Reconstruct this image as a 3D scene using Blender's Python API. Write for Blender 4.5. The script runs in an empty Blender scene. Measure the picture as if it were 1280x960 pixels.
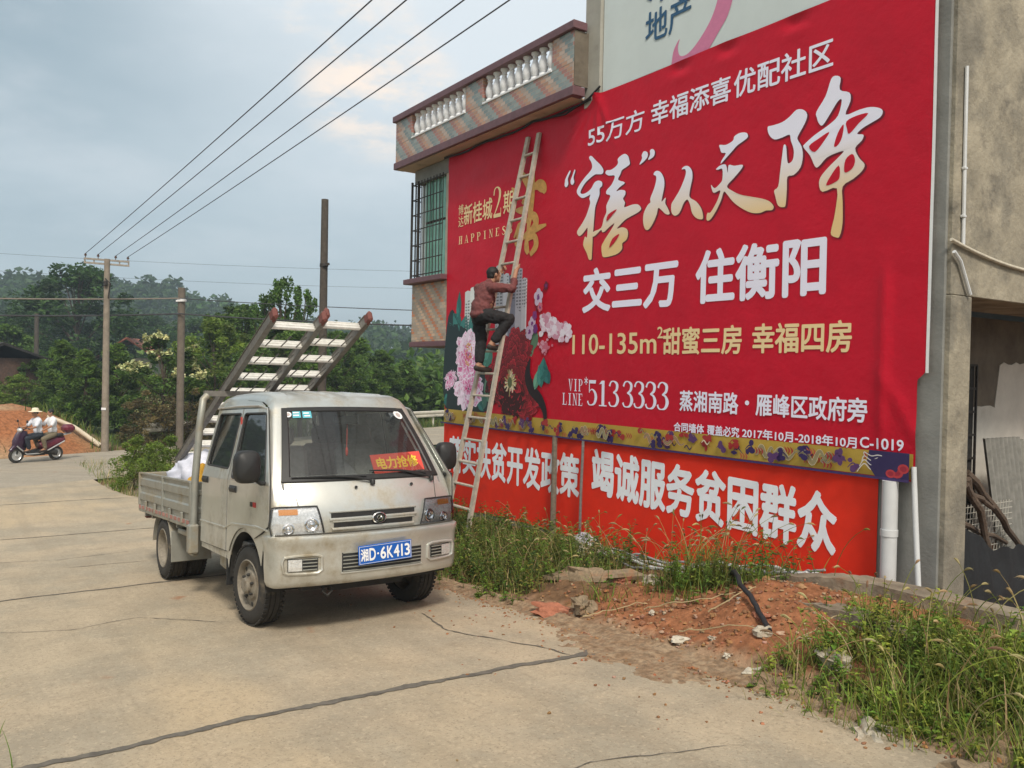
import bpy, bmesh, math, random
from math import sin, cos, pi, radians, sqrt, atan2
from mathutils import Vector, Matrix, noise

SC = bpy.context.scene
COL = SC.collection
random.seed(7)

# ---------------------------------------------------------------- camera
cd = bpy.data.cameras.new('camera')
cd.sensor_width = 36.0
cd.lens = 1035.0 / 1280.0 * 36.0
cd.clip_start = 0.1
cd.clip_end = 5000.0
cam = bpy.data.objects.new('camera', cd)
COL.objects.link(cam)
cam.matrix_world = Matrix(((0.99980018, -0.01999012, 0.0, 0.0),
                           (0.00030098, 0.01505361, -0.99988664, 0.0),
                           (0.01998785, 0.99968684, 0.01505662, 1.75),
                           (0, 0, 0, 1)))
SC.camera = cam

# ---------------------------------------------------------------- light, sky, exposure
SUN_EL, SUN_AZ = radians(50), radians(168)      # azimuth clockwise from +Y
sdir = Vector((sin(SUN_AZ) * cos(SUN_EL), cos(SUN_AZ) * cos(SUN_EL), sin(SUN_EL)))
sl = bpy.data.lights.new('sun', 'SUN')
sl.energy = 2.3
sl.angle = radians(11)
sl.color = (1.0, 0.93, 0.82)
so = bpy.data.objects.new('sun', sl)
COL.objects.link(so)
so.rotation_euler = sdir.to_track_quat('Z', 'Y').to_euler()
so.location = sdir * 60

w = bpy.data.worlds.new('World')
SC.world = w
w.use_nodes = True
nt = w.node_tree
nt.nodes.clear()


def nd(t, typ, **kw):
    n = t.nodes.new(typ)
    for k, v in kw.items():
        setattr(n, k, v)
    return n


def wmath(op, a, b=None, c=None, clamp=False):
    n = nd(nt, 'ShaderNodeMath', operation=op, use_clamp=clamp)
    for i, v in enumerate((a, b, c)):
        if v is None:
            continue
        if isinstance(v, (int, float)):
            n.inputs[i].default_value = v
        else:
            nt.links.new(v, n.inputs[i])
    return n.outputs[0]


out = nd(nt, 'ShaderNodeOutputWorld')
bg = nd(nt, 'ShaderNodeBackground')
bg.inputs['Strength'].default_value = 0.094
nt.links.new(bg.outputs[0], out.inputs['Surface'])
sky = nd(nt, 'ShaderNodeTexSky', sky_type='NISHITA')
sky.sun_disc = False
sky.sun_elevation = SUN_EL
sky.sun_rotation = SUN_AZ
tc = nd(nt, 'ShaderNodeTexCoord')
sep = nd(nt, 'ShaderNodeSeparateXYZ')
nt.links.new(tc.outputs['Generated'], sep.inputs[0])
zc = wmath('MAXIMUM', sep.outputs[2], 0.0)
zz = wmath('ADD', zc, 0.16)
px_ = wmath('DIVIDE', sep.outputs[0], zz)
py_ = wmath('DIVIDE', sep.outputs[1], zz)
cmb = nd(nt, 'ShaderNodeCombineXYZ')
nt.links.new(px_, cmb.inputs[0])
nt.links.new(py_, cmb.inputs[1])


def wnoise(scale, detail, rough, off):
    mp = nd(nt, 'ShaderNodeMapping')
    mp.inputs['Location'].default_value = off
    nt.links.new(cmb.outputs[0], mp.inputs[0])
    n = nd(nt, 'ShaderNodeTexNoise')
    n.inputs['Scale'].default_value = scale
    n.inputs['Detail'].default_value = detail
    n.inputs['Roughness'].default_value = rough
    nt.links.new(mp.outputs[0], n.inputs['Vector'])
    return n.outputs['Fac']


def wmix(f, a, b):
    n = nd(nt, 'ShaderNodeMix', data_type='RGBA')
    if isinstance(f, (int, float)):
        n.inputs[0].default_value = f
    else:
        nt.links.new(f, n.inputs[0])
    for i, v in ((6, a), (7, b)):
        if isinstance(v, tuple):
            n.inputs[i].default_value = (*v, 1)
        else:
            nt.links.new(v, n.inputs[i])
    return n.outputs[2]


def wramp(x, a, b):
    n = nd(nt, 'ShaderNodeMapRange', interpolation_type='SMOOTHSTEP')
    n.inputs['From Min'].default_value = a
    n.inputs['From Max'].default_value = b
    nt.links.new(x, n.inputs['Value'])
    return n.outputs[0]


def wdir(v, lo, hi):
    d = nd(nt, 'ShaderNodeVectorMath', operation='DOT_PRODUCT')
    nrm_ = nd(nt, 'ShaderNodeVectorMath', operation='NORMALIZE')
    nt.links.new(tc.outputs['Generated'], nrm_.inputs[0])
    nt.links.new(nrm_.outputs[0], d.inputs[0])
    d.inputs[1].default_value = Vector(v).normalized()
    return wramp(d.outputs['Value'], lo, hi)


n_big = wnoise(0.55, 5, 0.55, (3.1, 1.7, 0))
n_fine = wnoise(1.6, 6, 0.6, (0.4, 5.2, 0))
haze_f = wramp(zc, 0.30, 0.0)
base = wmix(wramp(n_big, 0.36, 0.66), (2.85, 3.7, 4.15), (4.5, 5.25, 5.6))
base = wmix(wmath('MULTIPLY', wramp(n_fine, 0.42, 0.72), 0.45), base, (6.3, 6.6, 6.8))
# paler and brighter towards the upper right, where the cloud thins
thin = wdir((-0.02, 0.82, 0.56), 0.86, 0.995)
base = wmix(wmath('MULTIPLY', thin, 0.75), base, (7.9, 8.35, 8.6))
base = wmix(wmath('MULTIPLY', haze_f, 0.8), base, (4.6, 5.45, 5.9))
# warm sunlit gaps in the cloud
n_wisp = wnoise(3.4, 8, 0.62, (1.3, 0.8, 0))
g1 = wmath('MULTIPLY', wdir((-0.158, 0.933, 0.323), 0.9948, 0.9992), wramp(n_wisp, 0.40, 0.62))
g2 = wmath('MULTIPLY', wdir((-0.215, 0.895, 0.395), 0.9972, 0.9998), wramp(n_wisp, 0.42, 0.66))
g3 = wmath('MULTIPLY', wdir((-0.10, 0.93, 0.36), 0.9900, 0.9990), wramp(n_wisp, 0.50, 0.70))
base = wmix(wmath('MULTIPLY', g3, 0.6), base, (7.6, 7.6, 7.5))
base = wmix(wmath('MULTIPLY', wmath('MAXIMUM', g1, g2), 0.95), base, (9.6, 8.1, 6.7))
# broad glow of the hidden sun behind the photographer
glow = wdir(tuple(sdir), 0.55, 1.0)
base = wmix(glow, base, (11.5, 10.6, 9.4))
col = wmix(0.88, sky.outputs[0], base)
nt.links.new(col, bg.inputs['Color'])

SC.render.engine = 'CYCLES'
SC.view_settings.view_transform = 'Standard'
SC.view_settings.look = 'None'
SC.view_settings.exposure = 0.5
SC.view_settings.gamma = 1.0
SC.view_settings.use_curve_mapping = False
SC.cycles.use_denoising = True
SC.cycles.max_bounces = 6
SC.cycles.transparent_max_bounces = 16
SC.cycles.volume_bounces = 0
SC.render.film_transparent = False

# ---------------------------------------------------------------- frames and mesh helpers
A0 = Vector((-0.94019511, 12.0, 0.0))
EU = Vector((0.56457769, -0.82537993, 0.0))      # along the advertising wall, towards the camera
NO = Vector((-0.82537993, -0.56457769, 0.0))     # out of the wall, towards the road
WALLROT = atan2(EU.y, EU.x)


def W(u, n, z):
    return A0 + EU * u + NO * n + Vector((0, 0, z))


def to_un(x, y):
    d = Vector((x, y, 0)) - A0
    return d.dot(EU), d.dot(NO)


def smooth(a, b, x):
    t = min(1, max(0, (x - a) / (b - a)))
    return t * t * (3 - 2 * t)


def lerp(a, b, t):
    return a + (b - a) * t


def interp(x, tab):
    if x <= tab[0][0]:
        return tab[0][1]
    for (a, va), (b, vb) in zip(tab, tab[1:]):
        if x <= b:
            return va + (vb - va) * (x - a) / (b - a)
    return tab[-1][1]


class MB:
    """collects geometry for ONE mesh object"""

    def __init__(s):
        s.v, s.f, s.m, s.c = [], [], [], []
        s.mi = 0
        s.cc = None

    def add(s, vs, fs, col=None):
        o = len(s.v)
        s.v += [Vector(p) for p in vs]
        for f in fs:
            s.f.append([o + i for i in f])
            s.m.append(s.mi)
            s.c.append(col if col is not None else s.cc)

    def box(s, c, d, rot=None, bev=0.0):
        hx, hy, hz = d[0] / 2, d[1] / 2, d[2] / 2
        M = rot if rot is not None else Matrix.Identity(3)
        if isinstance(M, (int, float)):
            M = Matrix.Rotation(M, 3, 'Z')
        c = Vector(c)
        if bev <= 0:
            vs = [(x, y, z) for x in (-hx, hx) for y in (-hy, hy) for z in (-hz, hz)]
            fs = [(0, 1, 3, 2), (4, 6, 7, 5), (0, 4, 5, 1), (2, 3, 7, 6), (0, 2, 6, 4), (1, 5, 7, 3)]
            s.add([c + M @ Vector(v) for v in vs], fs)
            return
        b = min(bev, hx * .9, hy * .9, hz * .9)
        vs, idx = [], {}
        for sx in (-1, 1):
            for sy in (-1, 1):
                for sz in (-1, 1):
                    for ax in range(3):
                        p = [sx * (hx - b), sy * (hy - b), sz * (hz - b)]
                        p[ax] = (sx * hx, sy * hy, sz * hz)[ax]
                        idx[sx, sy, sz, ax] = len(vs)
                        vs.append(c + M @ Vector(p))
        fs = []
        for ax in range(3):
            a1, a2 = (ax + 1) % 3, (ax + 2) % 3
            for sg in (-1, 1):
                q = []
                for t1, t2 in ((-1, -1), (1, -1), (1, 1), (-1, 1)):
                    k = [0, 0, 0]
                    k[ax], k[a1], k[a2] = sg, t1, t2
                    q.append(idx[k[0], k[1], k[2], ax])
                fs.append(q if sg > 0 else q[::-1])
            for t1 in (-1, 1):
                for t2 in (-1, 1):
                    k0, k1 = [0, 0, 0], [0, 0, 0]
                    k0[ax], k0[a1], k0[a2] = -1, t1, t2
                    k1[ax], k1[a1], k1[a2] = 1, t1, t2
                    q = [idx[(*k0, a1)], idx[(*k1, a1)], idx[(*k1, a2)], idx[(*k0, a2)]]
                    fs.append(q if t1 * t2 > 0 else q[::-1])
        for sx in (-1, 1):
            for sy in (-1, 1):
                for sz in (-1, 1):
                    q = [idx[sx, sy, sz, a] for a in range(3)]
                    fs.append(q if sx * sy * sz > 0 else q[::-1])
        s.add(vs, fs)

    def tube(s, pts, r, n=8, caps=True, sq=None):
        pts = [Vector(p) for p in pts]
        rs = r if isinstance(r, (list, tuple)) else [r] * len(pts)
        vs, fs = [], []
        up = None
        for i, p in enumerate(pts):
            d = (pts[min(i + 1, len(pts) - 1)] - pts[max(i - 1, 0)]).normalized()
            if up is None:
                up = Vector((0, 0, 1)) if abs(d.z) < .9 else Vector((1, 0, 0))
            x = d.cross(up)
            if x.length < 1e-6:
                x = d.orthogonal()
            x.normalize()
            y = x.cross(d).normalized()
            up = y
            for k in range(n):
                a = 2 * pi * (k + .5) / n
                if sq:
                    vs.append(p + x * (cos(a) * rs[i] * sq[0] * 1.414) + y * (sin(a) * rs[i] * sq[1] * 1.414))
                else:
                    vs.append(p + x * (cos(a) * rs[i]) + y * (sin(a) * rs[i]))
        for i in range(len(pts) - 1):
            for k in range(n):
                k2 = (k + 1) % n
                fs.append((i * n + k, i * n + k2, (i + 1) * n + k2, (i + 1) * n + k))
        if caps:
            fs.append(tuple(range(n))[::-1])
            fs.append(tuple((len(pts) - 1) * n + k for k in range(n)))
        s.add(vs, fs)

    def bar(s, a, b, wx, wy):
        s.tube([a, b], 1.0, 4, True, (wx / 2, wy / 2))

    def lathe(s, prof, c, axis='Z', n=20, cap=True):
        c = Vector(c)
        vs, fs = [], []
        for r, h in prof:
            for k in range(n):
                a = 2 * pi * k / n
                x, y = r * cos(a), r * sin(a)
                p = {'Z': (x, y, h), 'Y': (x, h, -y), 'X': (h, x, y)}[axis]
                vs.append(c + Vector(p))
        m = len(prof)
        for i in range(m - 1):
            for k in range(n):
                k2 = (k + 1) % n
                fs.append((i * n + k, i * n + k2, (i + 1) * n + k2, (i + 1) * n + k))
        if cap:
            fs.append(tuple(range(n))[::-1])
            fs.append(tuple((m - 1) * n + k for k in range(n)))
        s.add(vs, fs)

    def grid(s, fn, nu, nv, wrap=False):
        vs = [fn(i / (nu - 1), j / (nv - 1)) for j in range(nv) for i in range(nu)]
        fs = [(j * nu + i, j * nu + i + 1, (j + 1) * nu + i + 1, (j + 1) * nu + i) for j in range(nv - 1) for i in range(nu - 1)]
        s.add(vs, fs)

    def ell(s, c, r, n=10, m=7, rot=None, lump=0.0, seed=0):
        c = Vector(c)
        M = rot if rot is not None else Matrix.Identity(3)
        vs, fs = [], []
        for j in range(m + 1):
            t = pi * j / m
            for k in range(n):
                a = 2 * pi * k / n
                d = Vector((sin(t) * cos(a), sin(t) * sin(a), cos(t)))
                q = 1.0 + (noise.noise(d * 1.7 + Vector((seed, seed * 2.3, 0))) * lump if lump else 0)
                vs.append(c + M @ Vector((d.x * r[0] * q, d.y * r[1] * q, d.z * r[2] * q)))
        for j in range(m):
            for k in range(n):
                k2 = (k + 1) % n
                fs.append((j * n + k, (j + 1) * n + k, (j + 1) * n + k2, j * n + k2))
        s.add(vs, fs)

    def prism(s, poly, fn, t0, t1):
        """2-D polygon (a,b) extruded between t0 and t1 by fn(a,b,t)"""
        n = len(poly)
        vs = [fn(a, b, t0) for a, b in poly] + [fn(a, b, t1) for a, b in poly]
        fs = [tuple(range(n))[::-1], tuple(range(n, 2 * n))]
        fs += [(i, (i + 1) % n, n + (i + 1) % n, n + i) for i in range(n)]
        s.add(vs, fs)

    def mesh(s, name, mats, ang=38, weld=False):
        me = bpy.data.meshes.new(name)
        me.from_pydata([tuple(v) for v in s.v], [], s.f)
        for m in (mats if isinstance(mats, (list, tuple)) else [mats]):
            me.materials.append(m)
        me.polygons.foreach_set('material_index', s.m)
        if any(c is not None for c in s.c):
            at_ = me.color_attributes.new('tint', 'FLOAT_COLOR', 'CORNER')
            buf = []
            for f, c in zip(s.f, s.c):
                c = c if c is not None else (1, 1, 1)
                buf += [c[0], c[1], c[2], 1.0] * len(f)
            at_.data.foreach_set('color', buf)
        if weld:
            bm = bmesh.new()
            bm.from_mesh(me)
            bmesh.ops.remove_doubles(bm, verts=bm.verts, dist=1e-4)
            bmesh.ops.recalc_face_normals(bm, faces=bm.faces)
            bm.to_mesh(me)
            bm.free()
        if ang is not None:
            me.polygons.foreach_set('use_smooth', [True] * len(me.polygons))
            me.set_sharp_from_angle(angle=radians(ang))
        me.update()
        return me

    def build(s, name, mats, parent=None, ang=38, weld=False):
        o = bpy.data.objects.new(name, s.mesh(name, mats, ang, weld))
        COL.objects.link(o)
        if parent is not None:
            o.parent = parent
        return o


def tag(o, label=None, cat=None, group=None, kind=None):
    if label:
        o['label'] = label
    if cat:
        o['category'] = cat
    if group:
        o['group'] = group
    if kind:
        o['kind'] = kind
    return o


def empty(name, loc=(0, 0, 0), rz=0.0, label=None, cat=None, group=None):
    o = bpy.data.objects.new(name, None)
    COL.objects.link(o)
    o.location = loc
    o.rotation_euler = (0, 0, rz)
    o.empty_display_size = .2
    return tag(o, label, cat, group)


def wallframe(name, label=None, cat=None, group=None):
    """an Empty whose local axes are (along wall u, into wall, up)"""
    return empty(name, A0, WALLROT, label, cat, group)


def copy_tree(o, parent=None):
    c = o.copy()
    COL.objects.link(c)
    if parent is not None:
        c.parent = parent
    for ch in [x for x in CH.get(o.name, o.children)]:
        copy_tree(ch, c)
    return c


CH = {}


def evalmesh(o, name=None):
    """bake modifiers / text to a plain mesh and drop the source object"""
    dg = bpy.context.evaluated_depsgraph_get()
    me = bpy.data.meshes.new_from_object(o.evaluated_get(dg))
    if name:
        me.name = name
    bpy.data.objects.remove(o)
    return me


# ---------------------------------------------------------------- materials
def mat(name, col, rough=.8, metal=0.0, var=0.0, scale=4.0, bump=0.0, bscale=None, col2=None, detail=6, spec=.4,
        coat=0.0, attr=None, coord='Object', trans=0.0, dirt=None, ramp=(0.35, 0.65)):
    m = bpy.data.materials.new(name)
    m.use_nodes = True
    t = m.node_tree
    b = t.nodes['Principled BSDF']
    L = t.links.new
    b.inputs['Roughness'].default_value = rough
    b.inputs['Metallic'].default_value = metal
    b.inputs['Specular IOR Level'].default_value = spec
    b.inputs['Coat Weight'].default_value = coat
    b.inputs['Base Color'].default_value = (*col, 1)
    tcn = nd(t, 'ShaderNodeTexCoord')
    colout = None

    def noi(sc, det=detail, rg=.6):
        n = nd(t, 'ShaderNodeTexNoise')
        n.inputs['Scale'].default_value = sc
        n.inputs['Detail'].default_value = det
        n.inputs['Roughness'].default_value = rg
        L(tcn.outputs[coord], n.inputs['Vector'])
        return n.outputs['Fac']

    def mixc(f, a, bb, bt='MIX'):
        n = nd(t, 'ShaderNodeMix', data_type='RGBA', blend_type=bt)
        if isinstance(f, float):
            n.inputs[0].default_value = f
        else:
            L(f, n.inputs[0])
        for i, v in ((6, a), (7, bb)):
            if isinstance(v, tuple):
                n.inputs[i].default_value = (*v[:3], 1)
            else:
                L(v, n.inputs[i])
        return n.outputs[2]

    def mr(x, a, bb, lo=0.0, hi=1.0):
        n = nd(t, 'ShaderNodeMapRange', interpolation_type='SMOOTHSTEP')
        for k, v in (('From Min', a), ('From Max', bb), ('To Min', lo), ('To Max', hi)):
            n.inputs[k].default_value = v
        L(x, n.inputs['Value'])
        return n.outputs[0]

    if attr:
        an = nd(t, 'ShaderNodeAttribute', attribute_name=attr)
        colout = mixc(1.0, (*col,), an.outputs['Color'], 'MULTIPLY')
    if col2 is not None:
        colout = mixc(mr(noi(scale), *ramp), colout if colout else col, col2)
    if var > 0:
        f = mr(noi(scale * 2.3), .25, .75, 1 - var, 1 + var)
        cmbn = nd(t, 'ShaderNodeCombineColor')
        for i in range(3):
            L(f, cmbn.inputs[i])
        colout = mixc(1.0, colout if colout else col, cmbn.outputs[0], 'MULTIPLY')
    if dirt:                      # (colour, scale, lo, hi) blotches of dust
        colout = mixc(mr(noi(dirt[1], 8, .65), dirt[2], dirt[3]), colout if colout else col, dirt[0])
        rr = mr(noi(dirt[1], 8, .65), dirt[2], dirt[3], rough, .85)
        L(rr, b.inputs['Roughness'])
    if colout is not None:
        L(colout, b.inputs['Base Color'])
    if bump:
        bn = nd(t, 'ShaderNodeBump')
        bn.inputs['Strength'].default_value = 1.0
        bn.inputs['Distance'].default_value = bump
        L(noi(bscale or scale * 6, 8, .65), bn.inputs['Height'])
        L(bn.outputs[0], b.inputs['Normal'])
    if trans:
        tr = nd(t, 'ShaderNodeBsdfTranslucent')
        if colout is not None:
            L(colout, tr.inputs['Color'])
        else:
            tr.inputs['Color'].default_value = (*col, 1)
        ms = nd(t, 'ShaderNodeMixShader')
        ms.inputs[0].default_value = trans
        L(b.outputs[0], ms.inputs[1])
        L(tr.outputs[0], ms.inputs[2])
        L(ms.outputs[0], t.nodes['Material Output'].inputs['Surface'])
    return m


def glassmat(name, tint, refl=1.0, rough=.02, clear=.9, painted_sheen=0.0):
    m = bpy.data.materials.new(name)
    m.use_nodes = True
    t = m.node_tree
    t.nodes.clear()
    o = nd(t, 'ShaderNodeOutputMaterial')
    tr = nd(t, 'ShaderNodeBsdfTransparent')
    tr.inputs[0].default_value = (*[c * clear for c in tint], 1)
    gl = nd(t, 'ShaderNodeBsdfGlossy')
    gl.inputs['Color'].default_value = (refl, refl, refl, 1)
    gl.inputs['Roughness'].default_value = rough
    fr = nd(t, 'ShaderNodeFresnel')
    fr.inputs['IOR'].default_value = 1.6
    mx = nd(t, 'ShaderNodeMixShader')
    t.links.new(fr.outputs[0], mx.inputs[0])
    base_ = tr.outputs[0]
    if painted_sheen:                       # grey film painted in for the sheen of reflected sky on the pane
        df = nd(t, 'ShaderNodeBsdfDiffuse')
        df.inputs['Color'].default_value = (.42, .42, .40, 1)
        m0 = nd(t, 'ShaderNodeMixShader')
        tcn = nd(t, 'ShaderNodeTexCoord')
        ns = nd(t, 'ShaderNodeTexNoise')
        ns.inputs['Scale'].default_value = 5
        ns.inputs['Detail'].default_value = 6
        t.links.new(tcn.outputs['Object'], ns.inputs['Vector'])
        mr = nd(t, 'ShaderNodeMapRange')
        mr.inputs['From Min'].default_value, mr.inputs['From Max'].default_value = .3, .7
        mr.inputs['To Min'].default_value, mr.inputs['To Max'].default_value = painted_sheen * .7, painted_sheen * 1.4
        t.links.new(ns.outputs['Fac'], mr.inputs['Value'])
        t.links.new(mr.outputs[0], m0.inputs[0])
        t.links.new(tr.outputs[0], m0.inputs[1])
        t.links.new(df.outputs[0], m0.inputs[2])
        base_ = m0.outputs[0]
    t.links.new(base_, mx.inputs[1])
    t.links.new(gl.outputs[0], mx.inputs[2])
    t.links.new(mx.outputs[0], o.inputs[0])
    return m


M = {}
M['silver'] = mat('silver_paint', (.60, .605, .565), .28, .62, var=.05, scale=3, coat=.35, spec=.5,
                  dirt=((.36, .31, .22), 2.6, .46, .72))
M['silver_dusty'] = mat('dusty_silver_paint', (.34, .34, .30), .45, .5, var=.10, scale=4, coat=.1,
                        dirt=((.33, .27, .18), 3.5, .45, .72))
M['black'] = mat('black_plastic', (.022, .022, .022), .5, var=.15, scale=10)
M['rubber'] = mat('tyre_rubber', (.035, .032, .028), .85, var=.2, scale=12, bump=.001, dirt=((.16, .13, .09), 5, .55, .8))
M['dark'] = mat('dark_underbody', (.03, .028, .025), .8, var=.3, scale=6)
M['interior'] = mat('interior_cloth', (.20, .20, .195), .9, var=.15, scale=8)
M['seat'] = mat('seat_cloth', (.26, .255, .25), .9, var=.15, scale=14)
M['chrome'] = mat('chrome', (.7, .7, .7), .15, 1.0)
M['lampin'] = mat('lamp_reflector', (.72, .72, .70), .25, .55, var=.2, scale=30, bump=.003, bscale=40)
M['amber'] = mat('amber_lens', (.55, .22, .05), .3)
M['white'] = mat('white_paint', (.78, .78, .78), .5, var=.04)
M['rim'] = mat('wheel_rim_paint', (.24, .21, .165), .7, .2, var=.2, scale=15, dirt=((.15, .11, .07), 8, .48, .72))
M['glass'] = glassmat('car_glass', (.80, .84, .82), 1.0, painted_sheen=.035)
M['lens'] = glassmat('lamp_lens', (.97, .98, 1.0), 1.0, .03, 1.0)
M['bluep'] = mat('plate_blue', (.01, .10, .42), .4)
M['alu'] = mat('ladder_aluminium', (.74, .72, .67), .42, .35, var=.12, scale=9)
M['alud'] = mat('weathered_aluminium', (.20, .186, .165), .55, .4, var=.2, scale=9)
M['redcap'] = mat('red_plastic_cap', (.17, .06, .05), .7)
M['sheet'] = mat('white_sheet', (.66, .66, .74), .85, var=.06, scale=5, bump=.004, bscale=12)
M['yellow'] = mat('yellow_sack', (.55, .30, .03), .8, var=.15, scale=8, bump=.004, bscale=18)
M['redcard'] = mat('red_placard', (.62, .07, .05), .6)
M['yellowink'] = mat('yellow_ink', (.80, .55, .05), .6)
M['redink'] = mat('red_ink', (.45, .02, .02), .5)
M['teal'] = mat('teal_sticker', (.10, .42, .50), .5)

# ================================================================ ground, roads, hills
RP = Vector((-10.6, 17.2, 0))
RD = Vector((.54, .8417, 0)).normalized()         # crossing road runs this way
RC = Vector((-RD.y, RD.x, 0))                     # across it, away from the camera


def zr(u):
    if u > 2:
        return -.376 + .068 * (min(u, 13) - 2)
    t = max(-14.0, u)
    return -.376 - .068 / 32 * (256 - (t + 14) ** 2)


ZB = [(-30, -.85), (-10, -.75), (-3, -.5), (.54, -.28), (3.2, -.2), (4.75, -.13), (5.7, -.04), (6.73, .13), (8, .2), (11, .32), (14, .5)]


def edge_n(u):
    return 2.2 + 1.0 * smooth(-2, -9, u) + .05 * noise.noise(Vector((u * 1.3, 3, 0))) + .03 * noise.noise(Vector((u * 5, 9, 0)))


def gh(x, y):
    u, n = to_un(x, y)
    base = zr(u)
    z = base - .05
    q = Vector((x, y, 0))
    if n < 2.6 and u < 40:
        zb = max(interp(u, ZB), base - .02)
        e = edge_n(u)
        k = smooth(e + .02, max(.35, e - 1.5), n)
        z = lerp(base - .045, zb, k)
        if n < e and -9 < u < 14:
            kk = smooth(e, e - .3, n)
            z += kk * (.05 * noise.noise(q * 1.6) + .035 * noise.noise(q * 4.1) + .022 * noise.noise(q * 11) + .012 * noise.noise(q * 27) + .03)
            z += .15 * math.exp(-(((u - 6.75) / .95) ** 2 + ((n - 1.15) / .55) ** 2))
            z += .09 * math.exp(-(((u - 5.3) / .8) ** 2 + ((n - 1.55) / .45) ** 2))
            z += .10 * math.exp(-(((u - 8.4) / 1.2) ** 2 + ((n - 1.55) / .6) ** 2))
            z -= .42 * smooth(.50, .30, n) * smooth(6.95, 7.15, u)
            z -= .14 * math.exp(-(((u - 7.9) / .7) ** 2 + ((n - .95) / .22) ** 2))
    elif n > 6.2:
        z = lerp(base - .05, base + .03, smooth(6.2, 6.8, n)) + .03 * noise.noise(q * 2)
    c = (q - RP).dot(RC)
    a = (q - RP).dot(RD)
    if c > -1.5:
        zf = zr(-14) - .05
        z = lerp(z, zf, smooth(-1.5, 0, c)) if c < 5.7 else zf
        if c > 5.7:
            bank = smooth(7.4, 5.0, a) * smooth(5.7, 8.2, c)
            z = zf + bank * (1.25 + .12 * noise.noise(q * .8) + .10 * noise.noise(q * 2.3))
            z += (.12 * noise.noise(q * .7) + .05) * smooth(5.7, 7, c)
            z -= 1.1 * smooth(13, 30, c) * smooth(4, 12, a)
            z += .35 * smooth(10, 25, c) * (1 - smooth(4, 12, a))
    return z


def axis(lo, hi, step, far, grow=1.18):
    r = []
    v = lo
    while v <= hi + 1e-6:
        r.append(v)
        v += step
    s, v, left = step, lo, []
    while v > -far:
        s *= grow
        v -= s
        left.append(v)
    s, v, right = step, hi, []
    while v < far:
        s *= grow
        v += s
        right.append(v)
    return left[::-1] + r + right


GX = axis(-8.0, 5.0, .075, 1500, 1.09)
GY = axis(.0, 15.0, .075, 1500, 1.08)
C_SOIL, C_RED, C_OLIVE, C_DUST, C_FIELD = (.135, .09, .05), (.275, .115, .055), (.10, .10, .035), (.30, .24, .16), (.055, .075, .025)


def mixt(a, b, t):
    return tuple(lerp(p, q, t) for p, q in zip(a, b))


def gcol(x, y):
    u, n = to_un(x, y)
    q = Vector((x, y, 0))
    nz = noise.noise(q * .9) * .5 + noise.noise(q * 3.1) * .3
    c = (q - RP).dot(RC)
    a = (q - RP).dot(RD)
    if c > 5.2:
        k = smooth(7.0, 4.8, a + nz) * smooth(5.2, 6.0, c) * smooth(18, 12, c)
        col = mixt(C_FIELD, (.30, .12, .052), k)
        return mixt(col, (.40, .30, .18), k * smooth(.0, .4, noise.noise(q * .6 + Vector((4, 4, 0))) + .3 * noise.noise(q * 2.3)))
    if n > 5.9:
        return mixt(C_DUST, C_OLIVE, smooth(6.0, 7.5, n + nz))
    if n > 1.9 and -10 < u:
        col = mixt(C_DUST, C_RED, smooth(2.3, 1.8, n) * .6)
    else:
        k = smooth(4.7, 5.8, u + nz) * smooth(8.2, 7.2, u + nz)
        col = mixt(C_SOIL, C_RED, max(k, .18))
    if u < -10:
        col = mixt(col, C_FIELD, smooth(2.6, 1.5, n))
    return col


def build_ground():
    mb = MB()
    nx, ny = len(GX), len(GY)
    vs = [(x, y, gh(x, y)) for y in GY for x in GX]
    fs = [(j * nx + i, j * nx + i + 1, (j + 1) * nx + i + 1, (j + 1) * nx + i) for j in range(ny - 1) for i in range(nx - 1)]
    me = bpy.data.meshes.new('ground')
    me.from_pydata(vs, [], fs)
    at_ = me.color_attributes.new('tint', 'FLOAT_COLOR', 'POINT')
    buf = []
    for y in GY:
        for x in GX:
            buf += [*gcol(x, y), 1.0]
    at_.data.foreach_set('color', buf)
    me.polygons.foreach_set('use_smooth', [True] * len(me.polygons))
    me.materials.append(mat('soil', (1, 1, 1), .95, var=.38, scale=5, bump=.02, bscale=22, attr='tint', spec=.15))
    o = bpy.data.objects.new('ground', me)
    COL.objects.link(o)
    tag(o, kind='structure')


build_ground()


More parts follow.
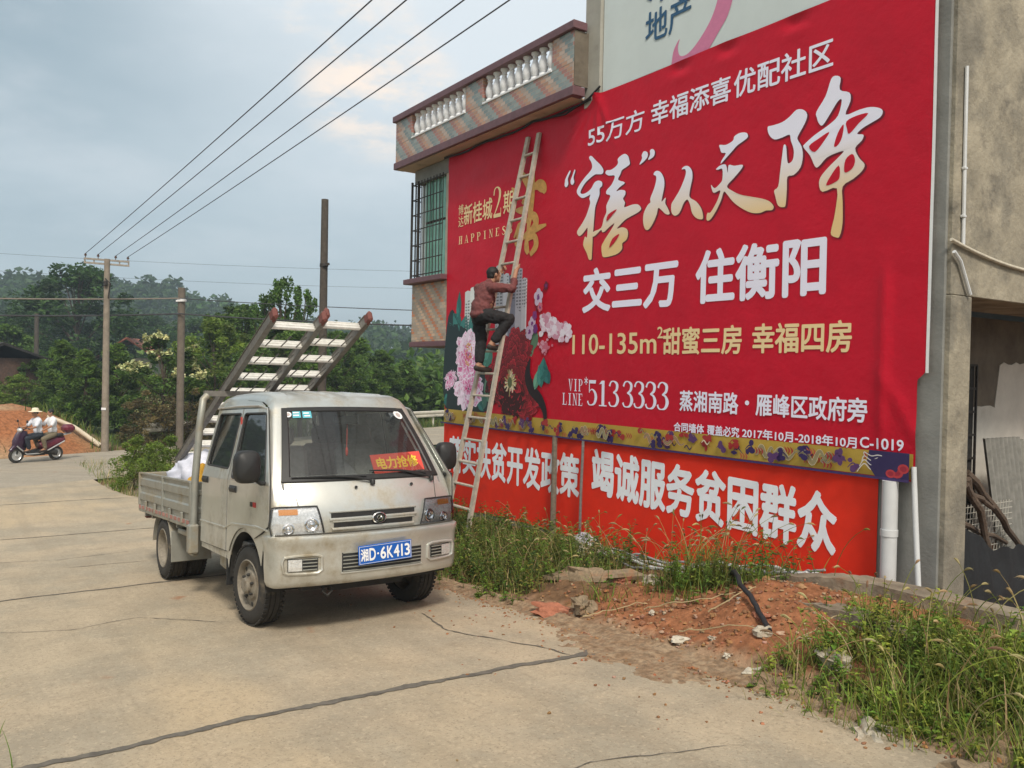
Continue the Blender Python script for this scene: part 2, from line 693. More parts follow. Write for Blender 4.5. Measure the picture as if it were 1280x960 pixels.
def road_material(name, c1, c2, c3, stain, edge_axis=True):
    m = mat(name, c1, .88, var=.10, scale=1.1, col2=c2, bump=.006, bscale=60, spec=.25, ramp=(.38, .62))
    t = m.node_tree
    b = t.nodes['Principled BSDF']
    lnk = [l for l in t.links if l.to_socket == b.inputs['Base Color']][0].from_socket
    tcn = [n for n in t.nodes if n.type == 'TEX_COORD'][0]

    def noi(scale, det, rg, sc=(1, 1, 1), off=(0, 0, 0)):
        mp = nd(t, 'ShaderNodeMapping')
        mp.inputs['Scale'].default_value = sc
        mp.inputs['Location'].default_value = off
        t.links.new(tcn.outputs['Object'], mp.inputs[0])
        n = nd(t, 'ShaderNodeTexNoise')
        n.inputs['Scale'].default_value = scale
        n.inputs['Detail'].default_value = det
        n.inputs['Roughness'].default_value = rg
        t.links.new(mp.outputs[0], n.inputs['Vector'])
        return n.outputs['Fac']

    def mr(x, a, bb, lo=0., hi=1.):
        n = nd(t, 'ShaderNodeMapRange', interpolation_type='SMOOTHSTEP')
        for k, v in (('From Min', a), ('From Max', bb), ('To Min', lo), ('To Max', hi)):
            n.inputs[k].default_value = v
        t.links.new(x, n.inputs['Value'])
        return n.outputs[0]

    def mixc(f, a, bb):
        n = nd(t, 'ShaderNodeMix', data_type='RGBA')
        t.links.new(f, n.inputs[0])
        for i, v in ((6, a), (7, bb)):
            if isinstance(v, tuple):
                n.inputs[i].default_value = (*v, 1)
            else:
                t.links.new(v, n.inputs[i])
        return n.outputs[2]

    col = mixc(mr(noi(.55, 5, .6, (.35, 1, 1)), .50, .72, 0, .75), lnk, c3)         # dust drifts along the road
    col = mixc(mr(noi(2.6, 8, .7, (1, 1, 1), (5, 2, 0)), .60, .78, 0, .55), col, stain)
    col = mixc(mr(noi(1.7, 3, .5, (1, 1, 1), (9, 7, 0)), .70, .76, 0, .8), col, (.34, .15, .07))     # clay spots
    col = mixc(mr(noi(2.2, 4, .6, (.05, 1, 1), (3, 1, 0)), .52, .68, 0, .38), col, tuple(c * .70 for c in c1))     # worn wheel paths
    col = mixc(mr(noi(24, 4, .7), .50, .66, 0, .42), col, tuple(c * .6 for c in c1))
    col = mixc(mr(noi(38, 3, .6, (1, 1, 1), (4, 4, 0)), .54, .68, 0, .35), col, tuple(min(1, c * 1.4) for c in c1))
    col = mixc(mr(noi(70, 3, .6), .58, .68, 0, .65), col, tuple(c * .45 for c in c1))               # grit
    col = mixc(mr(noi(7, 8, .75, (.12, 1, 1), (2, 9, 0)), .52, .70, 0, .32), col, tuple(c * .62 for c in c1))   # scrape and brush marks
    col = mixc(mr(noi(7, 8, .75, (1, .15, 1), (12, 3, 0)), .54, .72, 0, .30), col, tuple(min(1, c * 1.3) for c in c1))
    t.links.new(col, b.inputs['Base Color'])
    return m


M['concrete_road'] = road_material('concrete_road', (.42, .34, .24), (.34, .29, .215), (.50, .385, .245), (.26, .205, .145))
M['asphalt'] = road_material('asphalt', (.32, .28, .22), (.35, .30, .235), (.42, .33, .23), (.25, .22, .18))


def build_road():
    mb = MB()
    us = [-11.2 + .12 * i for i in range(int(27.2 / .12))]
    nn = 60
    vs, fs = [], []
    for u in us:
        e0 = edge_n(u)
        e1 = 6.15 + .12 * noise.noise(Vector((u * .9, 7, 0))) + 3.0 * smooth(-3, -9, u)
        uu = u
        row = []
        for k in range(nn):
            n = lerp(e0, e1, k / (nn - 1))
            ue = (-10.9 + .388 * n) / .92 - .7
            u2 = max(uu, ue)
            z = zr(u2) - .05 * smooth(ue + .75, ue + .45, u2) + .006 * noise.noise(Vector((u2 * .8, n * .8, 0)))
            row.append((u2, n, z))
        vs.append((uu, e0 + .03, zr(uu) - .09))
        vs += row
        vs.append((uu, e1 + .03, zr(uu) - .09))
    m = nn + 2
    for i in range(len(us) - 1):
        for k in range(m - 1):
            fs.append((i * m + k, i * m + k + 1, (i + 1) * m + k + 1, (i + 1) * m + k))
    mb.add([(u, -n, z) for u, n, z in vs], fs)
    o = mb.build('concrete_road', M['concrete_road'], None, 40)
    o.location = A0
    o.rotation_euler = (0, 0, WALLROT)
    tag(o, kind='structure')
    # expansion joints and cracks, filled with dark mortar: ragged strips lying on the slab
    jb = MB()

    def strip(pts, wd, seed, ragged=.5):
        P = []
        L = 0
        res = []
        for (a, b) in zip(pts, pts[1:]):
            k = max(2, int(math.hypot(b[0] - a[0], b[1] - a[1]) / .022))
            for i in range(k):
                res.append((lerp(a[0], b[0], i / k), lerp(a[1], b[1], i / k)))
        res.append(pts[-1])
        vs, fs = [], []
        for i, (u, n) in enumerate(res):
            a, b = res[max(i - 1, 0)], res[min(i + 1, len(res) - 1)]
            dx, dy = b[0] - a[0], b[1] - a[1]
            l = math.hypot(dx, dy)
            nx, ny = -dy / l, dx / l
            wv = noise.noise(Vector((i * .07, seed, 0))) * .035 + noise.noise(Vector((i * .27, seed, 3))) * .01
            ww = wd * max(.18, 1 + ragged * noise.noise(Vector((i * .09, seed, 7))) + ragged * .9 * noise.noise(Vector((i * .34, seed, 5))))
            if i < 5 or i > len(res) - 6:
                ww *= .35 + .12 * min(i, len(res) - 1 - i)
            for sg in (-1, 1):
                w2 = ww * (1 + .35 * noise.noise(Vector((i * .35, seed, 20 + sg * 5))) + .45 * noise.noise(Vector((i * 1.3, seed, 30 + sg * 7))))
                uu, n2 = u + nx * (wv + sg * w2 / 2), n + ny * (wv + sg * w2 / 2)
                vs.append((uu, -n2, zr(uu) + .004 + .006 * noise.noise(Vector((uu * .8, n2 * .8, 0)))))
        for i in range(len(res) - 1):
            fs.append((2 * i, 2 * i + 1, 2 * i + 3, 2 * i + 2))
        jb.add(vs, fs)

    strip([(6.16, 6.1), (6.12, 4.7), (6.17, 3.8), (6.26, 2.85), (6.30, 2.5)], .055, 1, .42)
    strip([(6.28, 2.62), (6.33, 2.36)], .11, 8, .6)
    strip([(1.80, 6.1), (1.82, 4.2), (1.80, 2.25)], .032, 2, .5)
    strip([(-2.52, 7.0), (-2.45, 4), (-2.42, 3.0)], .03, 3, .5)
    strip([(-6.8, 8.0), (-6.8, 4), (-6.75, 3.1)], .03, 4, .5)
    strip([(10.5, 6.1), (10.5, 2.3)], .04, 5, .5)
    strip([(4.6, 2.84), (5.2, 2.95), (5.8, 2.75), (6.25, 2.62)], .012, 6, 1.2)
    strip([(.3, 4.9), (.4, 4.1)], .014, 12, .9)
    strip([(7.6, 5.9), (7.4, 5.1), (7.75, 4.4), (7.6, 3.6), (7.9, 2.9)], .006, 14, 1.3)
    strip([(3.0, 5.9), (3.4, 5.2), (3.3, 4.7), (3.9, 4.2)], .007, 15, 1.3)
    strip([(-.6, 5.6), (-.3, 4.9), (-.5, 4.0)], .009, 16, 1.3)
    j = jb.build('road_joints', mat('joint_mortar', (.125, .11, .09), .9, var=.3, scale=8), None, None)
    j.location = A0
    j.rotation_euler = (0, 0, WALLROT)
    tag(j, kind='structure')
    # crossing road
    mb = MB()

    def fn(s, t):
        a = -60 + 150 * s
        c = 0.0 + 5.6 * t + .12 * noise.noise(Vector((a * .5, t * 9, 2)))
        p = RP + RD * a + RC * c
        return (p.x, p.y, zr(-14) + .012 + .02 * (1 - abs(2 * t - 1)))

    mb.grid(fn, 300, 12)
    tag(mb.build('asphalt_road', M['asphalt'], None, None), kind='structure')


build_road()

# ridge of wooded hills: height by bearing, top about 230 m away
RIDGE = [(-900, 15), (-200, 19), (0, 16), (75, 15.5), (130, 17), (200, 16.5), (260, 13.8), (300, 12.5), (350, 10), (420, 8.5), (480, 8.2), (560, 6.5), (700, 8), (1000, 12), (1800, 20)]


def hill_z(x, y):
    b = 640 + 1035 * x / max(y, 1)
    h = interp(b, RIDGE)
    q = Vector((x, y, 0))
    h += 2.4 * noise.noise(q * .013) + 1.2 * noise.noise(q * .035)
    r = math.hypot(x, y)
    return lerp(-2.5, h, smooth(95, 235, r)) * (1 if r < 260 else 1 - .2 * smooth(260, 420, r))


def build_hills():
    mb = MB()

    def fn(s, t):
        b = -900 + 2600 * s
        r = 92 + 380 * t
        d = Vector(((b - 640) / 1035, 1, 0)).normalized()
        x, y = d.x * r, d.y * r
        return (x, y, hill_z(x, y))

    mb.grid(fn, 160, 40)
    tag(mb.build('hills', mat('hill_soil', (.045, .065, .02), .95, var=.3, scale=.1), None, 180), kind='structure')


build_hills()

# ================================================================ the house and its advertising wall (local axes: u, into wall w, z)
M['conc'] = mat('grey_concrete', (.255, .255, .235), .9, var=.14, scale=1.6, col2=(.20, .20, .185), bump=.004, bscale=30,
                dirt=((.13, .12, .10), 1.3, .62, .85))
M['plaster'] = mat('stained_cement_plaster', (.34, .30, .225), .94, var=.22, scale=1.6, col2=(.21, .19, .15), bump=.014, bscale=16,
                   dirt=((.10, .09, .075), 2.1, .54, .76), ramp=(.42, .60))
M['plaster_raw'] = mat('raw_brown_plaster', (.15, .125, .095), .95, var=.25, scale=1.8, bump=.01, bscale=10)  # brown of bare plaster, with the porch shade put into the colour
M['whitewash'] = mat('whitewash', (.56, .53, .47), .9, var=.08, scale=2, bump=.003, dirt=((.34, .30, .23), 2.2, .58, .85))  # white toned down to carry the shade inside the porch
M['purple'] = mat('purple_coping_tile', (.15, .075, .085), .5, var=.15, scale=6)
M['soffit'] = mat('soffit_plaster', (.52, .40, .30), .9, var=.1, scale=2, dirt=((.20, .15, .11), 1.5, .56, .8))
M['baluster'] = mat('white_glazed_baluster', (.74, .74, .75), .35, var=.05, scale=4)
M['iron'] = mat('dark_window_iron', (.05, .043, .038), .6, .4, var=.2, scale=15)
M['pvc'] = mat('white_pvc_pipe', (.60, .61, .61), .4, var=.05, scale=3, dirt=((.42, .38, .32), 3, .6, .85))
M['cable'] = mat('black_cable', (.02, .02, .022), .6)
M['greenglass'] = mat('green_window_glass', (.26, .56, .45), .12, spec=.6, var=.15, scale=2)
M['frosted'] = mat('pale_window_panel', (.62, .68, .66), .3)


def tile_material(name, cols, ph=1.0, sq=(.10, .045), period=.42):
    m = bpy.data.materials.new(name)
    m.use_nodes = True
    t = m.node_tree
    b = t.nodes['Principled BSDF']
    b.inputs['Roughness'].default_value = .45
    L = t.links.new
    tcn = nd(t, 'ShaderNodeTexCoord')
    s = nd(t, 'ShaderNodeSeparateXYZ')
    L(tcn.outputs['Object'], s.inputs[0])

    def mt(op, a, bb=None):
        n = nd(t, 'ShaderNodeMath', operation=op)
        for i, v in enumerate((a, bb)):
            if v is None:
                continue
            if isinstance(v, (int, float)):
                n.inputs[i].default_value = v
            else:
                L(v, n.inputs[i])
        return n.outputs[0]

    row = mt('FLOOR', mt('DIVIDE', s.outputs[2], sq[1]))
    xs = mt('ADD', mt('DIVIDE', s.outputs[0], sq[0]), mt('MULTIPLY', row, .5))
    colm = mt('FLOOR', xs)
    # stripe index steps down to the right row by row
    k = mt('FRACT', mt('DIVIDE', mt('ADD', mt('MULTIPLY', mt('SUBTRACT', colm, mt('MULTIPLY', row, .5)), sq[0]), mt('MULTIPLY', row, sq[1] * ph)), period))
    r = nd(t, 'ShaderNodeValToRGB')
    r.color_ramp.interpolation = 'CONSTANT'
    el = r.color_ramp.elements
    n = len(cols)
    el[0].position, el[0].color = 0, (*cols[0], 1)
    el[1].position, el[1].color = 1 / n, (*cols[1], 1)
    for i in range(2, n):
        e = el.new(i / n)
        e.color = (*cols[i], 1)
    L(k, r.inputs[0])
    fz = mt('FRACT', mt('DIVIDE', s.outputs[2], sq[1]))
    fx = mt('FRACT', xs)
    grout = mt('MAXIMUM', mt('LESS_THAN', fz, .14), mt('LESS_THAN', fx, .05))
    wn = nd(t, 'ShaderNodeTexWhiteNoise', noise_dimensions='2D')
    cx = nd(t, 'ShaderNodeCombineXYZ')
    L(colm, cx.inputs[0])
    L(row, cx.inputs[1])
    L(cx.outputs[0], wn.inputs['Vector'])
    f = mt('ADD', mt('MULTIPLY', wn.outputs['Value'], .3), .85)
    cc = nd(t, 'ShaderNodeCombineColor')
    for i in range(3):
        L(f, cc.inputs[i])
    m1 = nd(t, 'ShaderNodeMix', data_type='RGBA', blend_type='MULTIPLY')
    m1.inputs[0].default_value = 1
    L(r.outputs[0], m1.inputs[6])
    L(cc.outputs[0], m1.inputs[7])
    m2 = nd(t, 'ShaderNodeMix', data_type='RGBA')
    L(grout, m2.inputs[0])
    L(m1.outputs[2], m2.inputs[6])
    m2.inputs[7].default_value = (.38, .34, .30, 1)
    L(m2.outputs[2], b.inputs['Base Color'])
    bp = nd(t, 'ShaderNodeBump')
    bp.inputs['Distance'].default_value = .004
    L(mt('SUBTRACT', 1.0, grout), bp.inputs['Height'])
    L(bp.outputs[0], b.inputs['Normal'])
    return m


M['tile'] = tile_material('diagonal_striped_tile', [(.38, .18, .15), (.47, .27, .18), (.45, .35, .29), (.22, .27, .27), (.27, .31, .30)], 1.0, (.10, .045), .5)
M['tile2'] = tile_material('diagonal_orange_tile', [(.58, .22, .10), (.60, .42, .28), (.40, .31, .23), (.46, .37, .28)], 1.0, (.10, .045), .27)


def bx(mb, u0, u1, w0, w1, z0, z1, bev=.006):
    mb.box(((u0 + u1) / 2, (w0 + w1) / 2, (z0 + z1) / 2), (u1 - u0, w1 - w0, z1 - z0), None, bev)


def one(name, m, parent, *a, bev=.006):
    mb = MB()
    bx(mb, *a, bev=bev)
    return mb.build(name, m, parent)


house = wallframe('house', 'unfinished village house with a balustraded roof terrace and bare cement side', 'house')
one('wall', M['conc'], house, 0.0, 7.22, 0.0, .26, -1.2, 4.83)
one('upper_wall', M['conc'], house, 3.34, 7.22, .004, .26, 4.835, 9.0)
one('column', mat('pale_column_concrete', (.36, .345, .30), .9, var=.12, scale=2, dirt=((.18, .16, .13), 2, .6, .85)), house, 3.07, 3.335, -.05, .26, 4.74, 9.0)
one('corner_column', M['plaster'], house, 7.0, 7.262, .022, .31, -.6, 2.372)
mb = MB()
bx(mb, 6.6, 7.255, .024, 6.5, 2.375, 8.98)
sw = mb.build('side_wall', M['plaster'], house)
one('roof_slab', M['conc'], house, 3.1, 7.3, 0.0, 6.5, 9.003, 9.15)
one('back_wall', M['conc'], house, -1.1, 7.2, 6.51, 6.7, -1.2, 9.0)
# recessed porch on the side
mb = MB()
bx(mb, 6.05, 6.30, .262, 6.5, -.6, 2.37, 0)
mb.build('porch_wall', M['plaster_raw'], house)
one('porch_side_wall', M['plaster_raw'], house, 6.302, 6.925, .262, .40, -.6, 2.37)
one('porch_end_wall', M['plaster'], house, 6.302, 7.25, 5.6, 6.5, -.6, 2.37)
mb = MB()
zz_ = random.Random(3)
top = []
for i in range(41):
    wv = 2.28 + i * .085
    zt = (1.50 if wv < 2.74 else 1.93) + .018 * zz_.uniform(-1, 1)
    top.append((wv, zt))
mb.prism([(2.28, -.4)] + top + [(5.68, -.4)], lambda a, b, t: (6.302 + t, a, b), .0, .008)
mb.build('whitewashed_patch', M['whitewash'], house, None)
mb = MB()
bx(mb, 6.303, 6.33, 1.86, 2.25, .3, 1.90)
gw = mb.build('barred_window', M['dark'], house)
mb = MB()
for i in range(7):
    mb.bar((6.345, 1.86, .55 + i * .225), (6.345, 2.26, .55 + i * .225), .018, .022)
for wv in (1.9, 2.08, 2.25):
    mb.bar((6.35, wv, .3), (6.35, wv, 1.9), .018, .02)
mb.build('grille', M['iron'], gw)

# cantilevered bay with the caged window
mb = MB()
bx(mb, -1.15, -.002, .0, 5.0, 2.18, 3.06, .004)
mb.build('bay_panel', M['tile2'], house)
one('bay_trim', M['purple'], house, -1.17, -.003, -.03, 5.0, 2.10, 2.176)
one('window_sill', M['purple'], house, -1.19, -.003, -.14, .06, 3.063, 3.14)
one('bay_lintel', M['conc'], house, -1.12, -.003, .0, 5.0, 4.62, 4.83)
one('bay_jamb', mat('beige_jamb', (.46, .41, .33), .9, var=.1, scale=4), house, -.13, -.003, -.004, .24, 3.142, 4.615)
one('bay_back_wall', M['plaster'], house, -1.1, -.003, .9, 1.0, 3.07, 4.615)
win = MB()
bx(win, -.92, -.16, .10, .13, 3.16, 4.64, .003)
win = win.build('window', M['iron'], house)
mb = MB()
for a, b in ((-.90, -.73), (-.70, -.45), (-.42, -.18)):
    bx(mb, a, b, .085, .099, 3.18, 3.98, .0)
    bx(mb, a, b, .085, .099, 4.02, 4.62, .0)
mb.build('pane', M['greenglass'], win)
one('side_panel', M['frosted'], house, -1.10, -1.07, .12, .9, 3.145, 4.615)
one('pale_pane', M['frosted'], house, -1.06, -.93, .10, .13, 3.145, 4.6)
cage = MB()
for i in range(11):
    u = -1.08 + i * .094
    cage.tube([(u, -.05, 3.142), (u, -.05, 4.63)], .007, 6)
for i in range(3):
    wv = -.05 + i * .06
    cage.tube([(-1.085, wv, 3.142), (-1.085, wv, 4.63)], .0085, 6)
for i in range(7):
    z = 3.2 + i * .232
    cage.tube([(-.14, -.045, z), (-1.08, -.045, z), (-1.08, .10, z)], .009, 6)
cage.bar((-1.09, -.055, 3.142), (-1.09, -.055, 4.64), .028, .028)
cage.bar((-.90, -.05, 3.142), (-.90, -.05, 4.63), .024, .024)
cage.build('window_cage', M['iron'], house)

# roof terrace parapet
one('terrace_slab', M['soffit'], house, -1.28, 3.065, -.225, 5.0, 4.84, 4.865, bev=.002)
par = MB()
bx(par, -1.30, 3.12, -.25, -.13, 4.95, 5.215, .003)
for a, b in ((-1.30, -.77), (.79, 1.22), (2.72, 3.12)):
    bx(par, a, b, -.249, -.131, 5.217, 5.575, .003)
par = par.build('parapet', M['tile'], house)
one('parapet_return', M['plaster_raw'], par, 3.122, 3.135, -.247, -.052, 4.96, 5.57, bev=.0)
one('coping', M['purple'], par, -1.35, 3.16, -.29, -.09, 5.578, 5.67)
one('base_moulding', M['purple'], par, -1.32, 3.15, -.275, -.10, 4.845, 4.948)
mb = MB()
for a, b in ((-.77, .79), (1.22, 2.72)):
    bx(mb, a + .002, b - .002, -.262, -.12, 5.216, 5.243, .004)
mb.build('balustrade_rail', M['baluster'], par)
prof = [(.052, 0), (.052, .03), (.034, .045), (.040, .055), (.052, .09), (.060, .13), (.052, .18), (.034, .225), (.028, .25), (.040, .262), (.030, .275), (.036, .295), (.052, .31), (.052, .332)]
bal = MB()
bal.lathe(prof, (0, 0, 0), 'Z', 14)
bme = bal.mesh('baluster', M['baluster'], 50)
for a, b, n in ((-.77, .79, 9), (1.22, 2.72, 9)):
    for i in range(n):
        o = bpy.data.objects.new('baluster', bme)
        COL.objects.link(o)
        o.parent = par
        o.location = (a + (b - a) * (i + .5) / n, -.19, 5.2435)
for z0, z1, wv in ((4.95, 5.67, 5.0),):
    one('rear_parapet', M['plaster'], house, -1.3, 3.05, 4.88, 5.0, 4.868, 5.6)
one('side_parapet', M['tile'], house, -1.3, -1.18, -.128, 4.87, 4.95, 5.575)

# cable under the soffit, conduits on the bare side wall
c = MB()
pts = [(-.1 + i * .22, -.05 - .02 * (i % 3 == 1), 4.825 - .03 * sin(pi * ((i % 5) / 5))) for i in range(16)]
c.tube(pts, .016, 6)
c.tube([(2.4, -.06, 4.80), (2.8, -.10, 4.74), (3.2, -.09, 4.82), (3.36, -.06, 4.92)], .012, 6)
c.build('service_cable', M['cable'], house)
cd_ = wallframe('conduit', 'straight white conduit running vertically up the bare cement wall', 'conduit')
c = MB()
c.tube([(7.272, .125, 4.04), (7.272, .13, 3.4), (7.272, .142, 2.73)], .013, 8)
for z in (2.95, 3.3):
    c.box((7.272, .134, z), (.03, .04, .02), None, .004)
c.build('tube', M['pvc'], cd_)
cd_ = wallframe('hose', 'thin pale hose sagging across the bare cement wall above the porch', 'hose')
c = MB()
c.tube([(7.275, -.03 + .13 * i, 2.765 - .025 * i + .0012 * i * i) for i in range(22)], .013, 8)
c.build('tube', mat('pale_hose', (.55, .50, .40), .6, var=.15, scale=8), cd_)
cd_ = wallframe('conduit', 'short slanting white conduit at the corner above the porch', 'conduit')
c = MB()
c.tube([(7.282, -.0, 2.68), (7.282, .09, 2.62), (7.282, .24, 2.385)], .014, 8)
c.build('tube', M['pvc'], cd_)

# drain pipe, thin pipe and stakes in front of the wall
dp = wallframe('drain_pipe', 'thick white drain pipe standing below the red billboard', 'pipe')
c = MB()
c.lathe([(.058, 0), (.058, .92)], (6.89, -.08, .06), 'Z', 20)
c.build('pipe_body', M['pvc'], dp)
c = MB()
c.lathe([(.064, 0), (.064, .05)], (6.89, -.08, .56), 'Z', 20)
c.build('joint_sleeve', M['pvc'], dp)
tp = wallframe('thin_pipe', 'thin white pipe leaning against the grey corner below the billboard', 'pipe')
c = MB()
c.tube([(7.05, -.045, 1.1), (7.09, -.07, .7), (7.16, -.12, .12)], .02, 10)
c.build('pipe_body', M['pvc'], tp)
c = MB()
c.tube([(2.72, -.10, -.25), (2.725, -.10, .4), (2.71, -.09, 1.0)], [.036, .034, .03], 9)
tag(c.build('stake', mat('old_wood', (.17, .14, .105), .9, var=.25, scale=12, bump=.004)), 'thick brown wooden stake standing in front of the red slogan banner', 'stake')
c = MB()
c.tube([(3.22, -.10, -.25), (3.225, -.10, .4), (3.235, -.09, .99)], .017, 8)
tag(c.build('stake', mat('grey_steel', (.22, .21, .20), .6, .4, var=.2, scale=12)), 'thin grey steel rod standing in front of the red slogan banner', 'stake')
for o in list(COL.objects)[-2:]:
    o.location, o.rotation_euler = A0, (0, 0, WALLROT)

# porch clutter
cs = wallframe('corrugated_sheets', 'stack of grey corrugated sheets leaning in the porch', 'roofing sheets')
for k in range(4):
    c = MB()

    def fn(s, t, k=k):
        wv = 1.60 + k * .16 + .62 * s + .03 * k * t
        return (6.92 - .05 * k - .16 * t - .018 * sin(s * 2 * pi * 8), wv, .12 + 1.12 * t - .03 * k)

    c.grid(fn, 66, 3)

    def fn2(s, t, k=k):
        p = fn(s, t)
        return (p[0] - .012, p[1], p[2])

    c.grid(fn2, 66, 3)
    c.build('sheet', mat('grey_cement_sheet', (.20 + .03 * k, .195 + .03 * k, .175 + .02 * k), .9, var=.2, scale=6), cs, 60)
wood = mat('bare_branch', (.10, .07, .05), .9, var=.3, scale=18, bump=.005)
for i, (pts, r, lab) in enumerate((
        ([(6.98, .84, 1.0), (7.02, 1.2, .74), (7.0, 1.6, .44), (6.98, 1.9, .2)], .035, 'longest bare branch leaning down across the porch opening'),
        ([(7.08, .62, .92), (7.06, .95, .78), (7.04, 1.2, .70)], .028, 'short bare branch lying nearly level in the porch'),
        ([(7.05, .70, .98), (7.08, .95, .60), (7.06, 1.2, .12)], .034, 'steep bare branch nearest the corner column in the porch'),
        ([(7.0, .66, .62), (6.99, 1.1, .50), (6.95, 1.6, .36)], .026, 'lowest bare branch just above the black netting in the porch'))):
    c = MB()
    n = 9
    P = []
    for j in range(n):
        t = j / (n - 1) * (len(pts) - 1)
        a = min(int(t), len(pts) - 2)
        q = Vector(pts[a]).lerp(Vector(pts[a + 1]), t - a)
        P.append(q + Vector((.012 * sin(j * 2.1 + i), .012 * cos(j * 1.7), .014 * sin(j * 1.3 + i * 2))))
    c.tube(P, [r * (1 - .35 * j / n) for j in range(n)], 8)
    o = tag(c.build('branch', wood), lab, 'branch', 'bare branches in the porch')
    o.location, o.rotation_euler = A0, (0, 0, WALLROT)
c = MB()


def net(s, t):
    wv = .30 + 2.9 * s
    top = .62 - .26 * smooth(0, .35, s) + .03 * sin(s * 23) + .02 * sin(s * 51)
    z = lerp(-.25, top, t)
    d = .045 * noise.noise(Vector((s * 9, t * 1.2, 2))) + .02 * noise.noise(Vector((s * 26, t * 3, 5)))
    return (7.17 + d + .06 * (1 - t), wv, z)


c.grid(net, 110, 16)
o = tag(c.build('shade_netting', mat('black_netting', (.012, .013, .015), .75, var=.3, scale=20, bump=.004, bscale=80), None, 180), 'black shade netting draped across the foot of the porch', 'netting')
o.location, o.rotation_euler = A0, (0, 0, WALLROT)
c = MB()
for i in range(24):
    wv = .45 + i * .05
    c.tube([(6.93, wv, -.1), (6.93, wv + .1, .72)], .004, 4)
for i in range(16):
    z = -.05 + i * .05
    c.tube([(6.932, .42, z), (6.932, 1.75, z)], .004, 4)
o = tag(c.build('wire_mesh', mat('pale_wire', (.5, .48, .42), .6, .3)), 'pale wire mesh panel standing behind the black netting', 'mesh panel')
o.location, o.rotation_euler = A0, (0, 0, WALLROT)

# low concrete kerb walls of an unfinished pit in front of the porch
kc = mat('old_kerb_concrete', (.27, .225, .165), .95, var=.25, scale=3, col2=(.19, .15, .105), bump=.015, bscale=16, dirt=((.28, .14, .07), 2.2, .55, .8))


def kerb(name, label, path, wd, z0, th):
    c = MB()
    vs, fs = [], []
    n = 40
    for i in range(n):
        t = i / (n - 1) * (len(path) - 1)
        a = min(int(t), len(path) - 2)
        u, nn_, zt = [lerp(path[a][k], path[a + 1][k], t - a) for k in range(3)]
        j = .012
        q = lambda s: j * noise.noise(Vector((i * .6, s * 3.1, z0)))
        vs += [(u, -nn_ - wd / 2 + q(1), zt - th), (u, -nn_ - wd / 2 + q(2), zt + q(5)), (u, -nn_ + wd / 2 + q(3), zt + q(6)), (u, -nn_ + wd / 2 + q(4), zt - th)]
    for i in range(n - 1):
        for k in range(4):
            fs.append((i * 4 + k, i * 4 + (k + 1) % 4, (i + 1) * 4 + (k + 1) % 4, (i + 1) * 4 + k))
    fs += [(0, 3, 2, 1), tuple(4 * (n - 1) + k for k in range(4))]
    c.add(vs, fs)
    o = tag(c.build(name, kc, None, 30, True), label, 'kerb')
    o.location, o.rotation_euler = A0, (0, 0, WALLROT)


kerb('concrete_kerb', 'long low concrete kerb wall in front of the porch', [(6.3, .62, .20), (6.75, .60, .30), (7.1, .50, .31), (9.6, .62, .36)], .24, 1, .6)
kerb('concrete_kerb', 'lower broken concrete kerb half sunk in the weeds by the road', [(7.0, 1.22, .26), (7.4, 1.25, .285), (8.2, 1.42, .27), (9.0, 1.5, .26)], .18, 2, .5)

# ================================================================ printed banners on the wall
def wob(u, z):
    d = .010 * noise.noise(Vector((u * .7, z * .7, 1.0))) + .004 * noise.noise(Vector((u * 1.5, z * 1.5, 4)))
    # creases: vertical fold lower right, strain folds from the terrace corner and top edge
    d += .020 * math.exp(-((u - 6.78) / .045) ** 2) * smooth(2.75, 2.4, z) * smooth(1.1, 1.5, z)
    k = (u - 6.78) + (z - 1.8) * .55
    d += .014 * math.exp(-(k / .06) ** 2) * smooth(1.9, 1.7, z) * smooth(1.15, 1.4, z)
    for i in range(5):
        a = u - 3.3 + (z - 4.84) * (.5 - .5 * i)
        d += .018 * math.exp(-(a / .03) ** 2) * smooth(4.05 + .06 * i, 4.6, z) * smooth(2.2, 2.6, u) * smooth(3.9, 3.5, u)
    for uc in (4.55, 5.15, 5.9):
        d += .022 * math.exp(-((u - uc) / .12) ** 2) * smooth(4.60, 4.80, z) * sin((z - 4.6) * 26)
    d += .014 * smooth(2.9, 3.9, z) * smooth(2.9, 1.6, u) * noise.noise(Vector((u * 1.6 + z * 3.1, z * 3.8 - u, 8)))
    return d


def BP(u, z, off):                 # billboard surface point in wall-frame coordinates
    return Vector((u, -(.035 + wob(u, z) + off), z))


def cloth(name, lo, hi, res, ptfn, m, parent=None):
    mb = MB()
    nu, nv = int((hi[0] - lo[0]) / res) + 2, int((hi[1] - lo[1]) / res) + 2
    mb.grid(lambda s, t: ptfn(lerp(lo[0], hi[0], s), lerp(lo[1], hi[1], t)), nu, nv)
    return mb.build(name, m, parent, 180)


def crom(P, k=5):
    """Catmull-Rom through points (tuples of any length)"""
    res = []
    n = len(P)
    for i in range(n - 1):
        p0, p1, p2, p3 = P[max(i - 1, 0)], P[i], P[i + 1], P[min(i + 2, n - 1)]
        for j in range(k):
            t = j / k
            res.append(tuple(.5 * (2 * b + (c - a) * t + (2 * a - 5 * b + 4 * c - d) * t * t + (3 * b - a - 3 * c + d) * t ** 3) for a, b, c, d in zip(p0, p1, p2, p3)))
    res.append(tuple(P[-1]))
    return res


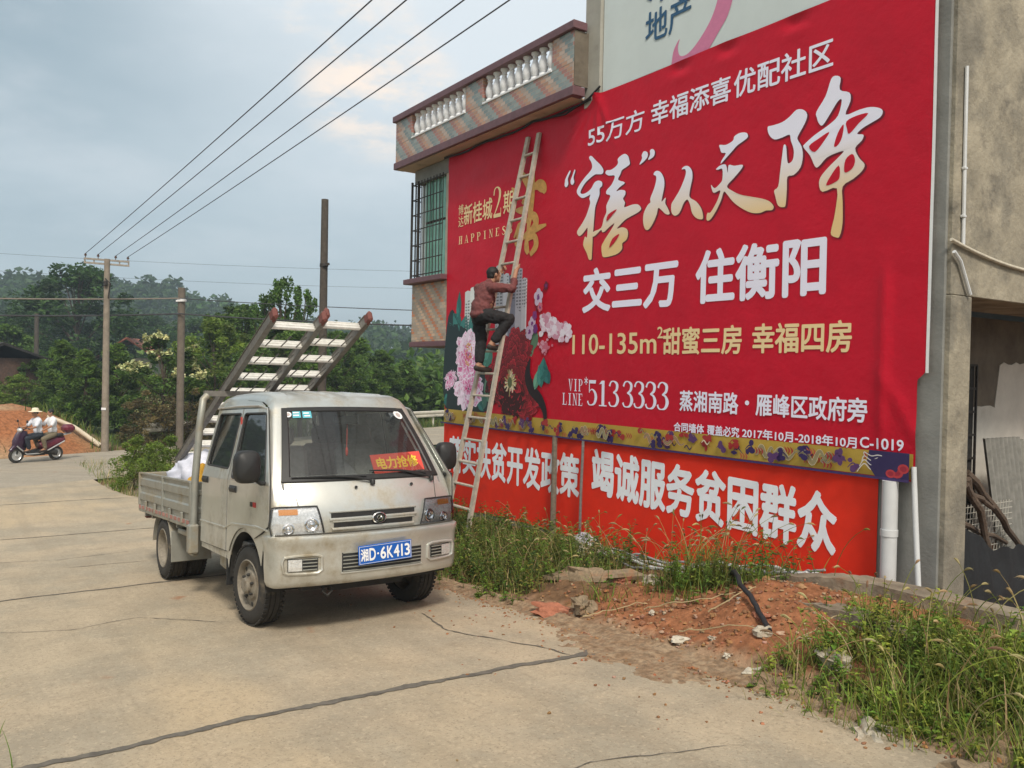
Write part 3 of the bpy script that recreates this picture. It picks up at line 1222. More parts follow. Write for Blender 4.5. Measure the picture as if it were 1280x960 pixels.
class Print:
    """flat printed shapes on a surface: every shape sits a hair above the one before"""

    def __init__(s, surf, off=.004, step=.00025):
        s.mb, s.surf, s.off, s.step = MB(), surf, off, step

    def poly(s, P, col=None, up=True):
        s.mb.add([s.surf(u, z, s.off) for u, z in P], [tuple(range(len(P)))], col)
        if up:
            s.off += s.step

    def closed(s, P, col=None, k=3):
        n = len(P)
        s.poly(crom(P[-1:] + P + P[:2], k)[k:-k - 1], col)

    def stroke(s, P, col=None, k=6, up=True):
        """P: (u, z, width)"""
        Q = crom(P, k)
        L, R = [], []
        for i, (u, z, wd) in enumerate(Q):
            a, b = Q[max(i - 1, 0)], Q[min(i + 1, len(Q) - 1)]
            dx, dy = b[0] - a[0], b[1] - a[1]
            l = math.hypot(dx, dy) or 1
            L.append((u - dy / l * wd / 2, z + dx / l * wd / 2))
            R.append((u + dy / l * wd / 2, z - dx / l * wd / 2))
        vs = [s.surf(u, z, s.off) for u, z in L] + [s.surf(u, z, s.off) for u, z in R]
        n = len(L)
        s.mb.add(vs, [(i, i + 1, n + i + 1, n + i) for i in range(n - 1)], col)
        if up:
            s.off += s.step

    def ell(s, c, r, col=None, rot=0., n=16, wav=0., seed=0, up=True):
        P = []
        for i in range(n):
            a = 2 * pi * i / n
            q = 1 + wav * noise.noise(Vector((cos(a) * 1.5, sin(a) * 1.5, seed)))
            x, y = r[0] * cos(a) * q, r[1] * sin(a) * q
            P.append((c[0] + x * cos(rot) - y * sin(rot), c[1] + x * sin(rot) + y * cos(rot)))
        s.poly(P, col, up)

    def build(s, name, m, parent):
        return s.mb.build(name, m, parent, None)


def text2d(body, bold):
    cu = bpy.data.curves.new('lettering', 'FONT')
    cu.body = body
    cu.size = 1.0
    cu.resolution_u = 3
    cu.offset = bold
    o = bpy.data.objects.new('lettering', cu)
    COL.objects.link(o)
    bpy.context.view_layer.update()
    return evalmesh(o)


def text_into(mb, body, box, surf, bold=.012, off=.004, maxlen=.12):
    """regular glyphs, thickened by laying shifted copies a hair above one another"""
    me = text2d(body, 0)
    bm = bmesh.new()
    bm.from_mesh(me)
    bpy.data.meshes.remove(me)
    xs = [v.co.x for v in bm.verts]
    ys = [v.co.y for v in bm.verts]
    x0, x1, y0, y1 = min(xs) - bold, max(xs) + bold, min(ys) - bold, max(ys) + bold
    u0, u1, z0, z1 = box
    sx, sy = (u1 - u0) / (x1 - x0), (z1 - z0) / (y1 - y0)
    for v in bm.verts:
        v.co = Vector((u0 + (v.co.x - x0) * sx, z0 + (v.co.y - y0) * sy, 0))
    bmesh.ops.triangulate(bm, faces=bm.faces)
    for _ in range(2):
        ed = [e for e in bm.edges if e.calc_length() > maxlen]
        if ed:
            bmesh.ops.subdivide_edges(bm, edges=ed, cuts=1)
            bmesh.ops.triangulate(bm, faces=[f for f in bm.faces if len(f.verts) > 3])
    bm.verts.index_update()
    vs = [v.co.copy() for v in bm.verts]
    fs = [[v.index for v in f.verts] for f in bm.faces]
    bm.free()
    ring = [(0, 0)] + ([(cos(a) * bold * sx, sin(a) * bold * sy) for a in [k * pi / 4 for k in range(8)]] if bold > .003 else [])
    for k, (dx, dy) in enumerate(ring):
        mb.add([surf(v.x + dx, v.y + dy, off + .0002 * k) for v in vs], fs)


def lettering(name, items, m, parent, surf, off=.004):
    for it in items:
        mb = MB()
        text_into(mb, it[0], it[1:5], surf, it[5] if len(it) > 5 else .012, off)
        o = mb.build(name, m, parent, None)
    return o


M['banner_red'] = mat('printed_red_vinyl', (.53, .004, .022), .48, var=.06, scale=1.2, bump=.011, bscale=5, spec=.25)
M['slogan_red'] = mat('slogan_red', (.78, .030, .008), .75, var=.07, scale=1.5, bump=.004, bscale=6, spec=.3,
                      dirt=((.52, .03, .012), 1.6, .60, .85))
M['letter_white'] = mat('printed_white', (.84, .82, .95), .5)
M['letter_gold'] = mat('printed_pale_gold', (.84, .64, .34), .5)
M['letter_blue'] = mat('painted_white_letters', (.90, .92, .96), .6, var=.04, scale=3, dirt=((.62, .70, .86), 3, .62, .85))
M['art'] = mat('printed_artwork', (1, 1, 1), .5, attr='tint', var=.05, scale=9)


def gold_material():
    m = mat('printed_white_to_gold', (.78, .76, .88), .5)
    t = m.node_tree
    b = t.nodes['Principled BSDF']
    tcn = [n for n in t.nodes if n.type == 'TEX_COORD'][0]
    s = nd(t, 'ShaderNodeSeparateXYZ')
    t.links.new(tcn.outputs['Object'], s.inputs[0])
    mr = nd(t, 'ShaderNodeMapRange')
    mr.inputs['From Min'].default_value = 3.72
    mr.inputs['From Max'].default_value = 3.18
    t.links.new(s.outputs[2], mr.inputs['Value'])
    mx = nd(t, 'ShaderNodeMix', data_type='RGBA')
    t.links.new(mr.outputs[0], mx.inputs[0])
    mx.inputs[6].default_value = (.84, .83, .95, 1)
    mx.inputs[7].default_value = (.78, .55, .25, 1)
    t.links.new(mx.outputs[2], b.inputs['Base Color'])
    return m


M['letter_fade'] = gold_material()

BB = wallframe('billboard', 'huge crimson real estate billboard with white and gold Chinese lettering and painted flowers', 'billboard')


def bb_pt(u, z):
    # the loose lower right corner hangs in a little
    uu = u - .07 * smooth(6.6, 7.12, u) * smooth(1.82, 1.74, z)
    return BP(uu, z + .012 * noise.noise(Vector((u * 1.1, 0, 3))) * smooth(4.5, 4.84, z), 0)


cloth('red_sheet', (0.0, .985), (7.125, 4.85), .035, bb_pt, M['banner_red'], BB)
mb = MB()
for i in range(30):
    z0, z1 = 1.80 + i * .1016, 1.80 + (i + 1) * .1016
    mb.add([BP(7.118, z0, .003), BP(7.142, z0, .003), BP(7.142, z1, .003), BP(7.118, z1, .003)], [(0, 1, 2, 3)])
mb.build('white_hem', M['white'], BB, None)

# --- calligraphy, traced outlines of the brush letters
XI = [[(3.168,4.173),(3.209,4.187),(3.292,4.118),(3.374,4.051),(3.421,3.99),(3.404,3.95),(3.332,3.959),(3.274,3.966),(3.182,3.938),(3.101,3.9),(3.043,3.85),(3.021,3.808),(3.057,3.787),(3.129,3.79),(3.21,3.821),(3.27,3.878),(3.334,3.889),(3.398,3.863),(3.4,3.818),(3.36,3.796),(3.358,3.73),(3.319,3.662),(3.287,3.593),(3.274,3.476),(3.265,3.359),(3.257,3.307),(3.258,3.211),(3.253,3.092),(3.248,3.025),(3.201,3.03),(3.163,3.101),(3.102,3.183),(3.095,3.23),(3.122,3.294),(3.157,3.282),(3.161,3.387),(3.119,3.362),(3.061,3.324),(3.013,3.315),(2.976,3.35),(2.987,3.387),(3.057,3.446),(3.126,3.52),(3.17,3.596),(3.199,3.666),(3.183,3.714),(3.2,3.756),(3.154,3.748),(3.071,3.739),(3.01,3.764),(2.96,3.811),(2.959,3.849),(3.006,3.902),(3.099,3.968),(3.191,4.019),(3.225,4.057),(3.212,4.112)],[(3.456,3.947),(3.477,3.975),(3.544,3.967),(3.619,3.986),(3.661,4.017),(3.656,4.061),(3.702,4.087),(3.765,4.096),(3.818,4.064),(3.841,4.01),(3.846,3.971),(3.791,3.949),(3.728,3.932),(3.698,3.888),(3.667,3.837),(3.775,3.789),(3.691,3.754),(3.639,3.72),(3.703,3.723),(3.778,3.703),(3.783,3.66),(3.749,3.623),(3.782,3.575),(3.773,3.527),(3.897,3.536),(3.989,3.522),(4.035,3.473),(3.992,3.442),(3.891,3.418),(3.788,3.39),(3.705,3.344),(3.663,3.314),(3.748,3.317),(3.823,3.286),(3.841,3.227),(3.816,3.174),(3.754,3.145),(3.755,3.088),(3.693,3.045),(3.585,3.028),(3.464,3.026),(3.429,3.058),(3.415,3.148),(3.447,3.196),(3.49,3.242),(3.565,3.312),(3.618,3.377),(3.531,3.346),(3.466,3.31),(3.421,3.306),(3.398,3.334),(3.308,3.286),(3.251,3.278),(3.261,3.329),(3.397,3.356),(3.439,3.453),(3.481,3.52),(3.479,3.593),(3.542,3.685),(3.475,3.718),(3.484,3.76),(3.56,3.805),(3.612,3.89),(3.513,3.911)],[(2.731,3.981),(2.743,4.018),(2.815,4.094),(2.833,4.078),(2.786,4.01),(2.795,3.946),(2.759,3.914),(2.728,3.935)],[(2.837,3.978),(2.867,4.026),(2.907,4.088),(2.922,4.074),(2.892,4.006),(2.907,3.95),(2.878,3.923),(2.845,3.937)],[(3.996,3.937),(4.035,3.992),(4.029,4.028),(4.062,4.062),(4.116,4.037),(4.114,3.99),(4.056,3.953)],[(4.125,3.963),(4.153,4.009),(4.151,4.051),(4.186,4.06),(4.22,4.03),(4.212,3.984),(4.164,3.963)]]
XIH = [[(3.549,3.126),(3.601,3.214),(3.708,3.251),(3.667,3.199),(3.603,3.148)],[(3.496,3.416),(3.516,3.486),(3.656,3.523),(3.593,3.475)]]
CT = [[(4.21,3.792),(4.224,3.818),(4.265,3.822),(4.316,3.794),(4.358,3.729),(4.367,3.649),(4.344,3.553),(4.336,3.497),(4.39,3.531),(4.386,3.475),(4.424,3.419),(4.453,3.358),(4.4,3.362),(4.328,3.419),(4.287,3.44),(4.269,3.378),(4.22,3.298),(4.16,3.241),(4.107,3.248),(4.073,3.318),(4.076,3.413),(4.131,3.493),(4.172,3.515),(4.17,3.559),(4.219,3.645),(4.247,3.72),(4.246,3.771)],[(4.601,3.773),(4.638,3.796),(4.694,3.785),(4.739,3.735),(4.748,3.665),(4.728,3.586),(4.712,3.506),(4.732,3.469),(4.807,3.423),(4.873,3.345),(4.899,3.26),(4.876,3.243),(4.812,3.265),(4.755,3.321),(4.725,3.408),(4.686,3.463),(4.64,3.435),(4.604,3.371),(4.567,3.335),(4.518,3.331),(4.478,3.369),(4.472,3.447),(4.513,3.497),(4.578,3.57),(4.633,3.658),(4.659,3.723),(4.648,3.766)],[(5.085,3.908),(5.162,3.892),(5.245,3.913),(5.261,3.949),(5.326,3.966),(5.399,3.95),(5.416,3.908),(5.361,3.881),(5.296,3.857),(5.232,3.812),(5.166,3.767),(5.107,3.729),(5.115,3.757),(5.164,3.813),(5.113,3.83),(5.095,3.867)],[(5.048,3.688),(5.099,3.714),(5.168,3.707),(5.192,3.627),(5.202,3.698),(5.269,3.678),(5.364,3.669),(5.352,3.633),(5.272,3.57),(5.187,3.507),(5.242,3.458),(5.343,3.403),(5.473,3.362),(5.599,3.323),(5.677,3.286),(5.72,3.236),(5.702,3.208),(5.641,3.214),(5.572,3.202),(5.477,3.218),(5.363,3.277),(5.262,3.351),(5.193,3.427),(5.15,3.461),(5.118,3.387),(5.06,3.297),(4.993,3.226),(4.949,3.223),(4.942,3.26),(4.955,3.295),(4.991,3.293),(5.058,3.37),(5.091,3.431),(5.103,3.482),(5.029,3.47),(5.002,3.506),(4.991,3.554),(5.036,3.513),(5.104,3.548),(5.129,3.583),(5.126,3.676),(5.075,3.679)]]
JI = [[(5.633,3.948),(5.684,3.95),(5.785,3.955),(5.862,3.985),(5.929,4.026),(5.996,4.01),(6.036,3.96),(6.015,3.892),(5.955,3.809),(5.946,3.771),(5.986,3.705),(6.002,3.621),(5.982,3.528),(5.917,3.476),(5.854,3.471),(5.851,3.373),(5.845,3.242),(5.826,3.215),(5.766,3.238),(5.733,3.326),(5.721,3.378),(5.761,3.405),(5.777,3.534),(5.793,3.664),(5.806,3.752),(5.831,3.738),(5.843,3.637),(5.859,3.585),(5.903,3.609),(5.91,3.689),(5.878,3.777),(5.863,3.83),(5.789,3.822),(5.708,3.823),(5.649,3.878)],[(6.125,3.962),(6.207,4.067),(6.257,4.195),(6.301,4.21),(6.345,4.178),(6.339,4.087),(6.427,4.04),(6.437,3.969),(6.397,3.872),(6.516,3.881),(6.615,3.878),(6.696,3.848),(6.721,3.815),(6.698,3.776),(6.619,3.75),(6.553,3.728),(6.505,3.694),(6.56,3.674),(6.548,3.631),(6.491,3.583),(6.527,3.5),(6.578,3.437),(6.555,3.388),(6.481,3.341),(6.388,3.296),(6.392,3.172),(6.397,3.002),(6.374,2.897),(6.339,2.893),(6.294,2.922),(6.301,2.984),(6.325,3.09),(6.336,3.29),(6.203,3.284),(6.168,3.35),(6.181,3.411),(6.251,3.477),(6.338,3.538),(6.389,3.581),(6.319,3.58),(6.231,3.559),(6.16,3.502),(6.123,3.509),(6.074,3.607),(6.006,3.693),(6.024,3.721),(6.115,3.773),(6.241,3.824),(6.328,3.881),(6.359,3.997),(6.324,3.998),(6.256,3.914),(6.187,3.836),(6.15,3.861),(6.13,3.913)]]
JIH = [[(6.062,3.689),(6.153,3.733),(6.252,3.766),(6.209,3.705),(6.12,3.629)],[(6.3,3.647),(6.332,3.74),(6.382,3.798),(6.376,3.715),(6.352,3.659),(6.318,3.632)],[(6.408,3.815),(6.5,3.839),(6.6,3.833),(6.519,3.774),(6.436,3.709),(6.415,3.752)],[(6.238,3.33),(6.271,3.395),(6.348,3.474),(6.36,3.379),(6.326,3.346)],[(6.399,3.418),(6.408,3.508),(6.467,3.542),(6.494,3.491),(6.478,3.433),(6.428,3.405)]]
SW = [[(4.419,4.782),(4.415,4.918),(4.443,5.01),(4.51,5.083),(4.489,5.007),(4.515,4.921),(4.591,4.898),(4.68,4.926),(4.794,5.009),(4.904,5.123),(4.971,5.238),(5.009,5.351),(5.032,5.468),(5.221,5.438),(5.193,5.284),(5.125,5.111),(5.033,5.006),(4.926,4.892),(4.815,4.787),(4.625,4.767)]]
for i, P in enumerate(XI + CT + JI):
    p = Print(BP, .004 + .0003 * i, .0004)
    p.closed(P)
    p.build('calligraphy', M['letter_fade'], BB)
for P in XIH + JIH:
    p = Print(BP, .010, .0002)
    p.closed(P)
    p.build('calligraphy_counter', M['banner_red'], BB)
# darker drop edge printed under the brush letters
p = Print(lambda u, z, o: BP(u + .018, z - .012, o), .001, .0002)
for P in XI + CT + JI:
    p.closed(P)
p.build('calligraphy_edge', mat('printed_dark_red', (.16, .006, .02), .5), BB)

lettering('headline', [('55万方', 3.147, 4.058, 4.286, 4.523, .010), ('幸福添喜', 4.159, 5.205, 4.294, 4.535, .016),
                       ('优配社区', 5.241, 6.271, 4.295, 4.54, .016)], M['letter_white'], BB, BP)
lettering('slogan', [('交三万', 3.105, 4.588, 2.425, 2.925, .032), ('住衡阳', 4.822, 6.257, 2.43, 2.945, .030)], M['letter_white'], BB, BP)
lettering('offer_line', [('110-135m', 2.944, 4.31, 1.96, 2.187, .012), ('2', 4.321, 4.401, 2.116, 2.233, .012),
                         ('甜蜜三房', 4.404, 5.403, 1.948, 2.22, .022), ('幸福四房', 5.519, 6.508, 1.955, 2.22, .022)],
          M['letter_gold'], BB, BP)
lettering('address_line', [('蒸湘南路', 4.654, 5.385, 1.396, 1.60, .022), ('雁峰区政府旁', 5.579, 6.662, 1.40, 1.60, .022),
                           ('合同墙体', 4.582, 4.979, 1.191, 1.283, .024), ('覆盖必究', 5.018, 5.404, 1.188, 1.284, .024),
                           ('2017年10月-2018年10月', 5.436, 6.576, 1.193, 1.285, .022), ('C-1019', 6.603, 6.965, 1.206, 1.293, .02)],
          M['letter_white'], BB, BP, .0065)

# --- serif lettering drawn stroke by stroke on a unit cell
TH, TN = .20, .06


def gl(ch):
    R = lambda a, b, c, d: ('r', a, b, c, d)
    S = lambda *P: ('s', P)
    return {
        'V': [('q', (.05, 1), (.29, 1), (.57, 0), (.47, 0)), ('q', (.80, 1), (.88, 1), (.57, 0), (.51, 0)), R(-.02, .96, .36, 1), R(.68, .96, 1.0, 1)],
        'I': [R(.38, 0, .62, 1), R(.2, 0, .8, .05), R(.2, .95, .8, 1)],
        'P': [R(.18, 0, .40, 1), R(.04, 0, .56, .05), R(.04, .95, .5, 1), S((.40, .97, .06), (.70, .95, .1), (.86, .74, .2), (.70, .52, .1), (.40, .49, .06))],
        'L': [R(.18, 0, .40, 1), R(.04, .95, .56, 1), R(.04, 0, .92, .06), ('q', (.84, .0), (.92, .0), (.96, .3), (.90, .3))],
        'N': [R(.14, 0, .20, 1), R(.78, 0, .84, 1), ('q', (.08, 1), (.32, 1), (.84, 0), (.72, 0)), R(.02, 0, .34, .05), R(.64, .95, .98, 1), R(.0, .95, .3, 1)],
        'E': [R(.18, 0, .40, 1), R(.04, 0, .90, .05), R(.04, .95, .86, 1), R(.4, .48, .66, .53), ('q', (.82, 0), (.9, 0), (.94, .26), (.88, .26)), ('q', (.80, 1), (.86, 1), (.88, .76), (.83, .76))],
        'H': [R(.14, 0, .34, 1), R(.66, 0, .86, 1), R(.3, .48, .7, .53), R(.02, 0, .46, .05), R(.02, .95, .46, 1), R(.54, 0, .98, .05), R(.54, .95, .98, 1)],
        'A': [('q', (.46, 1), (.56, 1), (.92, 0), (.68, 0)), ('q', (.46, 1), (.52, 1), (.18, 0), (.10, 0)), R(.28, .3, .72, .35), R(0, 0, .3, .05), R(.58, 0, 1.0, .05)],
        'S': [S((.84, .78, .06), (.66, .95, .08), (.36, .96, .12), (.18, .78, .2), (.42, .57, .22), (.72, .40, .22), (.80, .20, .18), (.58, .04, .1), (.3, .05, .08), (.12, .24, .06))],
        '1': [R(.40, 0, .64, .98), R(.18, 0, .86, .045), ('q', (.16, .84), (.40, .98), (.46, .98), (.42, .86))],
        '2': [S((.12, .74, .12), (.22, .92, .10), (.50, .98, .08), (.78, .86, .2), (.76, .62, .2), (.50, .34, .12), (.12, .06, .08)), R(.08, 0, .9, .12), ('q', (.84, 0), (.9, 0), (.96, .28), (.90, .28))],
        '3': [S((.12, .78, .14), (.24, .93, .10), (.48, .97, .07), (.76, .86, .20), (.72, .65, .18), (.44, .54, .06)), S((.44, .54, .06), (.70, .48, .14), (.84, .28, .24), (.70, .08, .16), (.42, .025, .06), (.20, .06, .10), (.10, .18, .14))],
        '5': [('q', (.22, .99), (.84, .99), (.80, .86), (.22, .86)), R(.2, .50, .265, .99), S((.21, .53, .05), (.46, .63, .07), (.74, .52, .18), (.84, .31, .24), (.70, .09, .16), (.40, .02, .06), (.20, .05, .09), (.09, .17, .13))],
        '*': [S((.5, 1, .16), (.5, 0, .16)), S((.05, .75, .16), (.95, .25, .16)), S((.05, .25, .16), (.95, .75, .16))],
    }[ch]


def serif(pr, body, box, gap=.16, heavy=1.0):
    u0, u1, z0, z1 = box
    n = len(body)
    cw = (u1 - u0) / (n + (n - 1) * gap)
    for i, ch in enumerate(body):
        ox = u0 + i * cw * (1 + gap)
        f = lambda a, b: (ox + a * cw, z0 + b * (z1 - z0))
        for g in gl(ch):
            if g[0] == 'r':
                pr.poly([f(g[1], g[2]), f(g[3], g[2]), f(g[3], g[4]), f(g[1], g[4])])
            elif g[0] == 'q':
                pr.poly([f(*a) for a in g[1:]])
            else:
                pr.stroke([(*f(a, b), wd * cw * heavy) for a, b, wd in g[1]])
        pr.off -= pr.step * len(gl(ch))


p = Print(BP, .004, .0002)
serif(p, 'VIP', (2.884, 3.141, 1.54, 1.678), .08)
serif(p, 'LINE', (2.772, 3.146, 1.376, 1.513), .10)
serif(p, '*', (3.167, 3.233, 1.618, 1.706))
serif(p, '513', (3.215, 3.765, 1.388, 1.675), -.04)
serif(p, '3333', (3.80, 4.51, 1.391, 1.677), -.06)
p.build('phone_line', M['letter_white'], BB)
p = Print(BP, .004, .0002)
p.ell((5.48, 1.51), (.024, .022))
p.build('separator_dot', M['letter_white'], BB)
p = Print(BP, .004, .0002)
serif(p, '2', (1.193, 1.403, 3.772, 4.173))
serif(p, 'HAPPINESS', (.328, 1.662, 3.525, 3.635), .55)
p.build('serif_lettering', M['letter_gold'], BB)
lettering('estate_name', [('博', .301, .433, 3.936, 4.08, .004), ('达', .308, .439, 3.767, 3.917, .004), ('新桂城', .446, 1.181, 3.772, 4.06, .014),
                          ('期', 1.442, 1.681, 3.787, 4.08, .012)], M['letter_gold'], BB, BP)
# gold brush emblem half hidden behind the ladder
p = Print(BP, .004, .0003)
for P in ([(1.80, 4.30, .02), (1.90, 4.18, .10), (1.98, 4.02, .07), (1.86, 3.86, .05)], [(2.08, 4.02, .05), (2.20, 4.04, .13), (2.30, 3.99, .14), (2.34, 3.92, .05)],
          [(2.10, 4.28, .03), (2.08, 4.0, .09), (2.04, 3.7, .10), (2.0, 3.5, .06)], [(1.72, 3.80, .03), (1.86, 3.78, .10), (2.05, 3.76, .07)],
          [(1.70, 3.45, .03), (1.82, 3.60, .09), (1.80, 3.42, .12), (1.72, 3.36, .04)], [(1.95, 3.62, .04), (2.10, 3.68, .10), (2.17, 3.58, .11), (2.05, 3.50, .06)],
          [(1.84, 3.40, .04), (2.02, 3.48, .09), (2.20, 3.51, .08), (2.38, 3.53, .03)], [(1.98, 3.44, .05), (1.98, 3.30, .10), (2.02, 3.22, .06)],
          [(2.0, 3.40, .06), (2.14, 3.42, .08), (2.18, 3.30, .10), (2.06, 3.20, .06)], [(1.62, 4.10, .02), (1.72, 4.02, .07), (1.70, 3.90, .03)]):
    p.stroke(P)
p.build('gold_emblem', mat('printed_gold', (.58, .33, .09), .5, var=.15, scale=9), BB)

# --- printed flowers, leaves, towers and clouds lower left
p = Print(BP, .0025, .000004)
rg = random.Random(11)
TEAL, DTEAL, GRN = (.02, .13, .12), (.008, .045, .05), (.10, .20, .12)


def leaf(c, l, wd, rot, col):
    P, Q = [], []
    for i in range(9):
        t = i / 8
        h = wd * sin(pi * t ** .8) * (1 + .08 * sin(i * 3))
        P.append((l * (t - .5), h / 2))
        Q.append((l * (t - .5), -h / 2))
    R = lambda q: [(c[0] + x * cos(rot) - y * sin(rot), c[1] + x * sin(rot) + y * cos(rot)) for x, y in q]
    p.poly(R(P + Q[::-1][1:-1]), col)
    p.poly(R([(x, y * .9) for x, y in P[1:-1]] + [(x, .0) for x, y in Q[::-1][1:-1]]), tuple(min(1, q * 1.5 + .01) for q in col))
    p.stroke([(*R([(-l / 2, 0)])[0], .006), (*R([(l / 2, 0)])[0], .003)], tuple(min(1, q * 2.4 + .02) for q in col), 2)


# dark foliage bed
p.closed([(.02, 1.21), (.02, 2.35), (.18, 2.62), (.34, 2.42), (.62, 2.30), (.95, 2.05), (1.1, 1.6), (1.12, 1.21)], (.012, .03, .035))
# towers
for x0, x1, z0, z1, c in ((.52, .66, 2.05, 2.86, (.62, .66, .66)), (.66, .80, 2.1, 2.90, (.74, .76, .74)), (.78, .84, 2.1, 2.80, (.40, .44, .44)),
                          (1.30, 1.48, 2.1, 3.15, (.42, .42, .46)), (1.48, 1.60, 2.1, 3.02, (.55, .55, .60)), (1.60, 1.76, 2.15, 3.0, (.20, .20, .26)),
                          (1.76, 1.90, 2.15, 3.06, (.40, .39, .45)), (1.90, 1.99, 2.15, 2.93, (.50, .49, .55)), (1.985, 2.01, 2.12, 2.92, (.72, .70, .74))):
    p.poly([(x0, z0), (x1, z0), (x1, z1 - .015), ((x0 + x1) / 2, z1), (x0, z1 - .02)], c)
    nf = int((z1 - z0) / .042)
    dk = tuple(q * .35 for q in c)
    for i in range(nf):
        z = z0 + .02 + i * .042
        for xa, xb in ((.12, .42), (.56, .88)):
            p.poly([(lerp(x0, x1, xa), z), (lerp(x0, x1, xb), z), (lerp(x0, x1, xb), z + .022), (lerp(x0, x1, xa), z + .022)], dk, False)
    p.off += p.step
for c, l, wd, r, col in (((.36, 2.66), .42, .14, 1.5, TEAL), ((.30, 2.45), .30, .24, 2.3, TEAL), ((.50, 2.34), .40, .26, 1.2, TEAL), ((.12, 2.16), .5, .22, 1.6, TEAL),
                         ((.72, 2.36), .34, .2, 1.8, TEAL), ((.88, 2.2), .36, .22, .9, (.03, .17, .15)), ((.12, 1.85), .36, .2, 2.0, DTEAL), ((.16, 1.55), .34, .18, 1.2, (.04, .12, .11)),
                         ((.10, 1.33), .26, .2, .4, TEAL), ((1.15, 1.95), .36, .24, 1.0, (.06, .22, .17)), ((1.16, 1.52), .42, .22, 1.8, (.12, .25, .17)),
                         ((1.06, 1.36), .3, .16, 1.2, (.05, .15, .12)), ((.20, 2.30), .34, .18, 2.2, (.02, .12, .11)), ((.06, 2.02), .30, .16, 1.3, (.03, .15, .13)), ((.24, 2.06), .34, .16, .8, DTEAL), ((.10, 1.70), .3, .14, 2.4, (.03, .14, .12)), ((.30, 1.36), .3, .14, .5, (.04, .13, .11)), ((.95, 1.30), .26, .12, 2.4, TEAL), ((2.16, 2.17), .34, .24, 1.35, GRN), ((2.10, 2.06), .26, .16, 1.9, (.16, .24, .15))):
    leaf(c, l, wd, r, col)


def peony(c, R, cols, seed, squash=1.0, core=None):
    """rings of ruffled petals: pale rim, mid tone, veins and a deep base"""
    r = random.Random(seed)
    for ring, (rr, n, ln) in enumerate(((1.05, 13, .50), (.90, 14, .46), (.74, 13, .42), (.58, 11, .38), (.42, 9, .32), (.28, 7, .26))):
        for i in range(n):
            a = 2 * pi * (i + .5 * (ring % 2) + r.uniform(-.3, .3)) / n
            d = rr * R * .62 * r.uniform(.9, 1.1)
            cx, cz = c[0] + cos(a) * d, c[1] + sin(a) * d * squash
            red = cols[0][2] < .1
            sh = r.uniform(.45, 1.25) if red else r.uniform(.80, 1.08)
            rim = tuple(min(.95, q * sh) for q in cols[1])
            l, wd = R * ln * r.uniform(.85, 1.2), R * ln * r.uniform(.55, .9)
            tw = a + r.uniform(-.35, .35)
            P = []
            for k in range(22):
                t = 2 * pi * k / 22
                fr = max(0, cos(t)) ** .5
                q = 1 + fr * (.10 * sin(5 * t + i) + .07 * sin(11 * t + i * 2)) + .06 * sin(2 * t + i)
                x, y = l / 2 * cos(t) * q, wd / 2 * sin(t) * q
                P.append((cx + x * cos(tw) - y * sin(tw), cz + (x * sin(tw) + y * cos(tw)) * squash))
            bx_, bz_ = cx - cos(tw) * l * .36, cz - sin(tw) * l * .36 * squash
            if red:
                p.poly([lerp2(q, (cx + .004, cz - .008), -.07) for q in P], (.035, .001, .004))
            p.poly(P, rim)
            p.poly([lerp2(q, (bx_, bz_), .13) for q in P], tuple(lerp(x, y, .12) * sh for x, y in zip(cols[0], cols[1])))
            p.poly([lerp2(q, (bx_, bz_), .38) for q in P], tuple(lerp(x, y, .45) for x, y in zip(cols[0], cols[2])))
            for k in (0,):
                tip = (cx + cos(tw + k * .35) * l * .30, cz + sin(tw + k * .35) * l * .30 * squash)
                p.stroke([(bx_, bz_, .012), (*tip, .002)], tuple(lerp(x, y, .55) for x, y in zip(cols[0], cols[2])), 1)
            p.poly([lerp2(q, (bx_, bz_), .64) for q in P], cols[2])
    if core:
        for i in range(40):
            a, d = r.uniform(0, 6.28), r.uniform(0, 1) ** .5
            p.ell((c[0] + cos(a) * d * core[0], c[1] + sin(a) * d * core[1]), (.009, .022), core[2] if i % 3 else core[3], a, 8)


def lerp2(a, b, t):
    return (lerp(a[0], b[0], t), lerp(a[1], b[1], t))


PK = [(.74, .26, .50), (.88, .72, .86), (.55, .02, .17)]
peony((.16, 1.66), .22, PK, 1, 1.1)
peony((.66, 1.50), .42, PK, 2, .82)
peony((.64, 1.97), .40, PK, 3, 1.0, (.11, .17, (.62, .36, .05), (.55, .12, .06)))
RDK = [(.24, .006, .014), (.42, .014, .03), (.05, .001, .005)]
peony((1.80, 2.02), .40, RDK, 6, .8)
peony((1.40, 1.62), .34, RDK, 7, 1.1)
peony((1.95, 1.38), .42, RDK, 8, .7)
peony((1.74, 1.62), .50, RDK, 9, .95)
for i in range(70):
    a = rg.uniform(0, 6.28)
    d = rg.uniform(.05, .15)
    p.stroke([(1.69, 1.61, .010), (1.69 + cos(a) * d, 1.61 + sin(a) * d * 1.25, .016)], ((.62, .52, .26), (.72, .66, .48), (.40, .34, .14))[i % 3], 2)
p.ell((1.69, 1.61), (.05, .07), (.10, .13, .06))
# dark ribbon tail and leaves at its head
p.stroke([(2.13, 1.92, .02), (2.08, 1.72, .12), (2.16, 1.55, .15), (2.34, 1.42, .13), (2.44, 1.28, .09), (2.46, 1.13, .05)], (.012, .006, .010), 8)
for c, l, wd, r, col in (((2.40, 1.78), .30, .2, 1.5, TEAL), ((2.46, 1.72), .26, .16, 2.2, (.015, .10, .10)), ((2.27, 1.66), .26, .12, 1.3, (.10, .26, .18)), ((2.34, 1.70), .28, .14, 1.8, (.03, .16, .14))):
    leaf(c, l, wd, r, col)
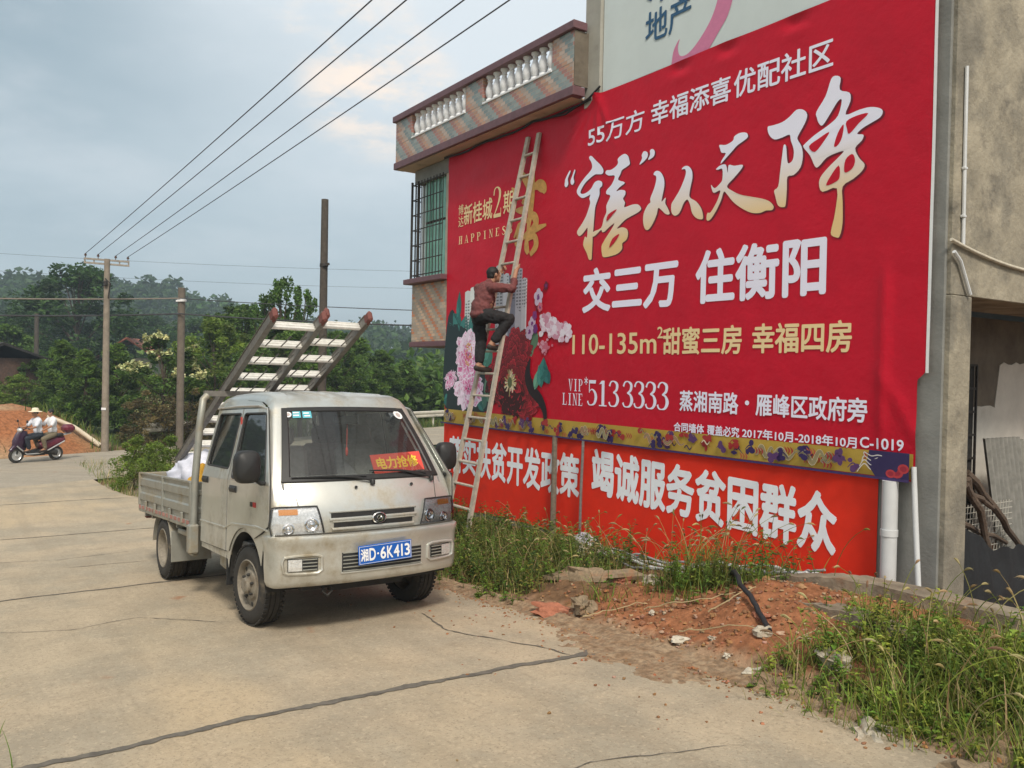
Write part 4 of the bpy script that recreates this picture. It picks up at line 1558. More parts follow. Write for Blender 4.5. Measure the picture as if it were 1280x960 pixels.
# plum sprig and pale cloud
p.stroke([(2.06, 2.2, .03), (2.14, 2.35, .022), (2.22, 2.48, .016), (2.30, 2.66, .012), (2.44, 2.82, .008)], (.09, .012, .03), 6)
for (x, z), r, c in (((2.27, 2.66), .09, (.62, .50, .66)), ((2.15, 2.34), .075, (.60, .48, .62)), ((2.10, 2.24), .08, (.55, .42, .58)), ((2.2, 2.44), .05, (.25, .04, .20)), ((2.42, 2.79), .045, (.14, .01, .03)), ((2.31, 2.54), .05, (.62, .16, .22)), ((2.22, 2.28), .05, (.16, .03, .2))):
    for k in range(5):
        a = 2 * pi * k / 5 + x * 9
        p.ell((x + cos(a) * r * .55, z + sin(a) * r * .7), (r * .5, r * .55), c)
    p.ell((x, z), (r * .35, r * .45), (.18, .03, .20))
for i in range(170):
    t = rg.random()
    x, z = 2.36 + .52 * t + rg.gauss(0, .03), 2.36 - .16 * t + rg.gauss(0, .055)
    s = rg.uniform(.012, .042)
    p.ell((x, z), (s * 1.2, s), ((.66, .42, .52), (.74, .60, .70), (.58, .26, .36), (.78, .70, .78))[i % 4], 0, 12, .3, i)
for i in range(50):
    p.ell((2.42 + rg.gauss(0, .05), 2.06 + rg.gauss(0, .05)), (.022, .018), ((.55, .14, .20), (.62, .30, .38))[i % 2], 0, 12, .3, i)
p.build('flower_artwork', M['art'], BB)

# --- dragon-robe border along the bottom edge
p = Print(BP, .0035, .00012)
n = 60
for i in range(n):
    u0, u1 = 7.04 * i / n, 7.04 * (i + 1) / n
    p.poly([(u0, 1.0), (u1, 1.0), (u1, 1.192), (u0, 1.192)], (.46, .31, .05), False)
p.off += .0003
NAVY, OX, CREAM, OLV, TAN = (.035, .02, .10), (.36, .03, .03), (.66, .58, .42), (.26, .25, .12), (.34, .24, .14)
for i in range(118):
    x = rg.uniform(.06, 6.68)
    z = rg.uniform(1.02, 1.17)
    kd = rg.choice((0, 0, 0, 1, 1, 2, 2, 3))
    fl, sx_ = rg.choice((-1, 1)), rg.uniform(.5, 1.0)
    if kd == 0:                                 # scrolled cloud
        c = (NAVY, OX, NAVY, (.10, .04, .14))[rg.randrange(4)]
        for k in range(5):
            p.ell((x + rg.uniform(-.04, .04), min(1.165, max(1.03, z + rg.uniform(-.045, .045)))), (rg.uniform(.018, .036), rg.uniform(.016, .032)), c, 0, 10, .2, k)
        p.stroke([(x - .05, z - .02, .006), (x, z + .02, .012), (x + .06, z - .03, .005)], c, 5)
    elif kd == 1:                               # coiled dragon body
        zc = 1.095
        pts = [(x + a_ * sx_, zc + fl * b_ * rg.uniform(.5, 1)) for a_, b_ in ((-.13, -.05), (-.07, .055), (0, -.02), (.06, -.06), (.11, .03), (.16, .06))]
        n_ = 26
        am, fq, L_ = rg.uniform(.03, .055), rg.uniform(1.2, 2.2), rg.uniform(.14, .30)
        pts = [(x - L_ / 2 + L_ * q / n_, zc + am * sin(fq * 2 * pi * q / n_ + i) * (.5 + .5 * sin(pi * q / n_))) for q in range(n_ + 1)]
        for wd, c in ((.044, CREAM), (.036, rg.choice((OX, NAVY, OLV))), (.024, TAN), (.010, OLV)):
            p.stroke([(a, b, wd * (.3 + .7 * sin(pi * min(1, .15 + q / n_)))) for q, (a, b) in enumerate(pts)], c, 1)
        for k in range(0):
            p.ell((x - .12 + k * .033, zc + .05 * sin(k * 2)), (.008, .012), (OX, CREAM)[k % 2], 0, 8)
    elif kd == 2:                               # flame
        c = (OX, (.45, .10, .05))[i % 2]
        for k in range(3):
            p.stroke([(x + k * .03, z - .03, .004), (x + k * .03 + .012, z, .016), (x + k * .03 - .01, z + .03, .004)], c, 5)
    else:
        p.stroke([(x - .05, z, .008), (x - .02, z + .025, .012), (x + .02, z - .01, .012), (x + .05, z + .02, .006)], (CREAM, NAVY, OLV)[i % 3], 6)
# navy corner with white wave lines
p.poly([(6.78, .995), (7.045, .985), (7.045, 1.20), (6.72, 1.20), (6.70, 1.10)], (.03, .02, .085))
for k in range(4):
    p.stroke([(6.62 + .02 * k, 1.02 + .045 * k, .006), (6.68, 1.09 + .03 * k, .008), (6.74, 1.05 + .035 * k, .007), (6.80, 1.10 + .022 * k, .008), (6.88, 1.06 + .03 * k, .005)], (.62, .60, .58), 6)
for x, z, r in ((6.95, 1.045, .05), (7.0, 1.08, .045), (6.90, 1.035, .04)):
    p.ell((x, z), (r, r * .8), (.45, .04, .05), 0, 12)
    p.ell((x, z), (r * .6, r * .45), (.30, .02, .04), 0, 12)
p.stroke([(0, 1.0, .018), (3.5, .998, .018), (7.045, .992, .02)], (.05, .03, .12), 20)
p.build('dragon_border', M['art'], BB)

# ---------------------------------------------------------------- pale hoarding above the banner
HB = wallframe('hoarding', 'pale grey white hoarding above the crimson billboard with a pink swoosh and two blue characters', 'hoarding')
HP = lambda u, z, off: Vector((u, -(.012 + off), z))
one('white_sheet', mat('pale_hoarding_sheet', (.62, .68, .67), .6, var=.04, scale=1.0, dirt=((.50, .52, .50), 1.2, .6, .9)), HB, 3.345, 7.16, -.011, .002, 4.86, 8.95, bev=.002)
p = Print(HP, .003)
p.closed(SW[0], (.62, .20, .34), 4)
p.build('swoosh', M['art'], HB)
lettering('lettering', [('地产', 4.02, 4.66, 5.165, 5.50, .014)], mat('hoarding_blue', (.03, .10, .20), .6), HB, HP, .004)
p = Print(HP, .004)
p.poly([(4.225, 5.555), (4.265, 5.55), (4.265, 6.0), (4.225, 6.0)], (.03, .10, .20))
p.poly([(4.03, 5.64), (4.10, 5.60), (4.14, 5.72), (4.07, 5.74)], (.03, .10, .20))
p.build('letter_stub', M['art'], HB)

# ---------------------------------------------------------------- red slogan banner under the billboard
SB = wallframe('slogan_banner', 'bright orange red slogan banner with large white characters under the billboard', 'banner')
SLB = [(-.05, -.30), (.97, -.17), (2.0, -.14), (3.4, -.16), (4.6, -.15), (5.2, -.11), (5.6, -.05), (6.06, .04), (6.76, .20)]


def SP(u, z, off):
    return Vector((u, -(.010 + .004 * noise.noise(Vector((u * .9, z, 3))) + .004 * abs(noise.noise(Vector((u * .35, 0, 6)))) + off), z))


mb = MB()
nu, nv = 150, 24
mb.grid(lambda s, t: SP(lerp(-.045, 6.75, s), lerp(interp(lerp(-.045, 6.75, s), SLB), .978, t), 0), nu, nv)
mb.build('red_cloth', M['slogan_red'], SB, 180)
lettering('lettering', [('落实扶贫开发政策', .122, 3.086, .30, .82, .030)], M['letter_blue'], SB, SP, .004)
mb = MB()
text_into(mb, '竭诚服务贫困群众', (3.303, 6.402, .37, .89), lambda u, z, o: SP(u, z - (u - 3.3) * .036 + .03, o), .034, .004)
mb.build('lettering', M['letter_blue'], SB, None)

# ================================================================ the pickup (local axes: x forward, y to its left, z up)
TR = empty('pickup_truck', (-1.382, 6.721, -.233), 0, 'dusty silver double cab light truck with dropside bed parked on the concrete road', 'truck')
ya, pi_, ro = radians(-54.0), .068, -.013
TRM = Matrix.Rotation(ya, 3, 'Z') @ Matrix.Rotation(-pi_, 3, 'Y') @ Matrix.Rotation(ro, 3, 'X')
TR.rotation_euler = TRM.to_euler()
T_INV_LOC = Vector(TR.location)


def TW(p):                       # truck-local to world
    return T_INV_LOC + TRM @ Vector(p)


def hw(z):
    return .768 - .012 * (z - .45) / .65 if z < 1.10 else .756 - .255 * (z - 1.10)


FRONT = [(.60, .66), (.662, .72), (.672, .80), (.668, .88), (.650, .95), (.615, 1.03), (.575, 1.095)]
ROOF = [(.135, 1.665), (.085, 1.712), (.02, 1.752), (-.10, 1.785), (-.5, 1.812), (-.95, 1.806), (-1.16, 1.785), (-1.235, 1.73)]
REAR = [(-1.225, 1.10), (-1.20, .47)]
OUT = FRONT + ROOF + REAR
NF, NR = len(FRONT), len(ROOF)
RR = .065


def outn(i):
    a, b = OUT[max(i - 1, 0)], OUT[min(i + 1, len(OUT) - 1)]
    dx, dz = b[0] - a[0], b[1] - a[1]
    l = math.hypot(dx, dz)
    return dz / l, -dx / l                  # outward normal


def cabpt(i, y_t, a=None, grow=0.0):
    """outline point i at column y_t in -1..1; a = rounding angle at the side edge"""
    x, z = OUT[i]
    nx, nz = outn(i)
    h = hw(z) + grow
    sg = 1 if y_t > 0 else -1
    x += nx * grow
    z += nz * grow
    if a is None:
        y = y_t * (h - RR)
        s = abs(y) / .75
    else:
        y = sg * (h - RR + RR * sin(a))
        s = (h - RR) / .75
        x -= nx * RR * (1 - cos(a))
        z -= nz * RR * (1 - cos(a))
    if i < NF:
        x -= .125 * min(1, s * (1 if i < 6 else 1)) ** 2.6
    elif i == NF:
        x -= .055 * s ** 2.2
        z -= .02 * s * s
    elif i == NF + 1:
        x -= .03 * s * s
        z -= .03 * s * s
    elif i < NF + NR:
        z -= .035 * s * s
    return Vector((x, y, z))


COLS = [('c', -1 + 2 * k / 16) for k in range(17)]
ANG = [radians(v) for v in (22, 45, 67, 90)]
ALLC = [('r', -1, a) for a in ANG[::-1]] + [('c', t) for _, t in COLS] + [('r', 1, a) for a in ANG]


def col_pt(i, c, grow=0.0):
    return cabpt(i, c[1], None if c[0] == 'c' else c[2], grow)


def cab_shell(name, m, parent, grow, seal=True):
    mb = MB()
    nC = len(ALLC)
    vs = [col_pt(i, c, grow) for i in range(len(OUT)) for c in ALLC]
    fs = []
    for i in range(len(OUT) - 1):
        for k in range(nC - 1):
            inner = 5 <= k <= nC - 7
            if i == NF - 1 and inner:
                continue                      # windscreen opening
            if i == NF + NR - 1 and 7 <= k <= nC - 9:
                continue                      # rear window opening
            fs.append((i * nC + k, i * nC + k + 1, (i + 1) * nC + k + 1, (i + 1) * nC + k))
    mb.add(vs, fs)
    return mb


cab = cab_shell('cab_body', M['silver'], TR, 0.0)


def plate(outer, holes, ymap, thick):
    """flat plate with holes in (x,z), mapped onto the cab side; returns (verts, faces)"""
    cu = bpy.data.curves.new('plate', 'CURVE')
    cu.dimensions = '2D'
    cu.fill_mode = 'BOTH'
    cu.extrude = thick / 2
    for P in [outer] + holes:
        sp = cu.splines.new('POLY')
        sp.points.add(len(P) - 1)
        for q, pt in zip(sp.points, P):
            q.co = (pt[0], pt[1], 0, 1)
        sp.use_cyclic_u = True
    o = bpy.data.objects.new('plate', cu)
    COL.objects.link(o)
    bpy.context.view_layer.update()
    me = evalmesh(o)
    vs = [ymap(v.co.x, v.co.y, v.co.z) for v in me.vertices]
    fs = [list(p.vertices) for p in me.polygons]
    bpy.data.meshes.remove(me)
    return vs, fs


def arc(cx, cz, r, a0, a1, n=14):
    return [(cx + r * cos(radians(a0 + (a1 - a0) * i / n)), cz + r * sin(radians(a0 + (a1 - a0) * i / n))) for i in range(n + 1)]


def rounded(P, r, k=4):
    R_ = []
    n = len(P)
    for i in range(n):
        a, b, c = Vector(P[i - 1]), Vector(P[i]), Vector(P[(i + 1) % n])
        d1, d2 = (a - b).normalized(), (c - b).normalized()
        q = min(r, (a - b).length * .45, (c - b).length * .45)
        p0, p2 = b + d1 * q, b + d2 * q
        for j in range(k + 1):
            t = j / k
            R_.append(tuple((1 - t) ** 2 * p0 + 2 * t * (1 - t) * b + t * t * p2))
    return R_


def side_map(sg, off):
    return lambda x, z, t: Vector((x, sg * (hw(z) + off + t), z))


ring = [cabpt(i, 1, pi / 2) for i in range(len(OUT))]
lowpoly = [(p.x, p.z) for p in ring[:NF]]                               # front edge upward
belt_f, belt_r = (ring[NF - 1].x, ring[NF - 1].z), (ring[NF + NR].x, ring[NF + NR].z)
WF = [(-.315, 1.075), (.475, 1.075), (.115, 1.610), (-.385, 1.612)]
WR = [(-1.06, 1.185), (-.455, 1.172), (-.475, 1.618), (-1.045, 1.622)]
arch_c = (.02, .31)
outer_low = lowpoly + [(-.4, 1.085), belt_r, (ring[-1].x, ring[-1].z), (-.40, .455)] + arc(*arch_c, .40, 178, 28, 16)[1:] + [(.40, .60)]
upper = [belt_f] + [(p.x, p.z) for p in ring[NF:NF + NR]] + [belt_r, (-.4, 1.085)]
wf_lo = [(-.33, 1.075), (.5, 1.075)]
for sg in (-1, 1):
    vs, fs = plate(outer_low, [], lambda x, z, t: Vector((x, sg * (hw(z) - .001 + t), z)), .004)
    cab.add(vs, fs)
    hole_f = rounded([(-.33, 1.105), (.455, 1.105), (.115, 1.615), (-.39, 1.618)], .04)
    hole_r = rounded(WR, .035)
    vs, fs = plate(upper, [hole_f, hole_r], lambda x, z, t: Vector((x, sg * (hw(z) - .001 + t), z)), .004)
    cab.add(vs, fs)
cab_o = cab.build('cab_body', M['silver'], TR, 32)
lin = cab_shell('lining', M['interior'], TR, -.022)
lin.build('cab_lining', M['interior'], TR, 60)

# raised roof ribs
mb = MB()
for k in range(6):
    y = -.42 + .168 * k
    P = []
    for t in range(13):
        x = lerp(-.02, -1.12, t / 12)
        z = interp(-x, [(-.02, 1.752), (.10, 1.785), (.5, 1.812), (.95, 1.806), (1.16, 1.785)])
        P.append((x, y, z - .035 * (y / .75) ** 2 - .004 + (.0 if 0 < t < 12 else -.006)))
    mb.tube(P, .013, 8, True, (1.5, .55))
mb.build('roof_rib', M['silver'], TR)
# drip rail along the roof edge
for sg in (-1, 1):
    mb = MB()
    mb.tube([(.10, sg * (hw(1.66) + .008), 1.645), (-.1, sg * (hw(1.68) + .010), 1.675), (-.6, sg * (hw(1.69) + .010), 1.682), (-1.18, sg * (hw(1.68) + .008), 1.672)], .011, 8)
    mb.build('drip_rail', M['silver'], TR)


def side_door(sg, lowP, upP, hole, glassP, handle, nm):
    mb = MB()
    f = lambda x, z, t: Vector((x, sg * (hw(z) + .007 + t), z))
    vs, fs = plate(lowP, [], f, .012)
    mb.add(vs, fs)
    vs, fs = plate(upP, [hole], f, .012)
    mb.add(vs, fs)
    d = mb.build('door', M['silver'], TR, 30)
    # black strip standing in for the door gap's shade, and rubber around the glass
    mb = MB()
    loop = lowP + []
    P = [(x, sg * (hw(z) + .0045), z) for x, z in nm]
    mb.tube(P + [P[0]], .0038, 5)
    mb.build('door_gap_shade', M['black'], d)
    mb = MB()
    P = [(x, sg * (hw(z) + .010), z) for x, z in hole]
    mb.tube(P + [P[0]], .009, 6)
    mb.build('window_rubber', M['black'], d)
    mb = MB()
    vs, fs = plate(glassP, [], lambda x, z, t: Vector((x, sg * (hw(z) - .002 + t), z)), .003)
    mb.add(vs, fs)
    mb.build('window_glass', M['glass'], d, None)
    hx, hz = handle
    mb = MB()
    mb.box((hx, sg * (hw(hz) + .020), hz), (.15, .018, .035), None, .008)
    mb.box((hx, sg * (hw(hz) + .014), hz), (.17, .012, .055), None, .006)
    mb.build('handle', M['black'], d)
    return d


for sg in (-1, 1):
    hole_f = rounded([(-.33, 1.105), (.455, 1.105), (.115, 1.615), (-.39, 1.618)], .04)
    hole_r = rounded(WR, .035)
    fl = [(-.40, .50), (-.385, .72)] + arc(*arch_c, .425, 100, 88, 2)[::1] + [(.30, .74), (.52, .80), (.545, 1.082), (-.40, 1.082)]
    fl = [(-.41, .52)] + arc(*arch_c, .43, 150, 60, 8) + [(.40, .74), (.535, .80), (.54, 1.086), (-.41, 1.086)]
    fu = [(-.41, 1.087), (.535, 1.087), (.10, 1.652), (-.44, 1.655)]
    loopf = [(-.415, .52)] + arc(*arch_c, .432, 150, 60, 8) + [(.40, .735), (.54, .80), (.545, 1.09), (.105, 1.657), (-.445, 1.66)]
    side_door(sg, fl, fu, hole_f, rounded([(-.335, 1.10), (.46, 1.10), (.118, 1.62), (-.395, 1.622)], .03), (-.27, 1.02), loopf)
    rl = [(-.435, .52), (-.435, 1.086), (-1.135, 1.086), (-1.135, .52)]
    ru = [(-.435, 1.087), (-.463, 1.655), (-1.105, 1.655), (-1.135, 1.087)]
    loopr = [(-.43, .515), (-.43, 1.09), (-.458, 1.66), (-1.11, 1.66), (-1.14, 1.09), (-1.14, .515)]
    side_door(sg, rl, ru, hole_r, rounded([(-1.063, 1.18), (-.45, 1.168), (-.47, 1.622), (-1.048, 1.626)], .03), (-1.03, 1.06), loopr)
    # waist crease and side trim step
    mb = MB()
    mb.tube([(-1.15, sg * (hw(.70) + .012), .70), (-.45, sg * (hw(.70) + .012), .70), (-.30, sg * (hw(.72) + .011), .745), (.30, sg * (hw(.78) + .011), .775), (.50, sg * (hw(.78) + .008), .765)], .009, 6)
    mb.build('waist_line', M['silver'], TR)
# small model badge on the near door
mb = MB()
mb.box((.17, -(hw(.93) + .015), .93), (.05, .004, .035), None, .001)
mb.build('badge', M['black'], TR)
mb = MB()
mb.box((.24, -(hw(.93) + .015), .93), (.06, .004, .038), None, .001)
mb.build('badge', M['redink'], TR)
# red tag on the pillar between the doors
mb = MB()
mb.box((-.425, -(hw(1.56) + .018), 1.555), (.035, .004, .07), None, .001)
mb.build('pillar_sticker', M['redcard'], TR)

# windscreen with black surround
iS0, iS1 = NF - 1, NF


def ws(s, t, grow=0.0):
    """s -1..1 across, t 0..1 up"""
    a, b = cabpt(iS0, max(-1, min(1, s)), None, grow), cabpt(iS1, max(-1, min(1, s)), None, grow)
    p = a.lerp(b, t)
    return p + Vector((.012, 0, .012)) * sin(pi * t)


mb = MB()
mb.grid(lambda s, t: ws(-.915 + 1.83 * s, .035 + .93 * t, .002), 25, 9)
wsg = mb.build('windscreen', M['glass'], TR, 180)
mb = MB()
loop = []
for k in range(21):
    loop.append((-.915 + 1.83 * k / 20, .03))
for k in range(1, 10):
    loop.append((.915, .03 + .935 * k / 10))
for k in range(21):
    loop.append((.915 - 1.83 * k / 20, .965))
for k in range(1, 10):
    loop.append((-.915, .965 - .935 * k / 10))
vs, fs = [], []
for s, t in loop:
    c = Vector((0, .45))
    for q, g in ((1.055, .003), (1.035, .010), (.935, .010), (.925, .002)):
        ss, tt = s * (1 + (q - 1) * .75), .5 + (t - .5) * (1 + (q - 1) * 1.1)
        a, b = cabpt(iS0, max(-.999, min(.999, ss)) if abs(ss) <= 1 else (1 if ss > 0 else -1), None, g), cabpt(iS1, max(-.999, min(.999, ss)), None, g)
        vs.append(a.lerp(b, tt) + Vector((.012, 0, .012)) * sin(pi * max(0, min(1, tt))))
n = len(loop)
for i in range(n):
    for k in range(3):
        j = (i + 1) % n
        fs.append((i * 4 + k, j * 4 + k, j * 4 + k + 1, i * 4 + k + 1))
mb.add(vs, fs)
mb.build('windscreen_rubber', M['black'], wsg, 30)
# stickers on the glass
mb = MB()
mb.grid(lambda s, t: ws(-.80 + .11 * s, .835 + .10 * t, .007), 4, 3)
mb.grid(lambda s, t: ws(-.665 + .125 * s, .83 + .105 * t, .007), 4, 3)
mb.build('sticker', M['teal'], wsg, None)
mb = MB()
for s0, t0 in ((-.79, .90), (-.79, .86), (-.65, .89), (-.64, .85)):
    mb.grid(lambda s, t: ws(s0 + .08 * s, t0 + .018 * t, .009), 4, 2)
mb.build('sticker', M['white'], wsg, None)
for s0, t0, r in ((-.855, .885, .028), (.80, .875, .045)):
    mb = MB()
    c = ws(s0, t0, .008)
    vs = [ws(s0 + cos(a) * r / .66, t0 + sin(a) * r / .70, .008) for a in [2 * pi * k / 18 for k in range(18)]]
    mb.add(vs, [tuple(range(18))])
    vs = [ws(s0 + cos(a) * r * .55 / .66, t0 + sin(a) * r * .55 / .70, .009) for a in [2 * pi * k / 18 for k in range(18)]]
    mb.mi = 1
    mb.add(vs, [tuple(range(18))])
    mb.build('round_sticker', [M['white'], mat('sticker_grey', (.45, .38, .36), .6)], wsg, None)
# wipers
for s0, s1, t1 in ((-.02, -.84, .045), (.76, .02, .10)):
    mb = MB()
    piv = ws(s0 + .04, -.045, .012)
    mb.lathe([(.020, -.01), (.020, .02), (.012, .03)], piv, 'Z', 10)
    mid = ws(lerp(s0, s1, .5), lerp(.03, t1, .6), .030)
    mb.tube([piv + Vector((0, 0, .02)), ws(lerp(s0, s1, .2), .02, .03), mid], [.010, .008, .006], 6)
    mb.tube([ws(lerp(s0, s1, .02), .035, .018), mid, ws(s1, t1, .018)], [.006, .009, .005], 6)
    mb.build('wiper', M['black'], TR)
for s0 in (-.18, .50):
    mb = MB()
    q = ws(s0, -.09, .004)
    mb.lathe([(.012, 0), (.012, .012), (.006, .018)], q, 'Z', 8)
    mb.build('washer_nozzle', M['black'], TR)

# bonnet panel edges: thin dark gaps
mb = MB()


def front_pt(y, z, grow):
    zs = [p[1] for p in FRONT]
    i = max(k for k in range(NF - 1) if zs[k] <= z) if z > zs[0] else 0
    t = (z - zs[i]) / (zs[i + 1] - zs[i])
    yt = max(-1, min(1, y / (hw(z) - RR)))
    return cabpt(i, yt if abs(yt) < 1 else yt, None, grow).lerp(cabpt(i + 1, yt, None, grow), t) if abs(yt) < 1 else None


def fline(P, r, m, name, n=8):
    q = []
    for (y0, z0), (y1, z1) in zip(P, P[1:]):
        for k in range(n):
            q.append(front_pt(lerp(y0, y1, k / n), lerp(z0, z1, k / n), .001))
    q.append(front_pt(*P[-1], .001))
    mb = MB()
    mb.tube([a for a in q if a is not None], r, 5)
    mb.build(name, m, TR)


M['gap'] = mat('panel_gap', (.06, .055, .045), .9)
fline([(-.60, 1.085), (-.585, 1.02), (-.575, .96), (-.572, .93)], .0026, M['gap'], 'bonnet_gap')
fline([(.60, 1.085), (.585, 1.02), (.575, .96), (.572, .93)], .0026, M['gap'], 'bonnet_gap')
# two grille slots between the lamps, with raised lip
for z, h, y in ((.855, .034, .345), (.785, .034, .325)):
    mb = MB()
    mb.grid(lambda s, t: front_pt(lerp(-y, y, s), lerp(z - h / 2, z + h / 2, t), .003), 18, 3)
    g = mb.build('grille_slot', M['black'], TR, None)
    mb = MB()
    P = [front_pt(lerp(-y - .012, y + .012, k / 18), z - h / 2 - .012, .006) for k in range(19)]
    mb.tube(P, .011, 8)
    P = [front_pt(lerp(-y - .012, y + .012, k / 18), z + h / 2 + .008, .003) for k in range(19)]
    mb.tube(P, .008, 8)
    mb.build('grille_bar', M['silver'], g)
# oval emblem with a rising curl
ec = front_pt(.025, .818, .020)
mb = MB()
mb.lathe([(.058, 0), (.058, .012), (.050, .016), (.046, .010)], (0, 0, 0), 'X', 28, False)
for v in mb.v:
    v.z *= .72
    v += ec - Vector((.012, 0, 0))
em = mb.build('emblem', M['chrome'], TR, 40)
mb = MB()
mb.lathe([(.001, .011), (.047, .011)], (0, 0, 0), 'X', 28, False)
for v in mb.v:
    v.z *= .72
    v += ec - Vector((.012, 0, 0))
mb.build('emblem_field', M['black'], em, None)
mb = MB()
P = [(ec.x + .004, ec.y + .036 * cos(a) * q, ec.z + .026 * sin(a) * q - .002) for a, q in [(radians(-150 + 20 * k), 1.0 - .03 * k) for k in range(18)]]
mb.tube(P, [.003 + .004 * sin(pi * k / 17) for k in range(18)], 6)
P = [(ec.x + .005, ec.y - .014 + .012 * k, ec.z - .013 + .006 * k) for k in range(4)]
mb.tube(P, [.004, .006, .006, .002], 6)
mb.build('emblem_mark', M['chrome'], em)

# headlamps: reflector bowl, bulbs, indicator and a clear lens that follows the corner
for sg in (-1, 1):
    Q = [(.392, .722), (.432, .905), (.70, .925), (.745, .80), (.742, .742)]

    def hp(y, z, g):
        zt = z
        i = max(k for k in range(NF - 1) if FRONT[k][1] <= zt)
        t = (zt - FRONT[i][1]) / (FRONT[i + 1][1] - FRONT[i][1])
        lim = hw(z) - RR
        if y <= lim:
            return cabpt(i, sg * y / lim * .9999, None, g).lerp(cabpt(i + 1, sg * y / lim * .9999, None, g), t)
        a = math.asin(min(1, (y - lim) / RR))
        return cabpt(i, sg, a, g).lerp(cabpt(i + 1, sg, a, g), t)

    def lampgrid(g, inset=0.):
        mb = MB()

        def f(s, t):
            z = lerp(.728 + inset, .922 - inset, t)
            yi = lerp(.392, .440, t) + inset
            yo = interp(z, [(.728, .735), (.80, .752), (.922, .735)]) - inset
            return hp(lerp(yi, yo, s), z, g)

        mb.grid(f, 16, 9)
        return mb

    hl = lampgrid(.004).build('headlight', M['lampin'], TR, 180)
    lampgrid(.022, -.001).build('lens', M['lens'], hl, 180)
    mb = MB()
    for z, y0, y1 in ((.733, .40, .73),):
        pass
    P = [hp(lerp(.388, .738, k / 12), .724, .016) for k in range(13)] + [hp(interp(z, [(.728, .738), (.80, .755), (.922, .738)]), z, .016) for z in (.76, .80, .86, .90)] + \
        [hp(lerp(.735, .440, k / 12), .926, .016) for k in range(13)] + [hp(lerp(.432, .394, k / 4), lerp(.90, .75, k / 4), .016) for k in range(5)]
    mb.tube(P + [P[0]], .006, 6)
    mb.build('lamp_seal', M['black'], hl)
    for y, z, r in ((.485, .800, .052), (.64, .775, .042)):
        mb = MB()
        c = hp(y, z, .006)
        d = Vector((.96, sg * .26, 0))
        rot = Vector((1, 0, 0)).rotation_difference(d).to_matrix()
        b2 = MB()
        b2.lathe([(r, -.004), (r, .010), (r * .86, .012), (r * .80, .004), (r * .5, -.004), (r * .34, .004), (r * .30, .012), (.001, .016)], (0, 0, 0), 'X', 22, False)
        mb.add([c + rot @ v for v in b2.v], b2.f)
        mb.build('lamp_bowl', M['chrome'], hl, 40)
    mb = MB()
    mb.grid(lambda s, t: hp(lerp(.575, .70, s) if True else 0, lerp(.872, .912, t), .010), 6, 3)
    mb.build('indicator', M['amber'], hl, None)

# bumper: bellied shell with rounded corners
BPZ = [(.355, -.05), (.365, -.012), (.40, .010), (.50, .020), (.60, .020), (.66, .030), (.70, .045), (.722, .040), (.728, .0)]


def bump(yy, z, g=0.0):
    """yy: -1..1 over the front, beyond that round the corners to the arches"""
    dx = interp(z, BPZ)
    hwb = .755
    s = abs(yy)
    sg = 1 if yy > 0 else -1
    if s <= 1:
        y = s * .66
        x = .715 - .095 * (s ** 2.4)
        nx, ny = 1, .35 * s ** 2
    else:
        a = min(1, (s - 1) / .35)
        ang = a * pi / 2
        y = .66 + .105 * sin(ang)
        x = .62 - .10 * (1 - cos(ang)) - .16 * max(0, (s - 1.35))
        nx, ny = cos(ang), sin(ang)
    l = math.hypot(nx, ny)
    return Vector((x + nx / l * (dx + g), sg * (y + ny / l * (dx * .6 + g)), z))


mb = MB()
ys = [-1.75, -1.55, -1.35, -1.27, -1.18, -1.09] + [-1 + .1 * k for k in range(21)] + [1.09, 1.18, 1.27, 1.35, 1.55, 1.75]
zs = [b[0] for b in BPZ]
mb.add([bump(y, z) for z in zs for y in ys], [(j * len(ys) + i, j * len(ys) + i + 1, (j + 1) * len(ys) + i + 1, (j + 1) * len(ys) + i) for j in range(len(zs) - 1) for i in range(len(ys) - 1)])
mb.add([bump(y, .727) for y in ys] + [bump(y, .727) - Vector((.10, 0, 0)) for y in ys], [(i, i + 1, len(ys) + i + 1, len(ys) + i) for i in range(len(ys) - 1)])
bump_o = mb.build('bumper', M['silver'], TR, 50)
# lower grille
mb = MB()
mb.grid(lambda s, t: bump(lerp(-.44, .56, s), lerp(.452, .588, t), .003), 16, 3)
lg = mb.build('lower_grille', M['black'], bump_o, None)
mb = MB()
for k in range(6):
    z = .455 + .026 * k
    mb.tube([bump(lerp(-.43, .55, i / 14), z, .006) for i in range(15)], .0045, 6)
mb.build('grille_slats', M['silver_dusty'], lg)
mb = MB()
P = [bump(lerp(-.45, .57, i / 14), .442, .003) for i in range(15)]
mb.tube(P, .008, 6)
mb.build('grille_lip', M['silver'], lg)
for sg in (-1, 1):
    mb = MB()
    mb.grid(lambda s, t: bump(sg * lerp(.70, 1.02, s), lerp(.478, .568, t), .004), 10, 3)
    fr = mb.build('fog_recess', M['black'], bump_o, None)
    mb = MB()
    for k in range(4):
        mb.tube([bump(sg * lerp(.71, .86, i / 5), .487 + .024 * k, .009) for i in range(6)], .0045, 6)
    mb.build('fog_slats', M['silver_dusty'], fr)
    mb = MB()
    mb.grid(lambda s, t: bump(sg * lerp(.865, 1.015, s), lerp(.482, .564, t), .012), 5, 4)
    mb.build('fog_lamp', M['lampin'], fr, None)
    mb = MB()
    P = [bump(sg * y, z, .004) for y, z in ((.66, .575), (.72, .588), (.9, .588), (1.06, .580), (1.09, .55), (1.07, .475), (1.0, .462), (.85, .458), (.70, .458), (.655, .48))]
    mb.tube(P + [P[0]], .010, 6)
    mb.build('fog_rim', M['silver'], fr)
# shadow gap between lamps, nose panel and bumper
mb = MB()
mb.tube([bump(y, .733, -.004) + Vector((0, 0, .001)) for y in [-1.2 + .1 * k for k in range(25)]], .006, 6)
mb.build('bumper_gap', M['gap'], bump_o)
